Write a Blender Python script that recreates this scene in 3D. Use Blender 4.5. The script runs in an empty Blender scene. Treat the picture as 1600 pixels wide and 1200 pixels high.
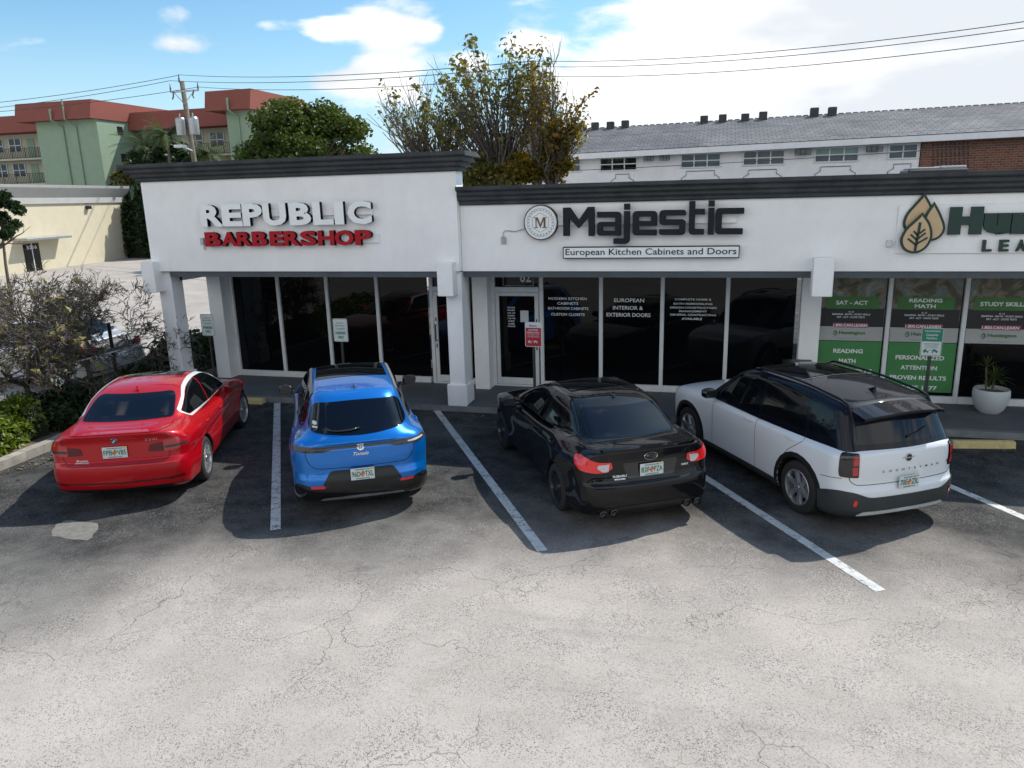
import bpy, math, random
import numpy as np
from mathutils import Vector, Matrix
from mathutils.geometry import delaunay_2d_cdt

R_ = math.radians
SC = bpy.context.scene
COL = SC.collection
random.seed(7)
rng = np.random.default_rng(11)

# ------------------------------------------------------------------ camera
CAM_H = 3.75
CAM_F, CAM_PITCH, CAM_ROLL, CAM_YAW = 1182.3, R_(13.946), R_(-1.5), R_(-15.348)
_F = np.array([math.sin(CAM_YAW) * math.cos(CAM_PITCH), math.cos(CAM_YAW) * math.cos(CAM_PITCH), -math.sin(CAM_PITCH)])
_R0 = np.array([math.cos(CAM_YAW), -math.sin(CAM_YAW), 0.0])
_U0 = np.cross(_R0, _F)
_R = _R0 * math.cos(CAM_ROLL) + _U0 * math.sin(CAM_ROLL)
_U = -_R0 * math.sin(CAM_ROLL) + _U0 * math.cos(CAM_ROLL)

def on_y(px, py, Y):
    """point of the wall plane y = Y seen at a photograph pixel (used once, to measure far buildings)"""
    d = _R * (px - 800) / CAM_F - _U * (py - 600) / CAM_F + _F
    t = Y / d[1]
    return Vector((d[0] * t, Y, CAM_H + d[2] * t))

def make_camera():
    cd = bpy.data.cameras.new('camera')
    cam = bpy.data.objects.new('camera', cd)
    COL.objects.link(cam)
    cd.sensor_width = 36.0
    cd.lens = 36.0 * CAM_F / 1600.0
    cd.clip_start = 0.1
    cd.clip_end = 2000.0
    m = Matrix(((_R[0], _U[0], -_F[0], 0), (_R[1], _U[1], -_F[1], 0), (_R[2], _U[2], -_F[2], CAM_H), (0, 0, 0, 1)))
    cam.matrix_world = m
    SC.camera = cam

# ------------------------------------------------------------------ object helpers
def tag(o, label=None, cat=None, group=None, kind=None):
    if label: o['label'] = label
    if cat: o['category'] = cat
    if group: o['group'] = group
    if kind: o['kind'] = kind
    return o

def empty(name, loc=(0, 0, 0), rz=0.0, label=None, cat=None, group=None):
    o = bpy.data.objects.new(name, None)
    COL.objects.link(o)
    o.location = loc
    o.rotation_euler = (0, 0, rz)
    o.empty_display_size = 0.2
    return tag(o, label, cat, group)

class MB:
    """collects polygons and links them as ONE mesh object"""
    def __init__(s):
        s.v, s.f, s.m = [], [], []
    def add(s, vs, fs, m=0):
        b = len(s.v)
        s.v.extend([tuple(map(float, v)) for v in vs])
        s.f.extend([tuple(b + i for i in f) for f in fs])
        if isinstance(m, int): s.m.extend([m] * len(fs))
        else: s.m.extend(m)
        return s
    def box(s, x0, x1, y0, y1, z0, z1, m=0):
        v = [(x0, y0, z0), (x1, y0, z0), (x1, y1, z0), (x0, y1, z0), (x0, y0, z1), (x1, y0, z1), (x1, y1, z1), (x0, y1, z1)]
        return s.add(v, [(0, 3, 2, 1), (4, 5, 6, 7), (0, 1, 5, 4), (1, 2, 6, 5), (2, 3, 7, 6), (3, 0, 4, 7)], m)
    def cham(s, x0, x1, y0, y1, z0, z1, c=0.01, m=0):
        """box with chamfered edges"""
        cx, cy, cz = (x0 + x1) / 2, (y0 + y1) / 2, (z0 + z1) / 2
        hx, hy, hz = (x1 - x0) / 2, (y1 - y0) / 2, (z1 - z0) / 2
        c = min(c, hx * .9, hy * .9, hz * .9)
        vs, idx = [], {}
        for sx in (-1, 1):
            for sy in (-1, 1):
                for sz in (-1, 1):
                    for a in range(3):
                        p = [sx * hx, sy * hy, sz * hz]
                        for b in range(3):
                            if b != a: p[b] -= (sx, sy, sz)[b] * c
                        idx[(sx, sy, sz, a)] = len(vs)
                        vs.append((cx + p[0], cy + p[1], cz + p[2]))
        fs = []
        for a in range(3):
            b, d = [(1, 2), (2, 0), (0, 1)][a]
            for sa in (-1, 1):
                q = []
                for sb, sd in ((-1, -1), (1, -1), (1, 1), (-1, 1)):
                    k = [0, 0, 0]; k[a] = sa; k[b] = sb; k[d] = sd
                    q.append(idx[(k[0], k[1], k[2], a)])
                fs.append(tuple(q if sa > 0 else q[::-1]))
        for a in range(3):
            b, d = [(1, 2), (2, 0), (0, 1)][a]
            for sb in (-1, 1):
                for sd in (-1, 1):
                    k0 = [0, 0, 0]; k0[a] = -1; k0[b] = sb; k0[d] = sd
                    k1 = list(k0); k1[a] = 1
                    q = [idx[(*k0, b)], idx[(*k1, b)], idx[(*k1, d)], idx[(*k0, d)]]
                    fs.append(tuple(q if sb * sd < 0 else q[::-1]))
        for sx in (-1, 1):
            for sy in (-1, 1):
                for sz in (-1, 1):
                    q = [idx[(sx, sy, sz, 0)], idx[(sx, sy, sz, 1)], idx[(sx, sy, sz, 2)]]
                    fs.append(tuple(q if sx * sy * sz > 0 else q[::-1]))
        return s.add(vs, fs, m)
    def tube(s, pts, r, n=8, m=0, cap=True):
        pts = [Vector(p) for p in pts]
        rr = r if isinstance(r, (list, tuple)) else [r] * len(pts)
        vs, fs = [], []
        t0 = (pts[1] - pts[0]).normalized()
        u = t0.orthogonal().normalized()
        for i, p in enumerate(pts):
            a = pts[max(i - 1, 0)]; b = pts[min(i + 1, len(pts) - 1)]
            t = (b - a).normalized()
            u = (u - t * u.dot(t))
            u = u.normalized() if u.length > 1e-6 else t.orthogonal().normalized()
            w = t.cross(u)
            for k in range(n):
                an = 2 * math.pi * k / n
                vs.append(p + (u * math.cos(an) + w * math.sin(an)) * rr[i])
        for i in range(len(pts) - 1):
            for k in range(n):
                k2 = (k + 1) % n
                fs.append((i * n + k, i * n + k2, (i + 1) * n + k2, (i + 1) * n + k))
        if cap:
            fs.append(tuple(range(n))[::-1])
            fs.append(tuple((len(pts) - 1) * n + k for k in range(n)))
        return s.add(vs, fs, m)
    def lathe(s, prof, c=(0, 0, 0), n=24, m=0, axis='z'):
        """profile of (radius, height); axis z or y"""
        vs, fs = [], []
        for (r, h) in prof:
            for k in range(n):
                a = 2 * math.pi * k / n
                if axis == 'z': vs.append((c[0] + r * math.cos(a), c[1] + r * math.sin(a), c[2] + h))
                else: vs.append((c[0] + r * math.sin(a), c[1] + h, c[2] + r * math.cos(a)))
        for i in range(len(prof) - 1):
            for k in range(n):
                k2 = (k + 1) % n
                fs.append((i * n + k, i * n + k2, (i + 1) * n + k2, (i + 1) * n + k))
        return s.add(vs, fs, m)
    def prism(s, poly, a0, a1, axis='x', m=0):
        """polygon extruded along an axis; poly coordinates are the other two axes in xyz order"""
        def P(p, a):
            return {'x': (a, p[0], p[1]), 'y': (p[0], a, p[1]), 'z': (p[0], p[1], a)}[axis]
        n = len(poly)
        vs = [P(p, a0) for p in poly] + [P(p, a1) for p in poly]
        fs = [tuple(range(n))[::-1], tuple(range(n, 2 * n))]
        for i in range(n):
            j = (i + 1) % n
            fs.append((i, j, n + j, n + i))
        return s.add(vs, fs, m)
    def quad(s, a, b, c, d, m=0):
        return s.add([a, b, c, d], [(0, 1, 2, 3)], m)
    def xf(s, M):
        s.v = [tuple(M @ Vector(v)) for v in s.v]
        return s
    def join(s, o, dm=0):
        return s.add(o.v, o.f, [k + dm for k in o.m])
    def build(s, name, mats, parent=None, smooth=False, normals=None, loc=None, recalc=False):
        me = bpy.data.meshes.new(name)
        me.from_pydata(s.v, [], s.f)
        if not isinstance(mats, (list, tuple)): mats = [mats]
        for mt in mats: me.materials.append(mt)
        if len(mats) > 1: me.polygons.foreach_set('material_index', s.m)
        if recalc:
            import bmesh
            bm = bmesh.new(); bm.from_mesh(me); bmesh.ops.recalc_face_normals(bm, faces=bm.faces); bm.to_mesh(me); bm.free()
        if smooth is True: me.polygons.foreach_set('use_smooth', [True] * len(me.polygons))
        me.update()
        if isinstance(smooth, float):
            me.polygons.foreach_set('use_smooth', [True] * len(me.polygons))
            me.set_sharp_from_angle(angle=R_(smooth))
        if normals is not None:
            me.polygons.foreach_set('use_smooth', [True] * len(me.polygons))
            me.normals_split_custom_set_from_vertices([tuple(n) for n in normals])
        o = bpy.data.objects.new(name, me)
        COL.objects.link(o)
        if parent is not None: o.parent = parent
        if loc is not None: o.location = loc
        return o

def curve2d_mb(loops, depth=0.0, m_front=0, m_side=0):
    """closed 2-D loops (holes allowed) -> MB in the XZ plane, front faces -Y, extruded by depth toward +Y"""
    cu = bpy.data.curves.new('tmp', 'CURVE')
    cu.dimensions = '2D'; cu.fill_mode = 'BOTH' if depth > 0 else 'FRONT'
    cu.extrude = depth / 2
    for lp in loops:
        sp = cu.splines.new('POLY')
        sp.points.add(len(lp) - 1)
        for i, p in enumerate(lp): sp.points[i].co = (p[0], p[1], 0, 1)
        sp.use_cyclic_u = True
    return _conv(cu, depth, m_front, m_side)

def _conv(cu, depth, m_front, m_side):
    ob = bpy.data.objects.new('tmp', cu)
    COL.objects.link(ob)
    dg = bpy.context.evaluated_depsgraph_get()
    me = bpy.data.meshes.new_from_object(ob.evaluated_get(dg))
    mb = MB()
    vs = [(v.co.x, -v.co.z + depth / 2, v.co.y) for v in me.vertices]
    fs = [tuple(p.vertices) for p in me.polygons]
    ms = [m_front if abs(p.normal.z) > .5 else m_side for p in me.polygons]
    mb.add(vs, fs, ms)
    bpy.data.objects.remove(ob)
    bpy.data.curves.remove(cu)
    bpy.data.meshes.remove(me)
    return mb

def text_mb(body, x0, x1, z0, z1, depth=0.0, bold=0.0, m_front=0, m_side=0, spacing=1.0, shear=0.0, align='CENTER', keep=False, y=0.0):
    """built-in font fitted to the rectangle x0..x1, z0..z1"""
    cu = bpy.data.curves.new('tmp', 'FONT')
    cu.body = body
    cu.offset = bold
    cu.space_character = spacing
    cu.shear = shear
    cu.align_x = align
    cu.resolution_u = 3
    cu.extrude = depth / 2
    mb = _conv(cu, depth, m_front, m_side)
    if not mb.v: return mb
    xs = [v[0] for v in mb.v]; zs = [v[2] for v in mb.v]
    ax, bx, az, bz = min(xs), max(xs), min(zs), max(zs)
    sx = (x1 - x0) / (bx - ax); sz = (z1 - z0) / (bz - az)
    if keep: sx = sz = min(sx, sz)
    cx, cz = (x0 + x1) / 2, (z0 + z1) / 2
    mb.v = [((v[0] - (ax + bx) / 2) * sx + cx, v[1] + y, (v[2] - (az + bz) / 2) * sz + cz) for v in mb.v]
    return mb

def rpoly(pts, r, n=4):
    """round polygon corners (r: one radius or a list)"""
    out = []
    N = len(pts)
    for i in range(N):
        p = Vector(pts[i][:2]); a = Vector(pts[i - 1][:2]); b = Vector(pts[(i + 1) % N][:2])
        rr = r[i] if isinstance(r, (list, tuple)) else r
        da, db = (a - p), (b - p)
        q = min(rr, da.length * .48, db.length * .48)
        if q < 1e-5:
            out.append((p.x, p.y)); continue
        s = p + da.normalized() * q; e = p + db.normalized() * q
        for k in range(n + 1):
            t = k / n
            w = s * (1 - t) ** 2 + p * 2 * t * (1 - t) + e * t * t
            out.append((w.x, w.y))
    return out

# ------------------------------------------------------------------ materials
def _nt(name):
    m = bpy.data.materials.new(name)
    m.use_nodes = True
    nt = m.node_tree
    b = nt.nodes['Principled BSDF']
    return m, nt, b

def N(nt, t, **k):
    n = nt.nodes.new(t)
    for a, v in k.items():
        if a.startswith('i_'):
            key = a[2:]
            key = int(key) if key.isdigit() else key.replace('_', ' ')
            n.inputs[key].default_value = v
        else: setattr(n, a, v)
    return n

def L(nt, a, b): nt.links.new(a, b)

def c4(c): return (c[0], c[1], c[2], 1.0)

def ramp(nt, src, stops):
    r = nt.nodes.new('ShaderNodeValToRGB')
    el = r.color_ramp.elements
    while len(el) < len(stops): el.new(0.5)
    for e, (p, c) in zip(el, stops):
        e.position = p
        e.color = c4(c) if isinstance(c, (tuple, list)) else (c, c, c, 1)
    L(nt, src, r.inputs[0])
    return r

def mat(name, col, rough=0.6, metal=0.0, spec=0.5, var=0.12, scale=6.0, bump=0.0, bscale=60.0, coat=0.0, coat_r=0.03, emis=None, estr=0.0, dirt=None, dirt_scale=1.2):
    """principled surface with a procedural colour variation, optional fine bump and dirt patches"""
    m, nt, b = _nt(name)
    tc = N(nt, 'ShaderNodeTexCoord')
    src = tc.outputs['Object']
    no = N(nt, 'ShaderNodeTexNoise', i_Scale=scale, i_Detail=5.0, i_Roughness=0.6)
    L(nt, src, no.inputs['Vector'])
    lo = [max(0, c * (1 - var)) for c in col]; hi = [min(1, c * (1 + var)) for c in col]
    r = ramp(nt, no.outputs['Fac'], [(0.3, tuple(lo)), (0.7, tuple(hi))])
    out = r.outputs[0]
    if dirt:
        n2 = N(nt, 'ShaderNodeTexNoise', i_Scale=dirt_scale, i_Detail=8.0, i_Roughness=0.7)
        L(nt, src, n2.inputs['Vector'])
        r2 = ramp(nt, n2.outputs['Fac'], [(0.45, 0.0), (0.75, 0.6)])
        mx = N(nt, 'ShaderNodeMix', data_type='RGBA')
        L(nt, r2.outputs[0], mx.inputs[0]); L(nt, out, mx.inputs[6]); mx.inputs[7].default_value = c4(dirt)
        out = mx.outputs[2]
    L(nt, out, b.inputs['Base Color'])
    b.inputs['Roughness'].default_value = rough
    b.inputs['Metallic'].default_value = metal
    b.inputs['Specular IOR Level'].default_value = spec
    b.inputs['Coat Weight'].default_value = coat
    b.inputs['Coat Roughness'].default_value = coat_r
    if emis:
        b.inputs['Emission Color'].default_value = c4(emis)
        b.inputs['Emission Strength'].default_value = estr
    if bump > 0:
        n3 = N(nt, 'ShaderNodeTexNoise', i_Scale=bscale, i_Detail=4.0)
        L(nt, src, n3.inputs['Vector'])
        bp = N(nt, 'ShaderNodeBump', i_Strength=bump, i_Distance=0.01)
        L(nt, n3.outputs['Fac'], bp.inputs['Height'])
        L(nt, bp.outputs[0], b.inputs['Normal'])
    return m

def leafmat(name, cols, trans=0.35):
    """foliage: hue varies per leaf island"""
    m, nt, b = _nt(name)
    g = N(nt, 'ShaderNodeNewGeometry')
    r = ramp(nt, g.outputs['Random Per Island'], [(i / (len(cols) - 1), c) for i, c in enumerate(cols)])
    L(nt, r.outputs[0], b.inputs['Base Color'])
    b.inputs['Roughness'].default_value = 0.45
    b.inputs['Specular IOR Level'].default_value = 0.35
    tr = N(nt, 'ShaderNodeBsdfTranslucent')
    hs = N(nt, 'ShaderNodeHueSaturation', i_Saturation=1.15, i_Value=1.6)
    L(nt, r.outputs[0], hs.inputs['Color']); L(nt, hs.outputs[0], tr.inputs[0])
    mx = N(nt, 'ShaderNodeMixShader', i_0=trans)
    L(nt, b.outputs[0], mx.inputs[1]); L(nt, tr.outputs[0], mx.inputs[2])
    L(nt, mx.outputs[0], nt.nodes['Material Output'].inputs[0])
    return m

def asphalt_mat():
    m, nt, b = _nt('asphalt')
    tc = N(nt, 'ShaderNodeTexCoord')
    P = tc.outputs['Object']
    sep = N(nt, 'ShaderNodeSeparateXYZ'); L(nt, P, sep.inputs[0])
    def noise(sc, det=4.0, ro=0.6, vec=None, dist=0.0):
        n = N(nt, 'ShaderNodeTexNoise', i_Scale=sc, i_Detail=det, i_Roughness=ro, i_Distortion=dist)
        L(nt, vec or P, n.inputs['Vector']); return n.outputs['Fac']
    def math_(op, a, bb=None, clamp=False):
        n = N(nt, 'ShaderNodeMath', operation=op, use_clamp=clamp)
        for i, v in enumerate((a, bb)):
            if v is None: continue
            if isinstance(v, (int, float)): n.inputs[i].default_value = v
            else: L(nt, v, n.inputs[i])
        return n.outputs[0]
    def mr(v, a, bb, c, d):
        n = N(nt, 'ShaderNodeMapRange', interpolation_type='SMOOTHSTEP')
        L(nt, v, n.inputs[0])
        for i, q in enumerate((a, bb, c, d)): n.inputs[i + 1].default_value = q
        return n.outputs[0]
    def mixc(f, a, bb):
        n = N(nt, 'ShaderNodeMix', data_type='RGBA')
        if isinstance(f, (int, float)): n.inputs[0].default_value = f
        else: L(nt, f, n.inputs[0])
        for i, q in ((6, a), (7, bb)):
            if isinstance(q, tuple): n.inputs[i].default_value = c4(q)
            else: L(nt, q, n.inputs[i])
        return n.outputs[2]
    wob = math_('MULTIPLY', math_('SUBTRACT', noise(0.35, 5.0), 0.5), 5.0)
    # driving lane is worn pale, the stalls against the kerb stay dark (boundary bends with x)
    yy = math_('ADD', sep.outputs[1], wob)
    xl = mr(sep.outputs[0], -9.0, -1.0, 3.0, 0.0)
    yy = math_('ADD', yy, xl)
    worn = mr(yy, 6.0, 9.4, 1.0, 0.0)
    # the street and lot west of the shops is pale too
    west = mr(sep.outputs[0], -12.5, -11.5, 1.0, 0.0)
    worn = math_('MAXIMUM', worn, west)
    pat = noise(0.9, 6.0, 0.65)
    pale = mixc(mr(pat, 0.38, 0.64, 0.0, 1.0), (0.385, 0.350, 0.318), (0.455, 0.412, 0.376))
    dark = mixc(mr(noise(2.2, 6.0, 0.7), 0.35, 0.7, 0.0, 1.0), (0.026, 0.027, 0.029), (0.075, 0.075, 0.073))
    col = mixc(worn, dark, pale)
    # grey blotches and old sealed areas
    bl = mr(noise(0.33, 4.0, 0.55), 0.52, 0.68, 0.0, 0.32)
    col = mixc(bl, col, (0.31, 0.305, 0.28))
    # oil drips and stains inside the stalls
    ol = mr(noise(1.3, 5.0, 0.6, None, 0.6), 0.60, 0.70, 0.0, 0.55)
    col = mixc(math_('MULTIPLY', ol, mr(worn, 0.2, 0.9, 1.0, 0.12)), col, (0.012, 0.012, 0.012))
    # tyre scuffs: stretched noise
    mp = N(nt, 'ShaderNodeMapping'); mp.inputs['Scale'].default_value = (0.35, 2.6, 1.0); mp.inputs['Rotation'].default_value = (0, 0, R_(14))
    L(nt, P, mp.inputs[0])
    sc = mr(noise(0.9, 5.0, 0.6, mp.outputs[0]), 0.56, 0.72, 0.0, 0.22)
    col = mixc(sc, col, (0.16, 0.155, 0.15))
    # aggregate: pale and dark stones
    vo = N(nt, 'ShaderNodeTexVoronoi', i_Scale=105.0); L(nt, P, vo.inputs['Vector'])
    sv = N(nt, 'ShaderNodeSeparateColor'); L(nt, vo.outputs['Color'], sv.inputs[0])
    gm = mr(noise(2.0, 3.0), 0.35, 0.7, 0.35, 1.0)
    dk = math_('MULTIPLY', mr(sv.outputs[0], 0.68, 0.88, 0.0, 0.66), gm)
    col = mixc(dk, col, (0.07, 0.068, 0.066))
    lt = math_('MULTIPLY', mr(sv.outputs[1], 0.80, 0.92, 0.0, 0.5), math_('MULTIPLY', gm, mr(worn, 0.0, 1.0, 0.42, 1.0)))
    col = mixc(lt, col, (0.56, 0.53, 0.49))
    fine = mr(noise(210.0, 2.0), 0.3, 0.7, 0.86, 1.14)
    mul = N(nt, 'ShaderNodeVectorMath', operation='SCALE'); L(nt, col, mul.inputs[0]); L(nt, fine, mul.inputs['Scale'])
    col = mul.outputs[0]
    # cracks: distorted cell borders at two sizes, broken up by a mask
    def cracks(scale, width, seed, m0, m1, amp):
        off = N(nt, 'ShaderNodeTexNoise', i_Scale=scale * 2.6, i_Detail=5.0); L(nt, P, off.inputs['Vector'])
        s1 = N(nt, 'ShaderNodeVectorMath', operation='SCALE'); L(nt, off.outputs['Color'], s1.inputs[0]); s1.inputs['Scale'].default_value = amp
        ad = N(nt, 'ShaderNodeVectorMath', operation='ADD'); L(nt, s1.outputs[0], ad.inputs[0]); L(nt, P, ad.inputs[1])
        a2 = N(nt, 'ShaderNodeVectorMath', operation='ADD'); L(nt, ad.outputs[0], a2.inputs[0]); a2.inputs[1].default_value = (seed, seed * 1.7, 0)
        v = N(nt, 'ShaderNodeTexVoronoi', feature='DISTANCE_TO_EDGE', i_Scale=scale); L(nt, a2.outputs[0], v.inputs['Vector'])
        ln = mr(v.outputs['Distance'], 0.0, width, 1.0, 0.0)
        mk = N(nt, 'ShaderNodeTexNoise', i_Scale=0.55, i_Detail=3.0); L(nt, a2.outputs[0], mk.inputs['Vector'])
        return math_('MULTIPLY', ln, mr(mk.outputs['Fac'], m0, m1, 0.0, 1.0))
    ck = math_('MAXIMUM', cracks(0.55, 0.004, 3.1, 0.45, 0.55, 0.9), math_('MAXIMUM', math_('MULTIPLY', cracks(1.7, 0.012, 9.0, 0.52, 0.66, 0.35), 0.7), math_('MULTIPLY', cracks(5.0, 0.03, 5.0, 0.54, 0.66, 0.12), 0.55)))
    ckd = math_('MULTIPLY', ck, 0.5)
    col = mixc(ckd, col, (0.075, 0.07, 0.066))
    L(nt, col, b.inputs['Base Color'])
    b.inputs['Roughness'].default_value = 0.88
    b.inputs['Specular IOR Level'].default_value = 0.10
    h = math_('SUBTRACT', math_('MULTIPLY', vo.outputs['Distance'], -0.6), math_('MULTIPLY', ck, 1.2))
    bp = N(nt, 'ShaderNodeBump', i_Strength=0.55, i_Distance=0.006)
    L(nt, h, bp.inputs['Height']); L(nt, bp.outputs[0], b.inputs['Normal'])
    return m

def line_paint_mat():
    m, nt, b = _nt('stall_line_paint')
    tc = N(nt, 'ShaderNodeTexCoord'); P = tc.outputs['Object']
    n = N(nt, 'ShaderNodeTexNoise', i_Scale=9.0, i_Detail=8.0, i_Roughness=0.75); L(nt, P, n.inputs['Vector'])
    r = ramp(nt, n.outputs['Fac'], [(0.36, (0.12, 0.12, 0.12)), (0.45, (0.52, 0.53, 0.52)), (0.7, (0.66, 0.66, 0.64))])
    v = N(nt, 'ShaderNodeTexVoronoi', feature='DISTANCE_TO_EDGE', i_Scale=3.1)
    off = N(nt, 'ShaderNodeTexNoise', i_Scale=4.0); L(nt, P, off.inputs['Vector'])
    ad = N(nt, 'ShaderNodeVectorMath', operation='ADD'); L(nt, off.outputs['Color'], ad.inputs[0]); L(nt, P, ad.inputs[1])
    L(nt, ad.outputs[0], v.inputs['Vector'])
    r2 = ramp(nt, v.outputs['Distance'], [(0.0, 1.0), (0.022, 0.0)])
    mx = N(nt, 'ShaderNodeMix', data_type='RGBA'); L(nt, r2.outputs[0], mx.inputs[0]); L(nt, r.outputs[0], mx.inputs[6]); mx.inputs[7].default_value = (0.09, 0.09, 0.09, 1)
    L(nt, mx.outputs[2], b.inputs['Base Color'])
    b.inputs['Roughness'].default_value = 0.8
    return m

def paint(name, col, metal=0.0, rough=0.35, flake=0.05, spec=0.25, cior=1.5):
    m = mat(name, col, rough=rough, metal=metal, var=flake, scale=900.0, coat=1.0, coat_r=0.025, spec=spec)
    m.node_tree.nodes['Principled BSDF'].inputs['Coat IOR'].default_value = cior
    return m

def glass(name, col=(0.006, 0.007, 0.008), rough=0.03, spec=0.5, wav=0.02):
    m, nt, b = _nt(name)
    b.inputs['Base Color'].default_value = c4(col)
    b.inputs['Roughness'].default_value = rough
    b.inputs['Specular IOR Level'].default_value = spec
    tc = N(nt, 'ShaderNodeTexCoord')
    n = N(nt, 'ShaderNodeTexNoise', i_Scale=0.9, i_Detail=1.0); L(nt, tc.outputs['Object'], n.inputs['Vector'])
    bp = N(nt, 'ShaderNodeBump', i_Strength=wav, i_Distance=0.05)
    L(nt, n.outputs['Fac'], bp.inputs['Height']); L(nt, bp.outputs[0], b.inputs['Normal'])
    return m

def brick_mat(name, screen=False):
    m, nt, b = _nt(name)
    tc = N(nt, 'ShaderNodeTexCoord')
    mp = N(nt, 'ShaderNodeMapping'); mp.inputs['Rotation'].default_value = (R_(90), 0, 0)
    L(nt, tc.outputs['Object'], mp.inputs[0])
    br = N(nt, 'ShaderNodeTexBrick', i_Scale=1.0)
    br.inputs['Color1'].default_value = (0.22, 0.085, 0.05, 1); br.inputs['Color2'].default_value = (0.12, 0.05, 0.035, 1)
    br.inputs['Mortar'].default_value = (0.25, 0.2, 0.17, 1)
    br.inputs['Brick Width'].default_value = 0.42; br.inputs['Row Height'].default_value = 0.16; br.inputs['Mortar Size'].default_value = 0.014
    L(nt, mp.outputs[0], br.inputs['Vector'])
    L(nt, br.outputs[0], b.inputs['Base Color'])
    b.inputs['Roughness'].default_value = 0.9
    return m

def roof_tile_mat():
    m, nt, b = _nt('grey_roof_tile')
    tc = N(nt, 'ShaderNodeTexCoord')
    mp = N(nt, 'ShaderNodeMapping'); mp.inputs['Rotation'].default_value = (0, 0, 0)
    L(nt, tc.outputs['Object'], mp.inputs[0])
    br = N(nt, 'ShaderNodeTexBrick', i_Scale=1.0)
    br.inputs['Color1'].default_value = (0.25, 0.25, 0.262, 1); br.inputs['Color2'].default_value = (0.19, 0.192, 0.205, 1)
    br.inputs['Mortar'].default_value = (0.10, 0.10, 0.11, 1)
    br.inputs['Brick Width'].default_value = 0.6; br.inputs['Row Height'].default_value = 0.55; br.inputs['Mortar Size'].default_value = 0.035
    L(nt, mp.outputs[0], br.inputs['Vector'])
    n = N(nt, 'ShaderNodeTexNoise', i_Scale=0.35, i_Detail=6.0); L(nt, tc.outputs['Object'], n.inputs['Vector'])
    r = ramp(nt, n.outputs['Fac'], [(0.3, 0.75), (0.7, 1.25)])
    mx = N(nt, 'ShaderNodeMix', data_type='RGBA', blend_type='MULTIPLY', i_0=1.0); L(nt, br.outputs[0], mx.inputs[6]); L(nt, r.outputs[0], mx.inputs[7])
    L(nt, mx.outputs[2], b.inputs['Base Color']); b.inputs['Roughness'].default_value = 0.75
    return m

def stucco_mat(name, col, stain=(0.5, 0.5, 0.48), amt=0.35):
    """painted render with faint vertical streaks and fine bump"""
    m, nt, b = _nt(name)
    tc = N(nt, 'ShaderNodeTexCoord'); P = tc.outputs['Object']
    n = N(nt, 'ShaderNodeTexNoise', i_Scale=1.3, i_Detail=7.0, i_Roughness=0.7); L(nt, P, n.inputs['Vector'])
    mp = N(nt, 'ShaderNodeMapping'); mp.inputs['Scale'].default_value = (4.0, 4.0, 0.5); L(nt, P, mp.inputs[0])
    s = N(nt, 'ShaderNodeTexNoise', i_Scale=1.6, i_Detail=5.0, i_Roughness=0.65); L(nt, mp.outputs[0], s.inputs['Vector'])
    r = ramp(nt, n.outputs['Fac'], [(0.35, tuple(c * .94 for c in col)), (0.65, tuple(min(1, c * 1.03) for c in col))])
    r2 = ramp(nt, s.outputs['Fac'], [(0.52, 0.0), (0.8, amt)])
    mx = N(nt, 'ShaderNodeMix', data_type='RGBA'); L(nt, r2.outputs[0], mx.inputs[0]); L(nt, r.outputs[0], mx.inputs[6]); mx.inputs[7].default_value = c4(stain)
    L(nt, mx.outputs[2], b.inputs['Base Color'])
    b.inputs['Roughness'].default_value = 0.85; b.inputs['Specular IOR Level'].default_value = 0.25
    f = N(nt, 'ShaderNodeTexNoise', i_Scale=70.0, i_Detail=3.0); L(nt, P, f.inputs['Vector'])
    bp = N(nt, 'ShaderNodeBump', i_Strength=0.25, i_Distance=0.006); L(nt, f.outputs['Fac'], bp.inputs['Height']); L(nt, bp.outputs[0], b.inputs['Normal'])
    return m

M = {}
M['asphalt'] = asphalt_mat()
M['line'] = line_paint_mat()
M['white'] = stucco_mat('white_stucco', (0.93, 0.93, 0.925), (0.68, 0.69, 0.70), 0.14)
M['white2'] = stucco_mat('white_column_paint', (0.88, 0.89, 0.90), (0.58, 0.59, 0.60), 0.25)
M['cornice'] = mat('charcoal_cornice_paint', (0.048, 0.054, 0.060), rough=0.7, var=0.25, scale=3.0, bump=0.15, bscale=30, spec=0.25, dirt=(0.10, 0.105, 0.11), dirt_scale=2.5)
M['beam'] = mat('slate_beam_paint', (0.075, 0.092, 0.105), rough=0.7, var=0.15, scale=3.0)
M['soffit'] = mat('soffit_paint', (0.40, 0.42, 0.43), rough=0.85, var=0.08, scale=2.0)
M['frame'] = mat('white_window_frame', (0.72, 0.74, 0.75), rough=0.45, var=0.06, scale=8.0)
M['shopglass'] = glass('dark_shop_glass', (0.003, 0.0033, 0.004), 0.02, 0.24, 0.012)
M['sidewalk'] = mat('painted_grey_walk', (0.085, 0.094, 0.104), rough=0.75, var=0.15, scale=1.5, bump=0.2, dirt=(0.13, 0.135, 0.135), dirt_scale=2.2)
M['walkface'] = mat('walk_kerb_face', (0.20, 0.21, 0.215), rough=0.85, var=0.25, scale=4.0)
M['kerb'] = mat('weathered_kerb', (0.33, 0.31, 0.275), rough=0.9, var=0.25, scale=5.0, bump=0.4, bscale=40, dirt=(0.12, 0.11, 0.1), dirt_scale=3.0)
M['yellow'] = mat('yellow_kerb_paint', (0.66, 0.52, 0.22), rough=0.85, var=0.2, scale=7.0, bump=0.2, dirt=(0.23, 0.2, 0.14), dirt_scale=6.0)
M['soil'] = mat('mulch_soil', (0.13, 0.10, 0.075), rough=0.95, var=0.5, scale=18.0, bump=0.8, bscale=25)
M['black'] = mat('black_plastic', (0.012, 0.012, 0.013), rough=0.45, var=0.2)
M['blackgloss'] = mat('gloss_black', (0.006, 0.006, 0.007), rough=0.12, var=0.2, coat=0.6)
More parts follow.
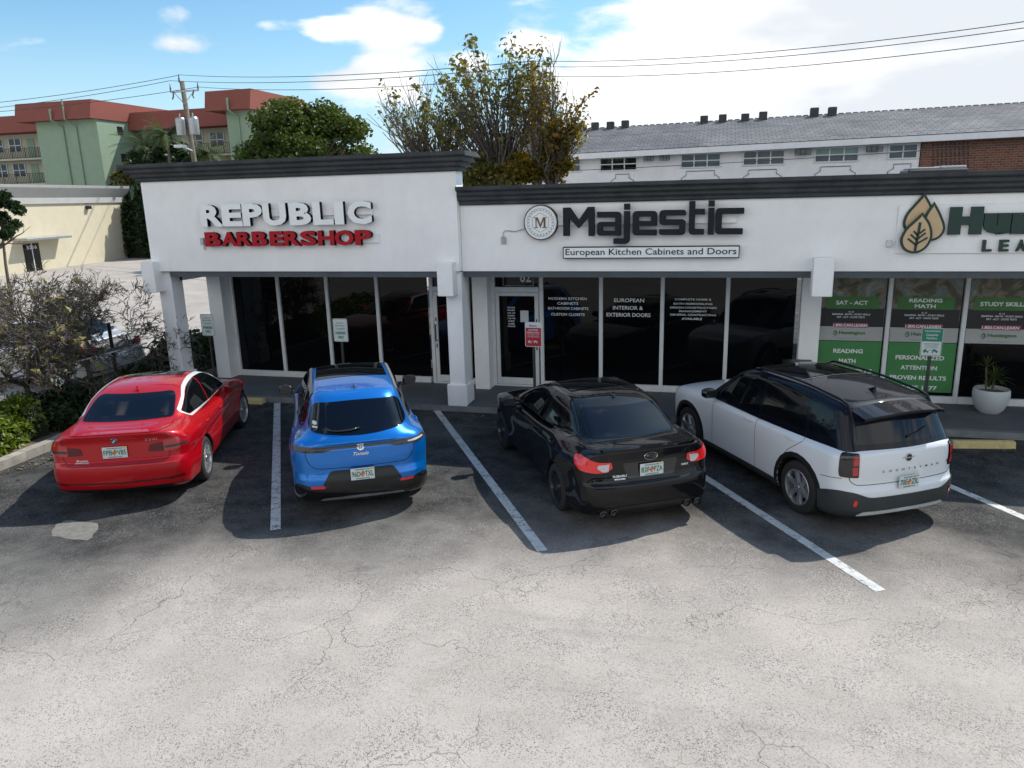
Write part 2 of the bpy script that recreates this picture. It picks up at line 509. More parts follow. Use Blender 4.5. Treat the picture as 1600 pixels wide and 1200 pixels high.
M['metal'] = mat('galvanised_metal', (0.42, 0.43, 0.44), rough=0.4, metal=0.7, var=0.15)
M['chrome'] = mat('chrome', (0.75, 0.75, 0.76), rough=0.12, metal=1.0, var=0.03)
M['alloy'] = mat('silver_alloy', (0.55, 0.56, 0.57), rough=0.28, metal=0.85, var=0.05)
M['darkalloy'] = mat('dark_alloy', (0.10, 0.10, 0.11), rough=0.3, metal=0.8, var=0.1)
M['tyre'] = mat('tyre_rubber', (0.018, 0.018, 0.018), rough=0.8, var=0.25, scale=20, bump=0.2, bscale=80)
M['signwhite'] = mat('sign_white', (0.62, 0.66, 0.66), rough=0.45, var=0.05)
M['signgreen'] = mat('sign_green', (0.015, 0.20, 0.12), rough=0.4, var=0.08)
M['signred'] = mat('sign_red', (0.45, 0.015, 0.03), rough=0.4, var=0.08)
M['post'] = mat('post_bronze', (0.05, 0.055, 0.045), rough=0.6, metal=0.3, var=0.25)
M['letterwhite'] = mat('letter_white_face', (0.88, 0.91, 0.90), rough=0.4, var=0.04)
M['letterred'] = mat('letter_red_face', (0.42, 0.010, 0.02), rough=0.5, var=0.08, spec=0.2)
M['letterblack'] = mat('letter_black_face', (0.020, 0.024, 0.028), rough=0.6, var=0.1, spec=0.15)
M['letterside'] = mat('letter_return', (0.006, 0.007, 0.009), rough=0.7, var=0.1, spec=0.1)
M['deepgreen'] = mat('deep_green_letter', (0.010, 0.040, 0.030), rough=0.45, var=0.1)
M['tan'] = mat('tan_logo_face', (0.60, 0.43, 0.25), rough=0.5, var=0.06)
M['vinyl'] = mat('white_vinyl', (0.85, 0.86, 0.86), rough=0.6, var=0.04)
M['vinylgreen'] = mat('green_vinyl', (0.055, 0.24, 0.07), rough=0.5, var=0.06)
M['vinylgreen2'] = mat('dark_green_vinyl', (0.055, 0.19, 0.04), rough=0.5, var=0.1)
M['vinylgrey'] = mat('grey_vinyl', (0.42, 0.43, 0.43), rough=0.5, var=0.05)
M['vinylblack'] = mat('black_vinyl', (0.012, 0.013, 0.016), rough=0.4, var=0.2)
M['vinylpink'] = mat('magenta_vinyl', (0.33, 0.055, 0.12), rough=0.5, var=0.06)
# ------------------------------------------------------------------ ground, walk, kerbs
YG = 13.95          # shopfront glass plane
YL, YR = 12.36, 12.50   # fascia planes of the tall and the low section

def ground():
    mb = MB()
    mb.quad((-400, -150, 0), (400, -150, 0), (400, 700, 0), (-400, 700, 0))
    o = mb.build('asphalt_ground', M['asphalt']); tag(o, kind='structure')
    w = MB()
    w.cham(-10.35, 9.5, 12.42, YG + .05, -.05, .13, .012, 0)
    w.box(-10.3, 9.45, 12.405, 12.43, -.05, .105, 1)
    o = w.build('sidewalk', [M['sidewalk'], M['walkface']]); tag(o, kind='structure')
    # planting strip on the left with its concrete kerb
    s = MB()
    s.prism([(-10.15, 8.2), (-10.2, 9.2), (-10.42, 10.4), (-10.55, 11.6), (-10.6, 12.3), (-10.62, 15.2), (-12.4, 15.2), (-12.2, 9.0), (-12.0, 3.5), (-10.7, 3.5), (-10.35, 6.2)], -.02, .09, 'z')
    o = s.build('planting_soil', M['soil']); tag(o, kind='structure')
    k = MB()
    path = [(-10.7, 3.4), (-10.35, 6.0), (-10.12, 8.2), (-10.16, 9.2), (-10.36, 10.4), (-10.5, 11.6), (-10.55, 12.3)]
    for (a, b) in zip(path, path[1:]):
        n = 2
        for i in range(n):
            p = Vector(a).lerp(Vector(b), i / n); q = Vector(a).lerp(Vector(b), (i + 1) / n - .006)
            d = (q - p).normalized(); w_ = Vector((-d.y, d.x)) * .17
            k.prism([(p.x, p.y), (q.x, q.y), (q.x + w_.x, q.y + w_.y), (p.x + w_.x, p.y + w_.y)], -.02, .135 + .004 * ((i * 7) % 3), 'z')
    for (a, b) in (((-12.45, 3.4), (-12.6, 15.2)), ):
        k.prism([(a[0], a[1]), (a[0] + .15, a[1]), (b[0] + .15, b[1]), (b[0], b[1])], -.02, .13, 'z')
    o = k.build('kerb', M['kerb'], recalc=True); tag(o, kind='structure')
    # stall lines, one sheet each 4 mm over the asphalt
    ln = MB()
    hd = Vector((-math.sin(R_(31.6)), math.cos(R_(31.6))))
    def stall(ex, ey, length, w=.118):
        a = Vector((ex, ey)); b = a + hd * length
        s_ = Vector((hd.y, -hd.x)) * w / 2
        q = [a - s_, a + s_, b + s_, b - s_]
        ln.quad(*[(p.x, p.y, .004) for p in q])
    stall(-4.92, 7.22, 6.05); stall(-1.72, 7.34, 6.0); stall(1.62, 7.2, 6.0); stall(4.80, 7.25, 6.0)
    o = ln.build('stall_lines', M['line']); tag(o, kind='structure')

def wheel_stop(x, y, rz, label, length=1.0):
    mb = MB()
    p = [(-.075, 0), (.075, 0), (.06, .085), (.04, .10), (-.04, .10), (-.06, .085)]
    mb.prism(p, -length / 2, length / 2, 'x')
    mb.v = [(v[0], v[1], v[2]) for v in mb.v]
    o = mb.build('wheel_stop', M['yellow'], recalc=True)
    o.location = (x, y, .002); o.rotation_euler = (0, 0, rz)
    tag(o, label, 'wheel stop', 'faded yellow wheel stops')

# ------------------------------------------------------------------ the shops
def building():
    root = empty('shop_building', (0, 14, 0), 0, 'low white strip of shops with charcoal cornices and dark full height glass', 'building')
    off = Vector((0, -14, 0))
    def put(mb, name, mats, parent=None, **k):
        o = mb.build(name, mats, parent or root, **k)
        if parent is None or parent is root: o.location = off
        return o
    # rendered walls
    w = MB()
    w.box(-10.5, -4.27, YL, YL + .35, 2.52, 4.47)          # tall fascia
    w.box(-4.265, 9.5, YR, YR + .30, 2.51, 3.90)           # low fascia
    w.box(-10.5, -10.2, YL + .355, 22.0, 2.30, 4.40)       # west parapet over the open bay
    w.box(-10.28, -9.96, 13.62, 22.0, .0, 2.29)            # west wall
    w.box(-4.46, -4.17, 13.58, YG - .02, .13, 2.42)        # party pilaster
    w.box(1.40, 1.72, 13.70, YG - .02, .13, 2.42)
    put(w, 'wall', M['white'])
    rf = MB()
    rf.box(-10.15, -4.6, YL + .4, 22, 3.40, 3.47); rf.box(-4.2, 9.4, YR + .35, 22, 3.45, 3.52)
    put(rf, 'roof', M['soffit'])
    sf = MB()
    sf.box(-10.19, 9.5, YR + .31, YG + .3, 2.425, 2.50)
    put(sf, 'soffit', M['soffit'])
    # cornices: stepped mouldings with returns
    def cornice(x0, x1, y, z0, z1, left, right):
        h = z1 - z0
        st = [(.06, 0, .24), (.125, .24, .48), (.19, .48, .74), (.26, .74, 1.0)]
        mb = MB()
        for i, (o_, a, b) in enumerate(st):
            xa = x0 - (o_ if left else 0); xb = x1 + (o_ if right else 0)
            za, zb = z0 + a * h, z0 + b * h - .003
            s = .022
            # slightly sloped face per step
            prof = [(y - o_, za + s), (y - o_ + s * 1.3, za), (y + .36 + o_ * (1 if left or right else 0), za), (y + .36, zb), (y - o_, zb)]
            mb.prism(prof, xa, xb, 'x')
        return mb
    c1 = cornice(-10.5, -4.27, YL - .001, 4.175, 4.49, True, True)
    put(c1, 'cornice', M['cornice'], recalc=True)
    c2 = cornice(-4.25, 9.6, YR - .001, 3.615, 3.925, False, False)
    put(c2, 'cornice', M['cornice'], recalc=True)
    bm = MB()
    bm.box(-10.14, -4.62, YL + .03, YL + .3, 2.415, 2.519)
    bm.box(-4.215, 9.5, YR + .03, YR + .29, 2.405, 2.509)
    put(bm, 'beam', M['beam'])
    # columns
    def column(x0, x1, yf, cap_left):
        s = MB(); s.cham(x0, x1, yf, yf + .34, .02, 2.50, .012)
        c = put(s, 'column', M['white2'])
        b = MB(); b.cham(x0 - .045, x1 + .04, yf - .045, yf + .385, -.01, .50, .015)
        b.build('base', M['white2'], c)
    column(-4.575, -4.285, 12.46, 0)
    column(-10.50, -10.20, 12.46, 0)
    for (x0, x1, z0, z1) in ((-4.625, -4.345, 2.11, 2.68), (-10.62, -10.34, 2.13, 2.71)):
        cp = MB(); cp.cham(x0, x1, 12.19, 12.50, z0, z1, .008)
        put(cp, 'column_capital', M['white'])
    cp = MB(); cp.cham(1.39, 1.68, 12.24, 12.54, 2.15, 2.73, .008)
    put(cp, 'column_capital', M['white'])
    # window bays
    TOP = 2.42
    def window(x0, x1, name='window', z0=.25, texts=None):
        f = MB()
        f.cham(x0 - .035, x0 + .035, YG - .05, YG + .05, .13, TOP, .006)
        f.cham(x0 + .036, x1 - .036, YG - .055, YG + .05, .13, z0, .006)
        f.box(x0 + .036, x1 - .036, YG - .045, YG + .05, TOP - .06, TOP)
        o = put(f, name, M['frame'])
        g = MB(); g.quad((x0 + .036, YG, z0), (x1 - .036, YG, z0), (x1 - .036, YG, TOP - .06), (x0 + .036, YG, TOP - .06))
        g.build('pane', M['shopglass'], o)
        if texts:
            for (s_, a, b, za, zb) in texts:
                text_mb(s_, a, b, za, zb, bold=.012, y=YG - .005).build('lettering', M['vinyl'], o)
        return o
    ml = [-9.92, -8.81, -7.69, -6.58, -5.47]
    for a, b in zip(ml, ml[1:]): window(a, b)
    window(-4.98 + .32, -4.47, z0=.25)
    # barbershop door
    def door(x0, x1, handle_left, label):
        f = MB()
        f.cham(x0 - .035, x0 + .035, YG - .055, YG + .05, .13, TOP, .005)
        f.box(x0 + .036, x1 - .036, YG - .05, YG + .05, 1.98, 2.07)
        f.box(x0 + .036, x1 - .036, YG - .05, YG + .05, .13, .16)
        o = put(f, 'door', M['frame']); tag(o, label)
        lf = MB()
        a, b = x0 + .045, x1 - .045
        for (p, q, r, s) in ((a, a + .07, .17, 1.97), (b - .07, b, .17, 1.97), (a + .071, b - .071, .17, .30), (a + .071, b - .071, 1.90, 1.97)):
            lf.cham(p, q, YG - .045, YG - .005, r, s, .004)
        lf.build('leaf', M['frame'], o)
        g = MB()
        g.quad((a + .07, YG - .02, .29), (b - .07, YG - .02, .29), (b - .07, YG - .02, 1.91), (a + .07, YG - .02, 1.91))
        g.quad((x0 + .036, YG, 2.07), (x1 - .036, YG, 2.07), (x1 - .036, YG, TOP), (x0 + .036, YG, TOP))
        g.build('pane', M['shopglass'], o)
        h = MB(); hx = a + .035 if handle_left else b - .035
        h.tube([(hx, YG - .05, 1.0), (hx, YG - .10, 1.0), (hx, YG - .10, 1.32), (hx, YG - .05, 1.32)], .012, 6)
        h.box(hx - .012, hx + .012, YG - .052, YG - .046, .86, .94); h.box(hx - .012, hx + .012, YG - .052, YG - .046, 1.40, 1.46)
        h.build('handle', M['black'], o)
        return o
    door(-5.42, -4.70, True, 'white framed glass door beside the column')
    d = door(-4.15, -3.22, False, 'white framed glass door under the number 62')
    t = MB(); t.join(text_mb('62', -3.62, -3.40, 2.16, 2.36, bold=.01, y=YG - .006)); 
    for q in ((-3.95, -3.36, 2.09, 2.095), (-3.95, -3.36, 2.335, 2.34), (-3.36, -3.355, 2.09, 2.34), (-3.955, -3.95, 2.09, 2.34)):
        t.box(q[0], q[1], YG - .007, YG - .005, q[2], q[3])
    rows = ['OPEN HOURS', 'MONDAY-FRIDAY', '10 AM - 6 PM', 'SATURDAY', '11 AM - 4 PM', 'SUNDAY', 'CLOSED', 'BY APPOINTMENT']
    for i, s_ in enumerate(rows[:8]):
        w_ = .085 + .012 * min(len(s_), 9) * .6
        text_mb(s_, -3.86 - w_ / 2 + .06, -3.86 + w_ / 2 + .06, 1.66 - i * .052, 1.69 - i * .052, bold=.02, y=YG - .026).build('lettering', M['vinyl'], d)
    t.build('lettering', M['vinyl'], d)
    pp = MB(); pp.box(-3.62, -3.46, YG - .028, YG - .022, 1.40, 1.62); pp.build('paper_notice', M['signwhite'], d)
    window(-3.20, -2.07, texts=[('MODERN KITCHEN', -3.07, -2.34, 1.83, 1.88), ('CABINETS', -2.90, -2.50, 1.74, 1.79), ('BATHROOM CABINETS', -3.08, -2.31, 1.645, 1.695), ('CUSTOM CLOSETS', -3.02, -2.38, 1.53, 1.58)])
    window(-2.07, -.95, texts=[('EUROPEAN', -1.83, -1.28, 1.80, 1.87), ('INTERIOR &', -1.85, -1.30, 1.66, 1.73), ('EXTERIOR DOORS', -1.97, -1.16, 1.53, 1.60)])
    window(-.95, .19, texts=[('COMPLETE HOME &', -.73, -.09, 1.845, 1.88), ('BATH REMODELING', -.75, -.07, 1.765, 1.80), ('DESIGN-CONSTRUCTION', -.81, 0.0, 1.695, 1.73), ('MANAGEMENT', -.65, -.16, 1.63, 1.665), ('GENERAL CONTRACTING', -.81, 0.0, 1.565, 1.60), ('AVAILABLE', -.60, -.24, 1.49, 1.53)])
    window(.19, 1.37)
    # learning centre windows with posters on the glass
    posters = mat('poster_photo', (.06, .06, .05), rough=.35, var=.3)
    nt = posters.node_tree; b = nt.nodes['Principled BSDF']
    tc = N(nt, 'ShaderNodeTexCoord'); no = N(nt, 'ShaderNodeTexNoise', i_Scale=3.1, i_Detail=2.5, i_Distortion=1.2); L(nt, tc.outputs['Object'], no.inputs['Vector'])
    r = ramp(nt, no.outputs['Fac'], [(.30, (.02, .02, .02)), (.40, (.06, .05, .03)), (.48, (.08, .10, .04)), (.54, (.26, .16, .10)), (.60, (.08, .15, .15)), (.70, (.30, .27, .20))])
    L(nt, r.outputs[0], b.inputs['Base Color'])
    lx = [1.70, 2.82, 3.97, 5.12, 6.27, 7.42]
    heads = [('SAT - ACT',), ('READING', 'MATH'), ('STUDY SKILLS',), ('SAT - ACT',), ('READING', 'MATH')]
    lows = [('READING', 'MATH', 'STUDY SKILLS'), ('PERSONALIZED', 'ATTENTION', 'PROVEN RESULTS', 'SINCE 1977'), None, None, None]
    for i, (a, b_) in enumerate(zip(lx, lx[1:])):
        o = window(a, b_)
        x0, x1 = a + .05, b_ - .06
        y = YG - .006
        p = MB()
        def q(mb, xa, xb, za, zb, dy, m): mb.quad((xa, y - dy, za), (xb, y - dy, za), (xb, y - dy, zb), (xa, y - dy, zb), m)
        q(p, x0, x1, 1.45, 2.36, 0, 0)                      # photograph
        q(p, x0 + .01, x1 - .01, 1.42, 1.735, .004, 1)      # black band
        q(p, x0 + .08, x1 - .10, 1.73, 1.94, .008, 2)       # green bar
        q(p, x0 + .22, x1 - .24, 1.405, 1.485, .010, 3)     # magenta strip
        q(p, x0, x1, 1.175, 1.425, .004, 4)                 # grey band
        if lows[i]: q(p, x0, x1, .31, 1.165, .004, 5)
        p.build('window_poster', [posters, M['vinylblack'], M['vinylgreen2'], M['vinylpink'], M['vinylgrey'], M['vinylgreen']], o)
        TL = []; cx = (x0 + x1) / 2 - .02
        hh = heads[i]
        if len(hh) == 1:
            ww = .028 * len(hh[0]) ; TL.append(text_mb(hh[0], cx - ww, cx + ww, 1.80, 1.87, bold=.03, y=y - .012))
        else:
            TL.append(text_mb(hh[0], cx - .25, cx + .25, 1.85, 1.915, bold=.03, y=y - .012)); TL.append(text_mb(hh[1], cx - .16, cx + .16, 1.755, 1.82, bold=.03, y=y - .012))
        TL.append(text_mb('K-12', cx - .04, cx + .04, 1.665, 1.69, bold=.02, y=y - .012))
        TL.append(text_mb('READING - MATH - STUDY SKILLS', cx - .30, cx + .30, 1.62, 1.65, bold=.02, y=y - .012))
        TL.append(text_mb('SAT - ACT - STATE TESTS', cx - .22, cx + .22, 1.57, 1.60, bold=.02, y=y - .012))
        TL.append(text_mb('1.800.CAN.LEARN', cx - .27, cx + .27, 1.42, 1.47, bold=.03, y=y - .014))
        if lows[i]:
            for k, s_ in enumerate(lows[i]):
                ww = .034 * len(s_) * (.92 if i else 1)
                zt = (1.03 if i == 0 else .945) - k * .175
                TL.append(text_mb(s_, cx - ww, cx + ww, zt - .075, zt, bold=.03, y=y - .012))
        for q_ in TL: q_.build('lettering', M['vinyl'], o)
        t2 = MB()
        t2.join(text_mb('Huntington', cx - .17, cx + .25, 1.27, 1.345, bold=.04, y=y - .009))
        t2.join(text_mb('HuntingtonHelps.com', cx - .18, cx + .18, 1.205, 1.22, y=y - .009))
        for dx, s_ in ((-.235, 1.0), (-.22, .8)):
            t2.tube([(cx + dx, y - .009, 1.35), (cx + dx - .03 * s_, y - .009, 1.30), (cx + dx, y - .009, 1.26), (cx + dx + .03 * s_, y - .009, 1.30), (cx + dx, y - .009, 1.35)], .0035, 4)
        t2.build('lettering', M['vinylgreen2'], o)
    # dark interior behind the glass
    return root

# ------------------------------------------------------------------ fascia signs
def signs():
    # barbershop
    r = empty('shop_sign', (-7.5, YL, 3.3), 0, 'large white REPUBLIC over red BARBERSHOP letters on the taller wall', 'shop sign')
    rl = Vector((7.5, -YL, -3.3))
    def put(mb, name, mats, parent, **k):
        o = mb.build(name, mats, parent, **k); o.location = rl if parent is r else (0, 0, 0); return o
    # letters one by one so their spacing is right
    y0 = YL - .125
    spans = [('R', 0, 200), ('E', 190, 365), ('P', 370, 540), ('U', 545, 740), ('B', 765, 945), ('L', 960, 1125), ('I', 1135, 1210), ('C', 1240, 1430)]
    S = 3.42 / 1430
    for ch, a, b in spans:
        put(text_mb(ch, -9.20 + a * S, -9.20 + b * S, 3.345, 3.735, depth=.085, bold=.045, m_front=0, m_side=1, y=y0), 'letter', [M['letterwhite'], M['letterside']], r)
    sp2 = [('B', 30, 170), ('A', 175, 320), ('R', 315, 450), ('B', 450, 580), ('E', 605, 720), ('R', 728, 865), ('S', 865, 1000), ('H', 1015, 1150), ('O', 1155, 1310), ('P', 1320, 1455)]
    S = 3.42 / 1455
    for ch, a, b in sp2:
        put(text_mb(ch, -9.23 + a * S, -9.23 + b * S, 2.985, 3.245, depth=.08, bold=.04, m_front=0, m_side=1, y=y0), 'letter', [M['letterred'], M['letterside']], r)
    rc = MB()
    rc.cham(-9.15, -5.80, YL - .035, YL - .004, 3.50, 3.62, .004); rc.cham(-9.2, -5.72, YL - .035, YL - .004, 3.02, 3.17, .004)
    put(rc, 'mounting_rail', M['white'], r)
    jb = MB(); jb.cham(-9.31, -9.24, YL - .07, YL - .002, 3.02, 3.14, .006); jb.box(-9.27, -9.25, YL - .04, YL - .02, 2.92, 3.02)
    put(jb, 'junction_box', M['metal'], r)

    # cabinet shop
    r2 = empty('shop_sign', (-1.0, YR, 3.2), 0, 'dark Majestic letters with a round M medallion on the white wall', 'shop sign')
    r2l = Vector((1.0, -YR, -3.2))
    Kx = 2.815 / 1072
    def g(pts, rr=0, slope=.012):
        q = [((x - 428) * Kx - 2.46, (275 - y + (428 - x) * slope) * Kx + 3.095) for x, y in pts]
        return rpoly(q, [k * Kx for k in rr] if isinstance(rr, (list, tuple)) else rr * Kx, 4)
    glyphs = [
        [g([(428, 275), (428, 103), (470, 103), (525, 180), (582, 100), (622, 100), (622, 275), (586, 275), (586, 160), (525, 228), (466, 165), (466, 275)], 2)],
        [g([(640, 130), (785, 130), (785, 273), (640, 273), (640, 190), (750, 190), (750, 165), (640, 165)], [3, 26, 3, 22, 22, 2, 3, 3]), g([(673, 218), (750, 218), (750, 243), (673, 243)], 3)],
        [g([(803, 127), (838, 127), (838, 322), (740, 322), (740, 290), (803, 290)], [2, 2, 28, 2, 2, 3])],
        [g([(803, 83), (838, 83), (838, 119), (803, 119)], 2)],
        [g([(855, 127), (1000, 127), (1000, 216), (892, 216), (892, 237), (1000, 237), (1000, 271), (855, 271)], [26, 26, 5, 2, 3, 2, 2, 26]), g([(892, 160), (965, 160), (965, 186), (892, 186)], 3)],
        [g([(1015, 122), (1168, 122), (1168, 155), (1052, 155), (1052, 177), (1168, 177), (1168, 269), (1015, 269), (1015, 235), (1132, 235), (1132, 211), (1015, 211)], [24, 20, 2, 3, 3, 24, 24, 20, 2, 3, 3, 24])],
        [g([(1187, 72), (1222, 72), (1222, 117), (1278, 117), (1278, 150), (1222, 150), (1222, 234), (1276, 234), (1276, 267), (1187, 267)], [2, 2, 2, 2, 2, 2, 4, 2, 2, 26])],
        [g([(1297, 112), (1333, 112), (1333, 267), (1297, 267)], 2)],
        [g([(1297, 70), (1333, 70), (1333, 105), (1297, 105)], 2)],
        [g([(1340, 113), (1500, 113), (1500, 148), (1377, 148), (1377, 230), (1497, 230), (1497, 265), (1340, 265)], [26, 2, 2, 5, 5, 2, 2, 26])],
    ]
    majestic = []
    for gi, gl in enumerate(glyphs):
        q = curve2d_mb(gl, .09, 0, 1)
        q.v = [(v[0], v[1] + YR - .15, v[2]) for v in q.v]
        if gi in (3, 8): majestic[-1].join(q)
        else: majestic.append(q)
    def put2(mb, name, mats, parent=r2, **k):
        o = mb.build(name, mats, parent, **k)
        if parent is r2: o.location = r2l
        return o
    for q in majestic: put2(q, 'letter', [M['letterblack'], M['letterside']])
    rc = MB(); rc.cham(-2.75, .25, YR - .045, YR - .004, 3.26, 3.40, .004); put2(rc, 'mounting_rail', M['white'])
    # tag line box
    bx = MB(); bx.cham(-2.475, .315, YR - .10, YR - .005, 2.725, 2.915, .004)
    bo = put2(bx, 'light_box', M['letterblack'])
    fc = MB(); fc.box(-2.46, .30, YR - .104, YR - .099, 2.74, 2.90); fc.build('face', M['letterwhite'], bo)
    t = text_mb('European Kitchen Cabinets and Doors', -2.43, .27, 2.752, 2.885, depth=.004, bold=.004, y=YR - .110); t.build('lettering', M['letterblack'], bo)
    # medallion
    cx, cz, ra = -2.845, 3.315, .285
    md = MB(); md.lathe([(0, -.10), (ra, -.10), (ra, -.004)], (cx, YR, cz), 48, 0, 'y')
    mo = put2(md, 'medallion', M['letterblack'], smooth=30.0)
    f2 = MB(); f2.lathe([(0, -.104), (ra - .012, -.104), (ra - .012, -.101)], (cx, YR, cz), 48, 0, 'y'); f2.build('face', M['letterwhite'], mo, smooth=30.0)
    sw = MB()
    dm = YR - .108
    for k in range(12):
        a0 = 2 * math.pi * k / 12
        for sgn in (-1, 1):
            pc = Vector((cx + .205 * math.sin(a0 + sgn * .115), cz + .205 * math.cos(a0 + sgn * .115)))
            pts = []
            for i in range(14):
                u = i / 13
                an = a0 + sgn * (2.2 - u * 5.6)
                rr = .036 * (1 - u * .72)
                pts.append((pc.x + rr * math.sin(an), dm, pc.y + rr * math.cos(an)))
            sw.tube(pts, .0022, 4)
    for rad in (.268, ):
        sw.tube([(cx + rad * math.sin(2 * math.pi * i / 48), dm, cz + rad * math.cos(2 * math.pi * i / 48)) for i in range(49)], .0022, 4)
    hexp = [(cx + .158 * math.sin(2 * math.pi * i / 6), dm, cz + .158 * math.cos(2 * math.pi * i / 6)) for i in range(7)]
    sw.tube(hexp, .0022, 4)
    sw.build('scroll_pattern', M['letterblack'], mo)
    # serif M
    bz = mat('bronze_letter', (.16, .11, .06), rough=.4, metal=.5)
    mm = MB()
    for p in ([(-.105, -.085), (-.045, -.085), (-.045, -.073), (-.068, -.073), (-.068, .073), (-.105, .073), (-.105, .085), (-.04, .085), (.0, -.03), (.04, .085), (.105, .085), (.105, .073), (.082, .073), (.082, -.073), (.105, -.073), (.105, -.085), (.028, -.085), (.028, -.073), (.052, -.073), (.052, .05), (.006, -.085), (-.006, -.085), (-.056, .05), (-.082, .06), (-.082, -.073), (-.105, -.073)],):
        p = [(-.105, .085), (-.045, .085), (0, -.03), (.045, .085), (.105, .085), (.105, .073), (.085, .073), (.085, -.073), (.105, -.073), (.105, -.085), (.033, -.085), (.033, -.073), (.054, -.073), (.054, .05), (.004, -.08), (-.004, -.08), (-.066, .055), (-.066, -.073), (-.045, -.073), (-.045, -.085), (-.105, -.085), (-.105, -.073), (-.082, -.073), (-.082, .073), (-.105, .073)]
        q = curve2d_mb([[(cx + a, cz + b) for a, b in p]], .004)
        q.v = [(v[0], v[1] + YR - .112, v[2]) for v in q.v]
        mm.join(q)
    mm.build('lettering', bz, mo)
    j = MB(); j.cham(-3.54, -3.47, YR - .05, YR - .002, 2.97, 3.09, .006)
    jo = put2(j, 'junction_box', M['metal'])
    cb = MB(); cb.tube([(-3.51, YR - .02, 3.09), (-3.51, YR - .02, 3.16), (-3.46, YR - .02, 3.19), (-3.3, YR - .02, 3.17), (-3.2, YR - .02, 3.2), (-3.1, YR - .03, 3.23)], .008, 6)
    cb.build('conduit', M['metal'], jo)

    # learning centre
    r3 = empty('shop_sign', (4.0, YR, 3.2), 0, 'tan leaf emblem and dark green Huntington letters cut by the right edge', 'shop sign')
    r3l = Vector((-4.0, -YR, -3.2))
    def put3(mb, name, mats, parent=r3, **k):
        o = mb.build(name, mats, parent, **k)
        if parent is r3: o.location = r3l
        return o
    bd = MB(); bd.cham(2.53, 8.2, YR - .03, YR - .004, 2.775, 3.47, .003); put3(bd, 'backing_board', M['white'])
    def W(p): return ((p[0] - 660) * .00262 + 2.86, (217 - p[1]) * .00287 + 3.215)
    def leaf_outline(pts):
        q = [Vector(W(p)) for p in pts]
        out = []
        n = len(q)
        # first point is a sharp tip, the rest a smooth curve
        for i in range(n):
            p0, p1, p2, p3 = q[i - 1], q[i], q[(i + 1) % n], q[(i + 2) % n]
            if i == 0: p0 = p1
            if i == n - 1: p3 = p2
            for k in range(6):
                t_ = k / 6
                out.append(tuple(.5 * ((2 * p1) + (-p0 + p2) * t_ + (2 * p0 - 5 * p1 + 4 * p2 - p3) * t_ ** 2 + (-p0 + 3 * p1 - 3 * p2 + p3) * t_ ** 3)))
        return out
    def inset(pts, d):
        n = len(pts); out = []
        cxm = sum(p[0] for p in pts) / n; czm = sum(p[1] for p in pts) / n
        for i in range(n):
            a = Vector(pts[i - 1]); b = Vector(pts[(i + 1) % n]); p = Vector(pts[i])
            t_ = (b - a).normalized(); nn = Vector((-t_.y, t_.x))
            if nn.dot(Vector((cxm, czm)) - p) < 0: nn = -nn
            m_ = nn * d
            if i == 0: m_ = (Vector((cxm, czm)) - p).normalized() * d * 1.9
            out.append(tuple(p + m_))
        return out
    leaves = [
        [(655, 68), (706, 150), (722, 220), (700, 270), (640, 285), (585, 262), (560, 222), (572, 170), (612, 118)],
        [(705, 112), (745, 175), (772, 240), (755, 285), (712, 306), (668, 290), (650, 240), (668, 170)],
        [(648, 163), (694, 222), (708, 290), (680, 345), (627, 368), (572, 350), (548, 300), (568, 245), (612, 200)],
    ]
    gm, tm = MB(), MB()
    for k, lf in enumerate(leaves):
        o_ = leaf_outline(lf)
        yb = YR - .035 - .035 * k
        a = curve2d_mb([o_], .03, 0, 0); a.v = [(v[0], v[1] + yb - .03, v[2]) for v in a.v]; gm.join(a)
        ins = inset(o_, .034)
        b = curve2d_mb([ins], .004, 0, 0); b.v = [(v[0], v[1] + yb - .036, v[2]) for v in b.v]; tm.join(b)
    yv = YR - .035 - .07 - .041
    def bar(p, q_, w_):
        p = Vector(W(p)); q_ = Vector(W(q_)); d = (q_ - p).normalized(); n = Vector((-d.y, d.x)) * w_ / 2
        gm.prism([tuple(p + n), tuple(q_ + n), tuple(q_ - n), tuple(p - n)], yv - .003, yv, 'y')
    bar((627, 355), (640, 212), .036)
    for (a, b) in (((612, 255), (634, 278)), ((598, 272), (632, 300)), ((585, 292), (630, 325))):
        bar(a, b, .026)
    for (a, b) in (((668, 246), (640, 268)), ((672, 264), (638, 292)), ((684, 288), (634, 318))):
        bar(a, b, .026)
    put3(gm, 'emblem', M['deepgreen'], recalc=True); put3(tm, 'emblem_face', M['tan'])
    x = 3.20
    for ch, w_, h_, z_ in (('H', .43, .39, 3.045), ('u', .33, .30, 3.04), ('n', .33, .30, 3.045), ('t', .24, .37, 3.04), ('i', .16, .40, 3.045), ('n', .33, .30, 3.045), ('g', .34, .41, 2.93), ('t', .24, .37, 3.04), ('o', .35, .31, 3.04), ('n', .33, .30, 3.045)):
        put3(text_mb(ch, x, x + w_, z_, z_ + h_, depth=.06, bold=.09, y=YR - .09), 'letter', M['deepgreen']); x += w_ + .02
    x = 3.67
    for ch in 'LEARNING CENTER':
        if ch != ' ': put3(text_mb(ch, x, x + (.12 if ch != 'I' else .045), 2.80, 2.965, depth=.05, bold=.03, y=YR - .08), 'letter', M['deepgreen'])
        x += .215 if ch != 'I' else .14
    jb = MB(); jb.cham(2.41, 2.48, YR - .05, YR - .002, 2.875, 2.975, .006); put3(jb, 'junction_box', M['signwhite'])

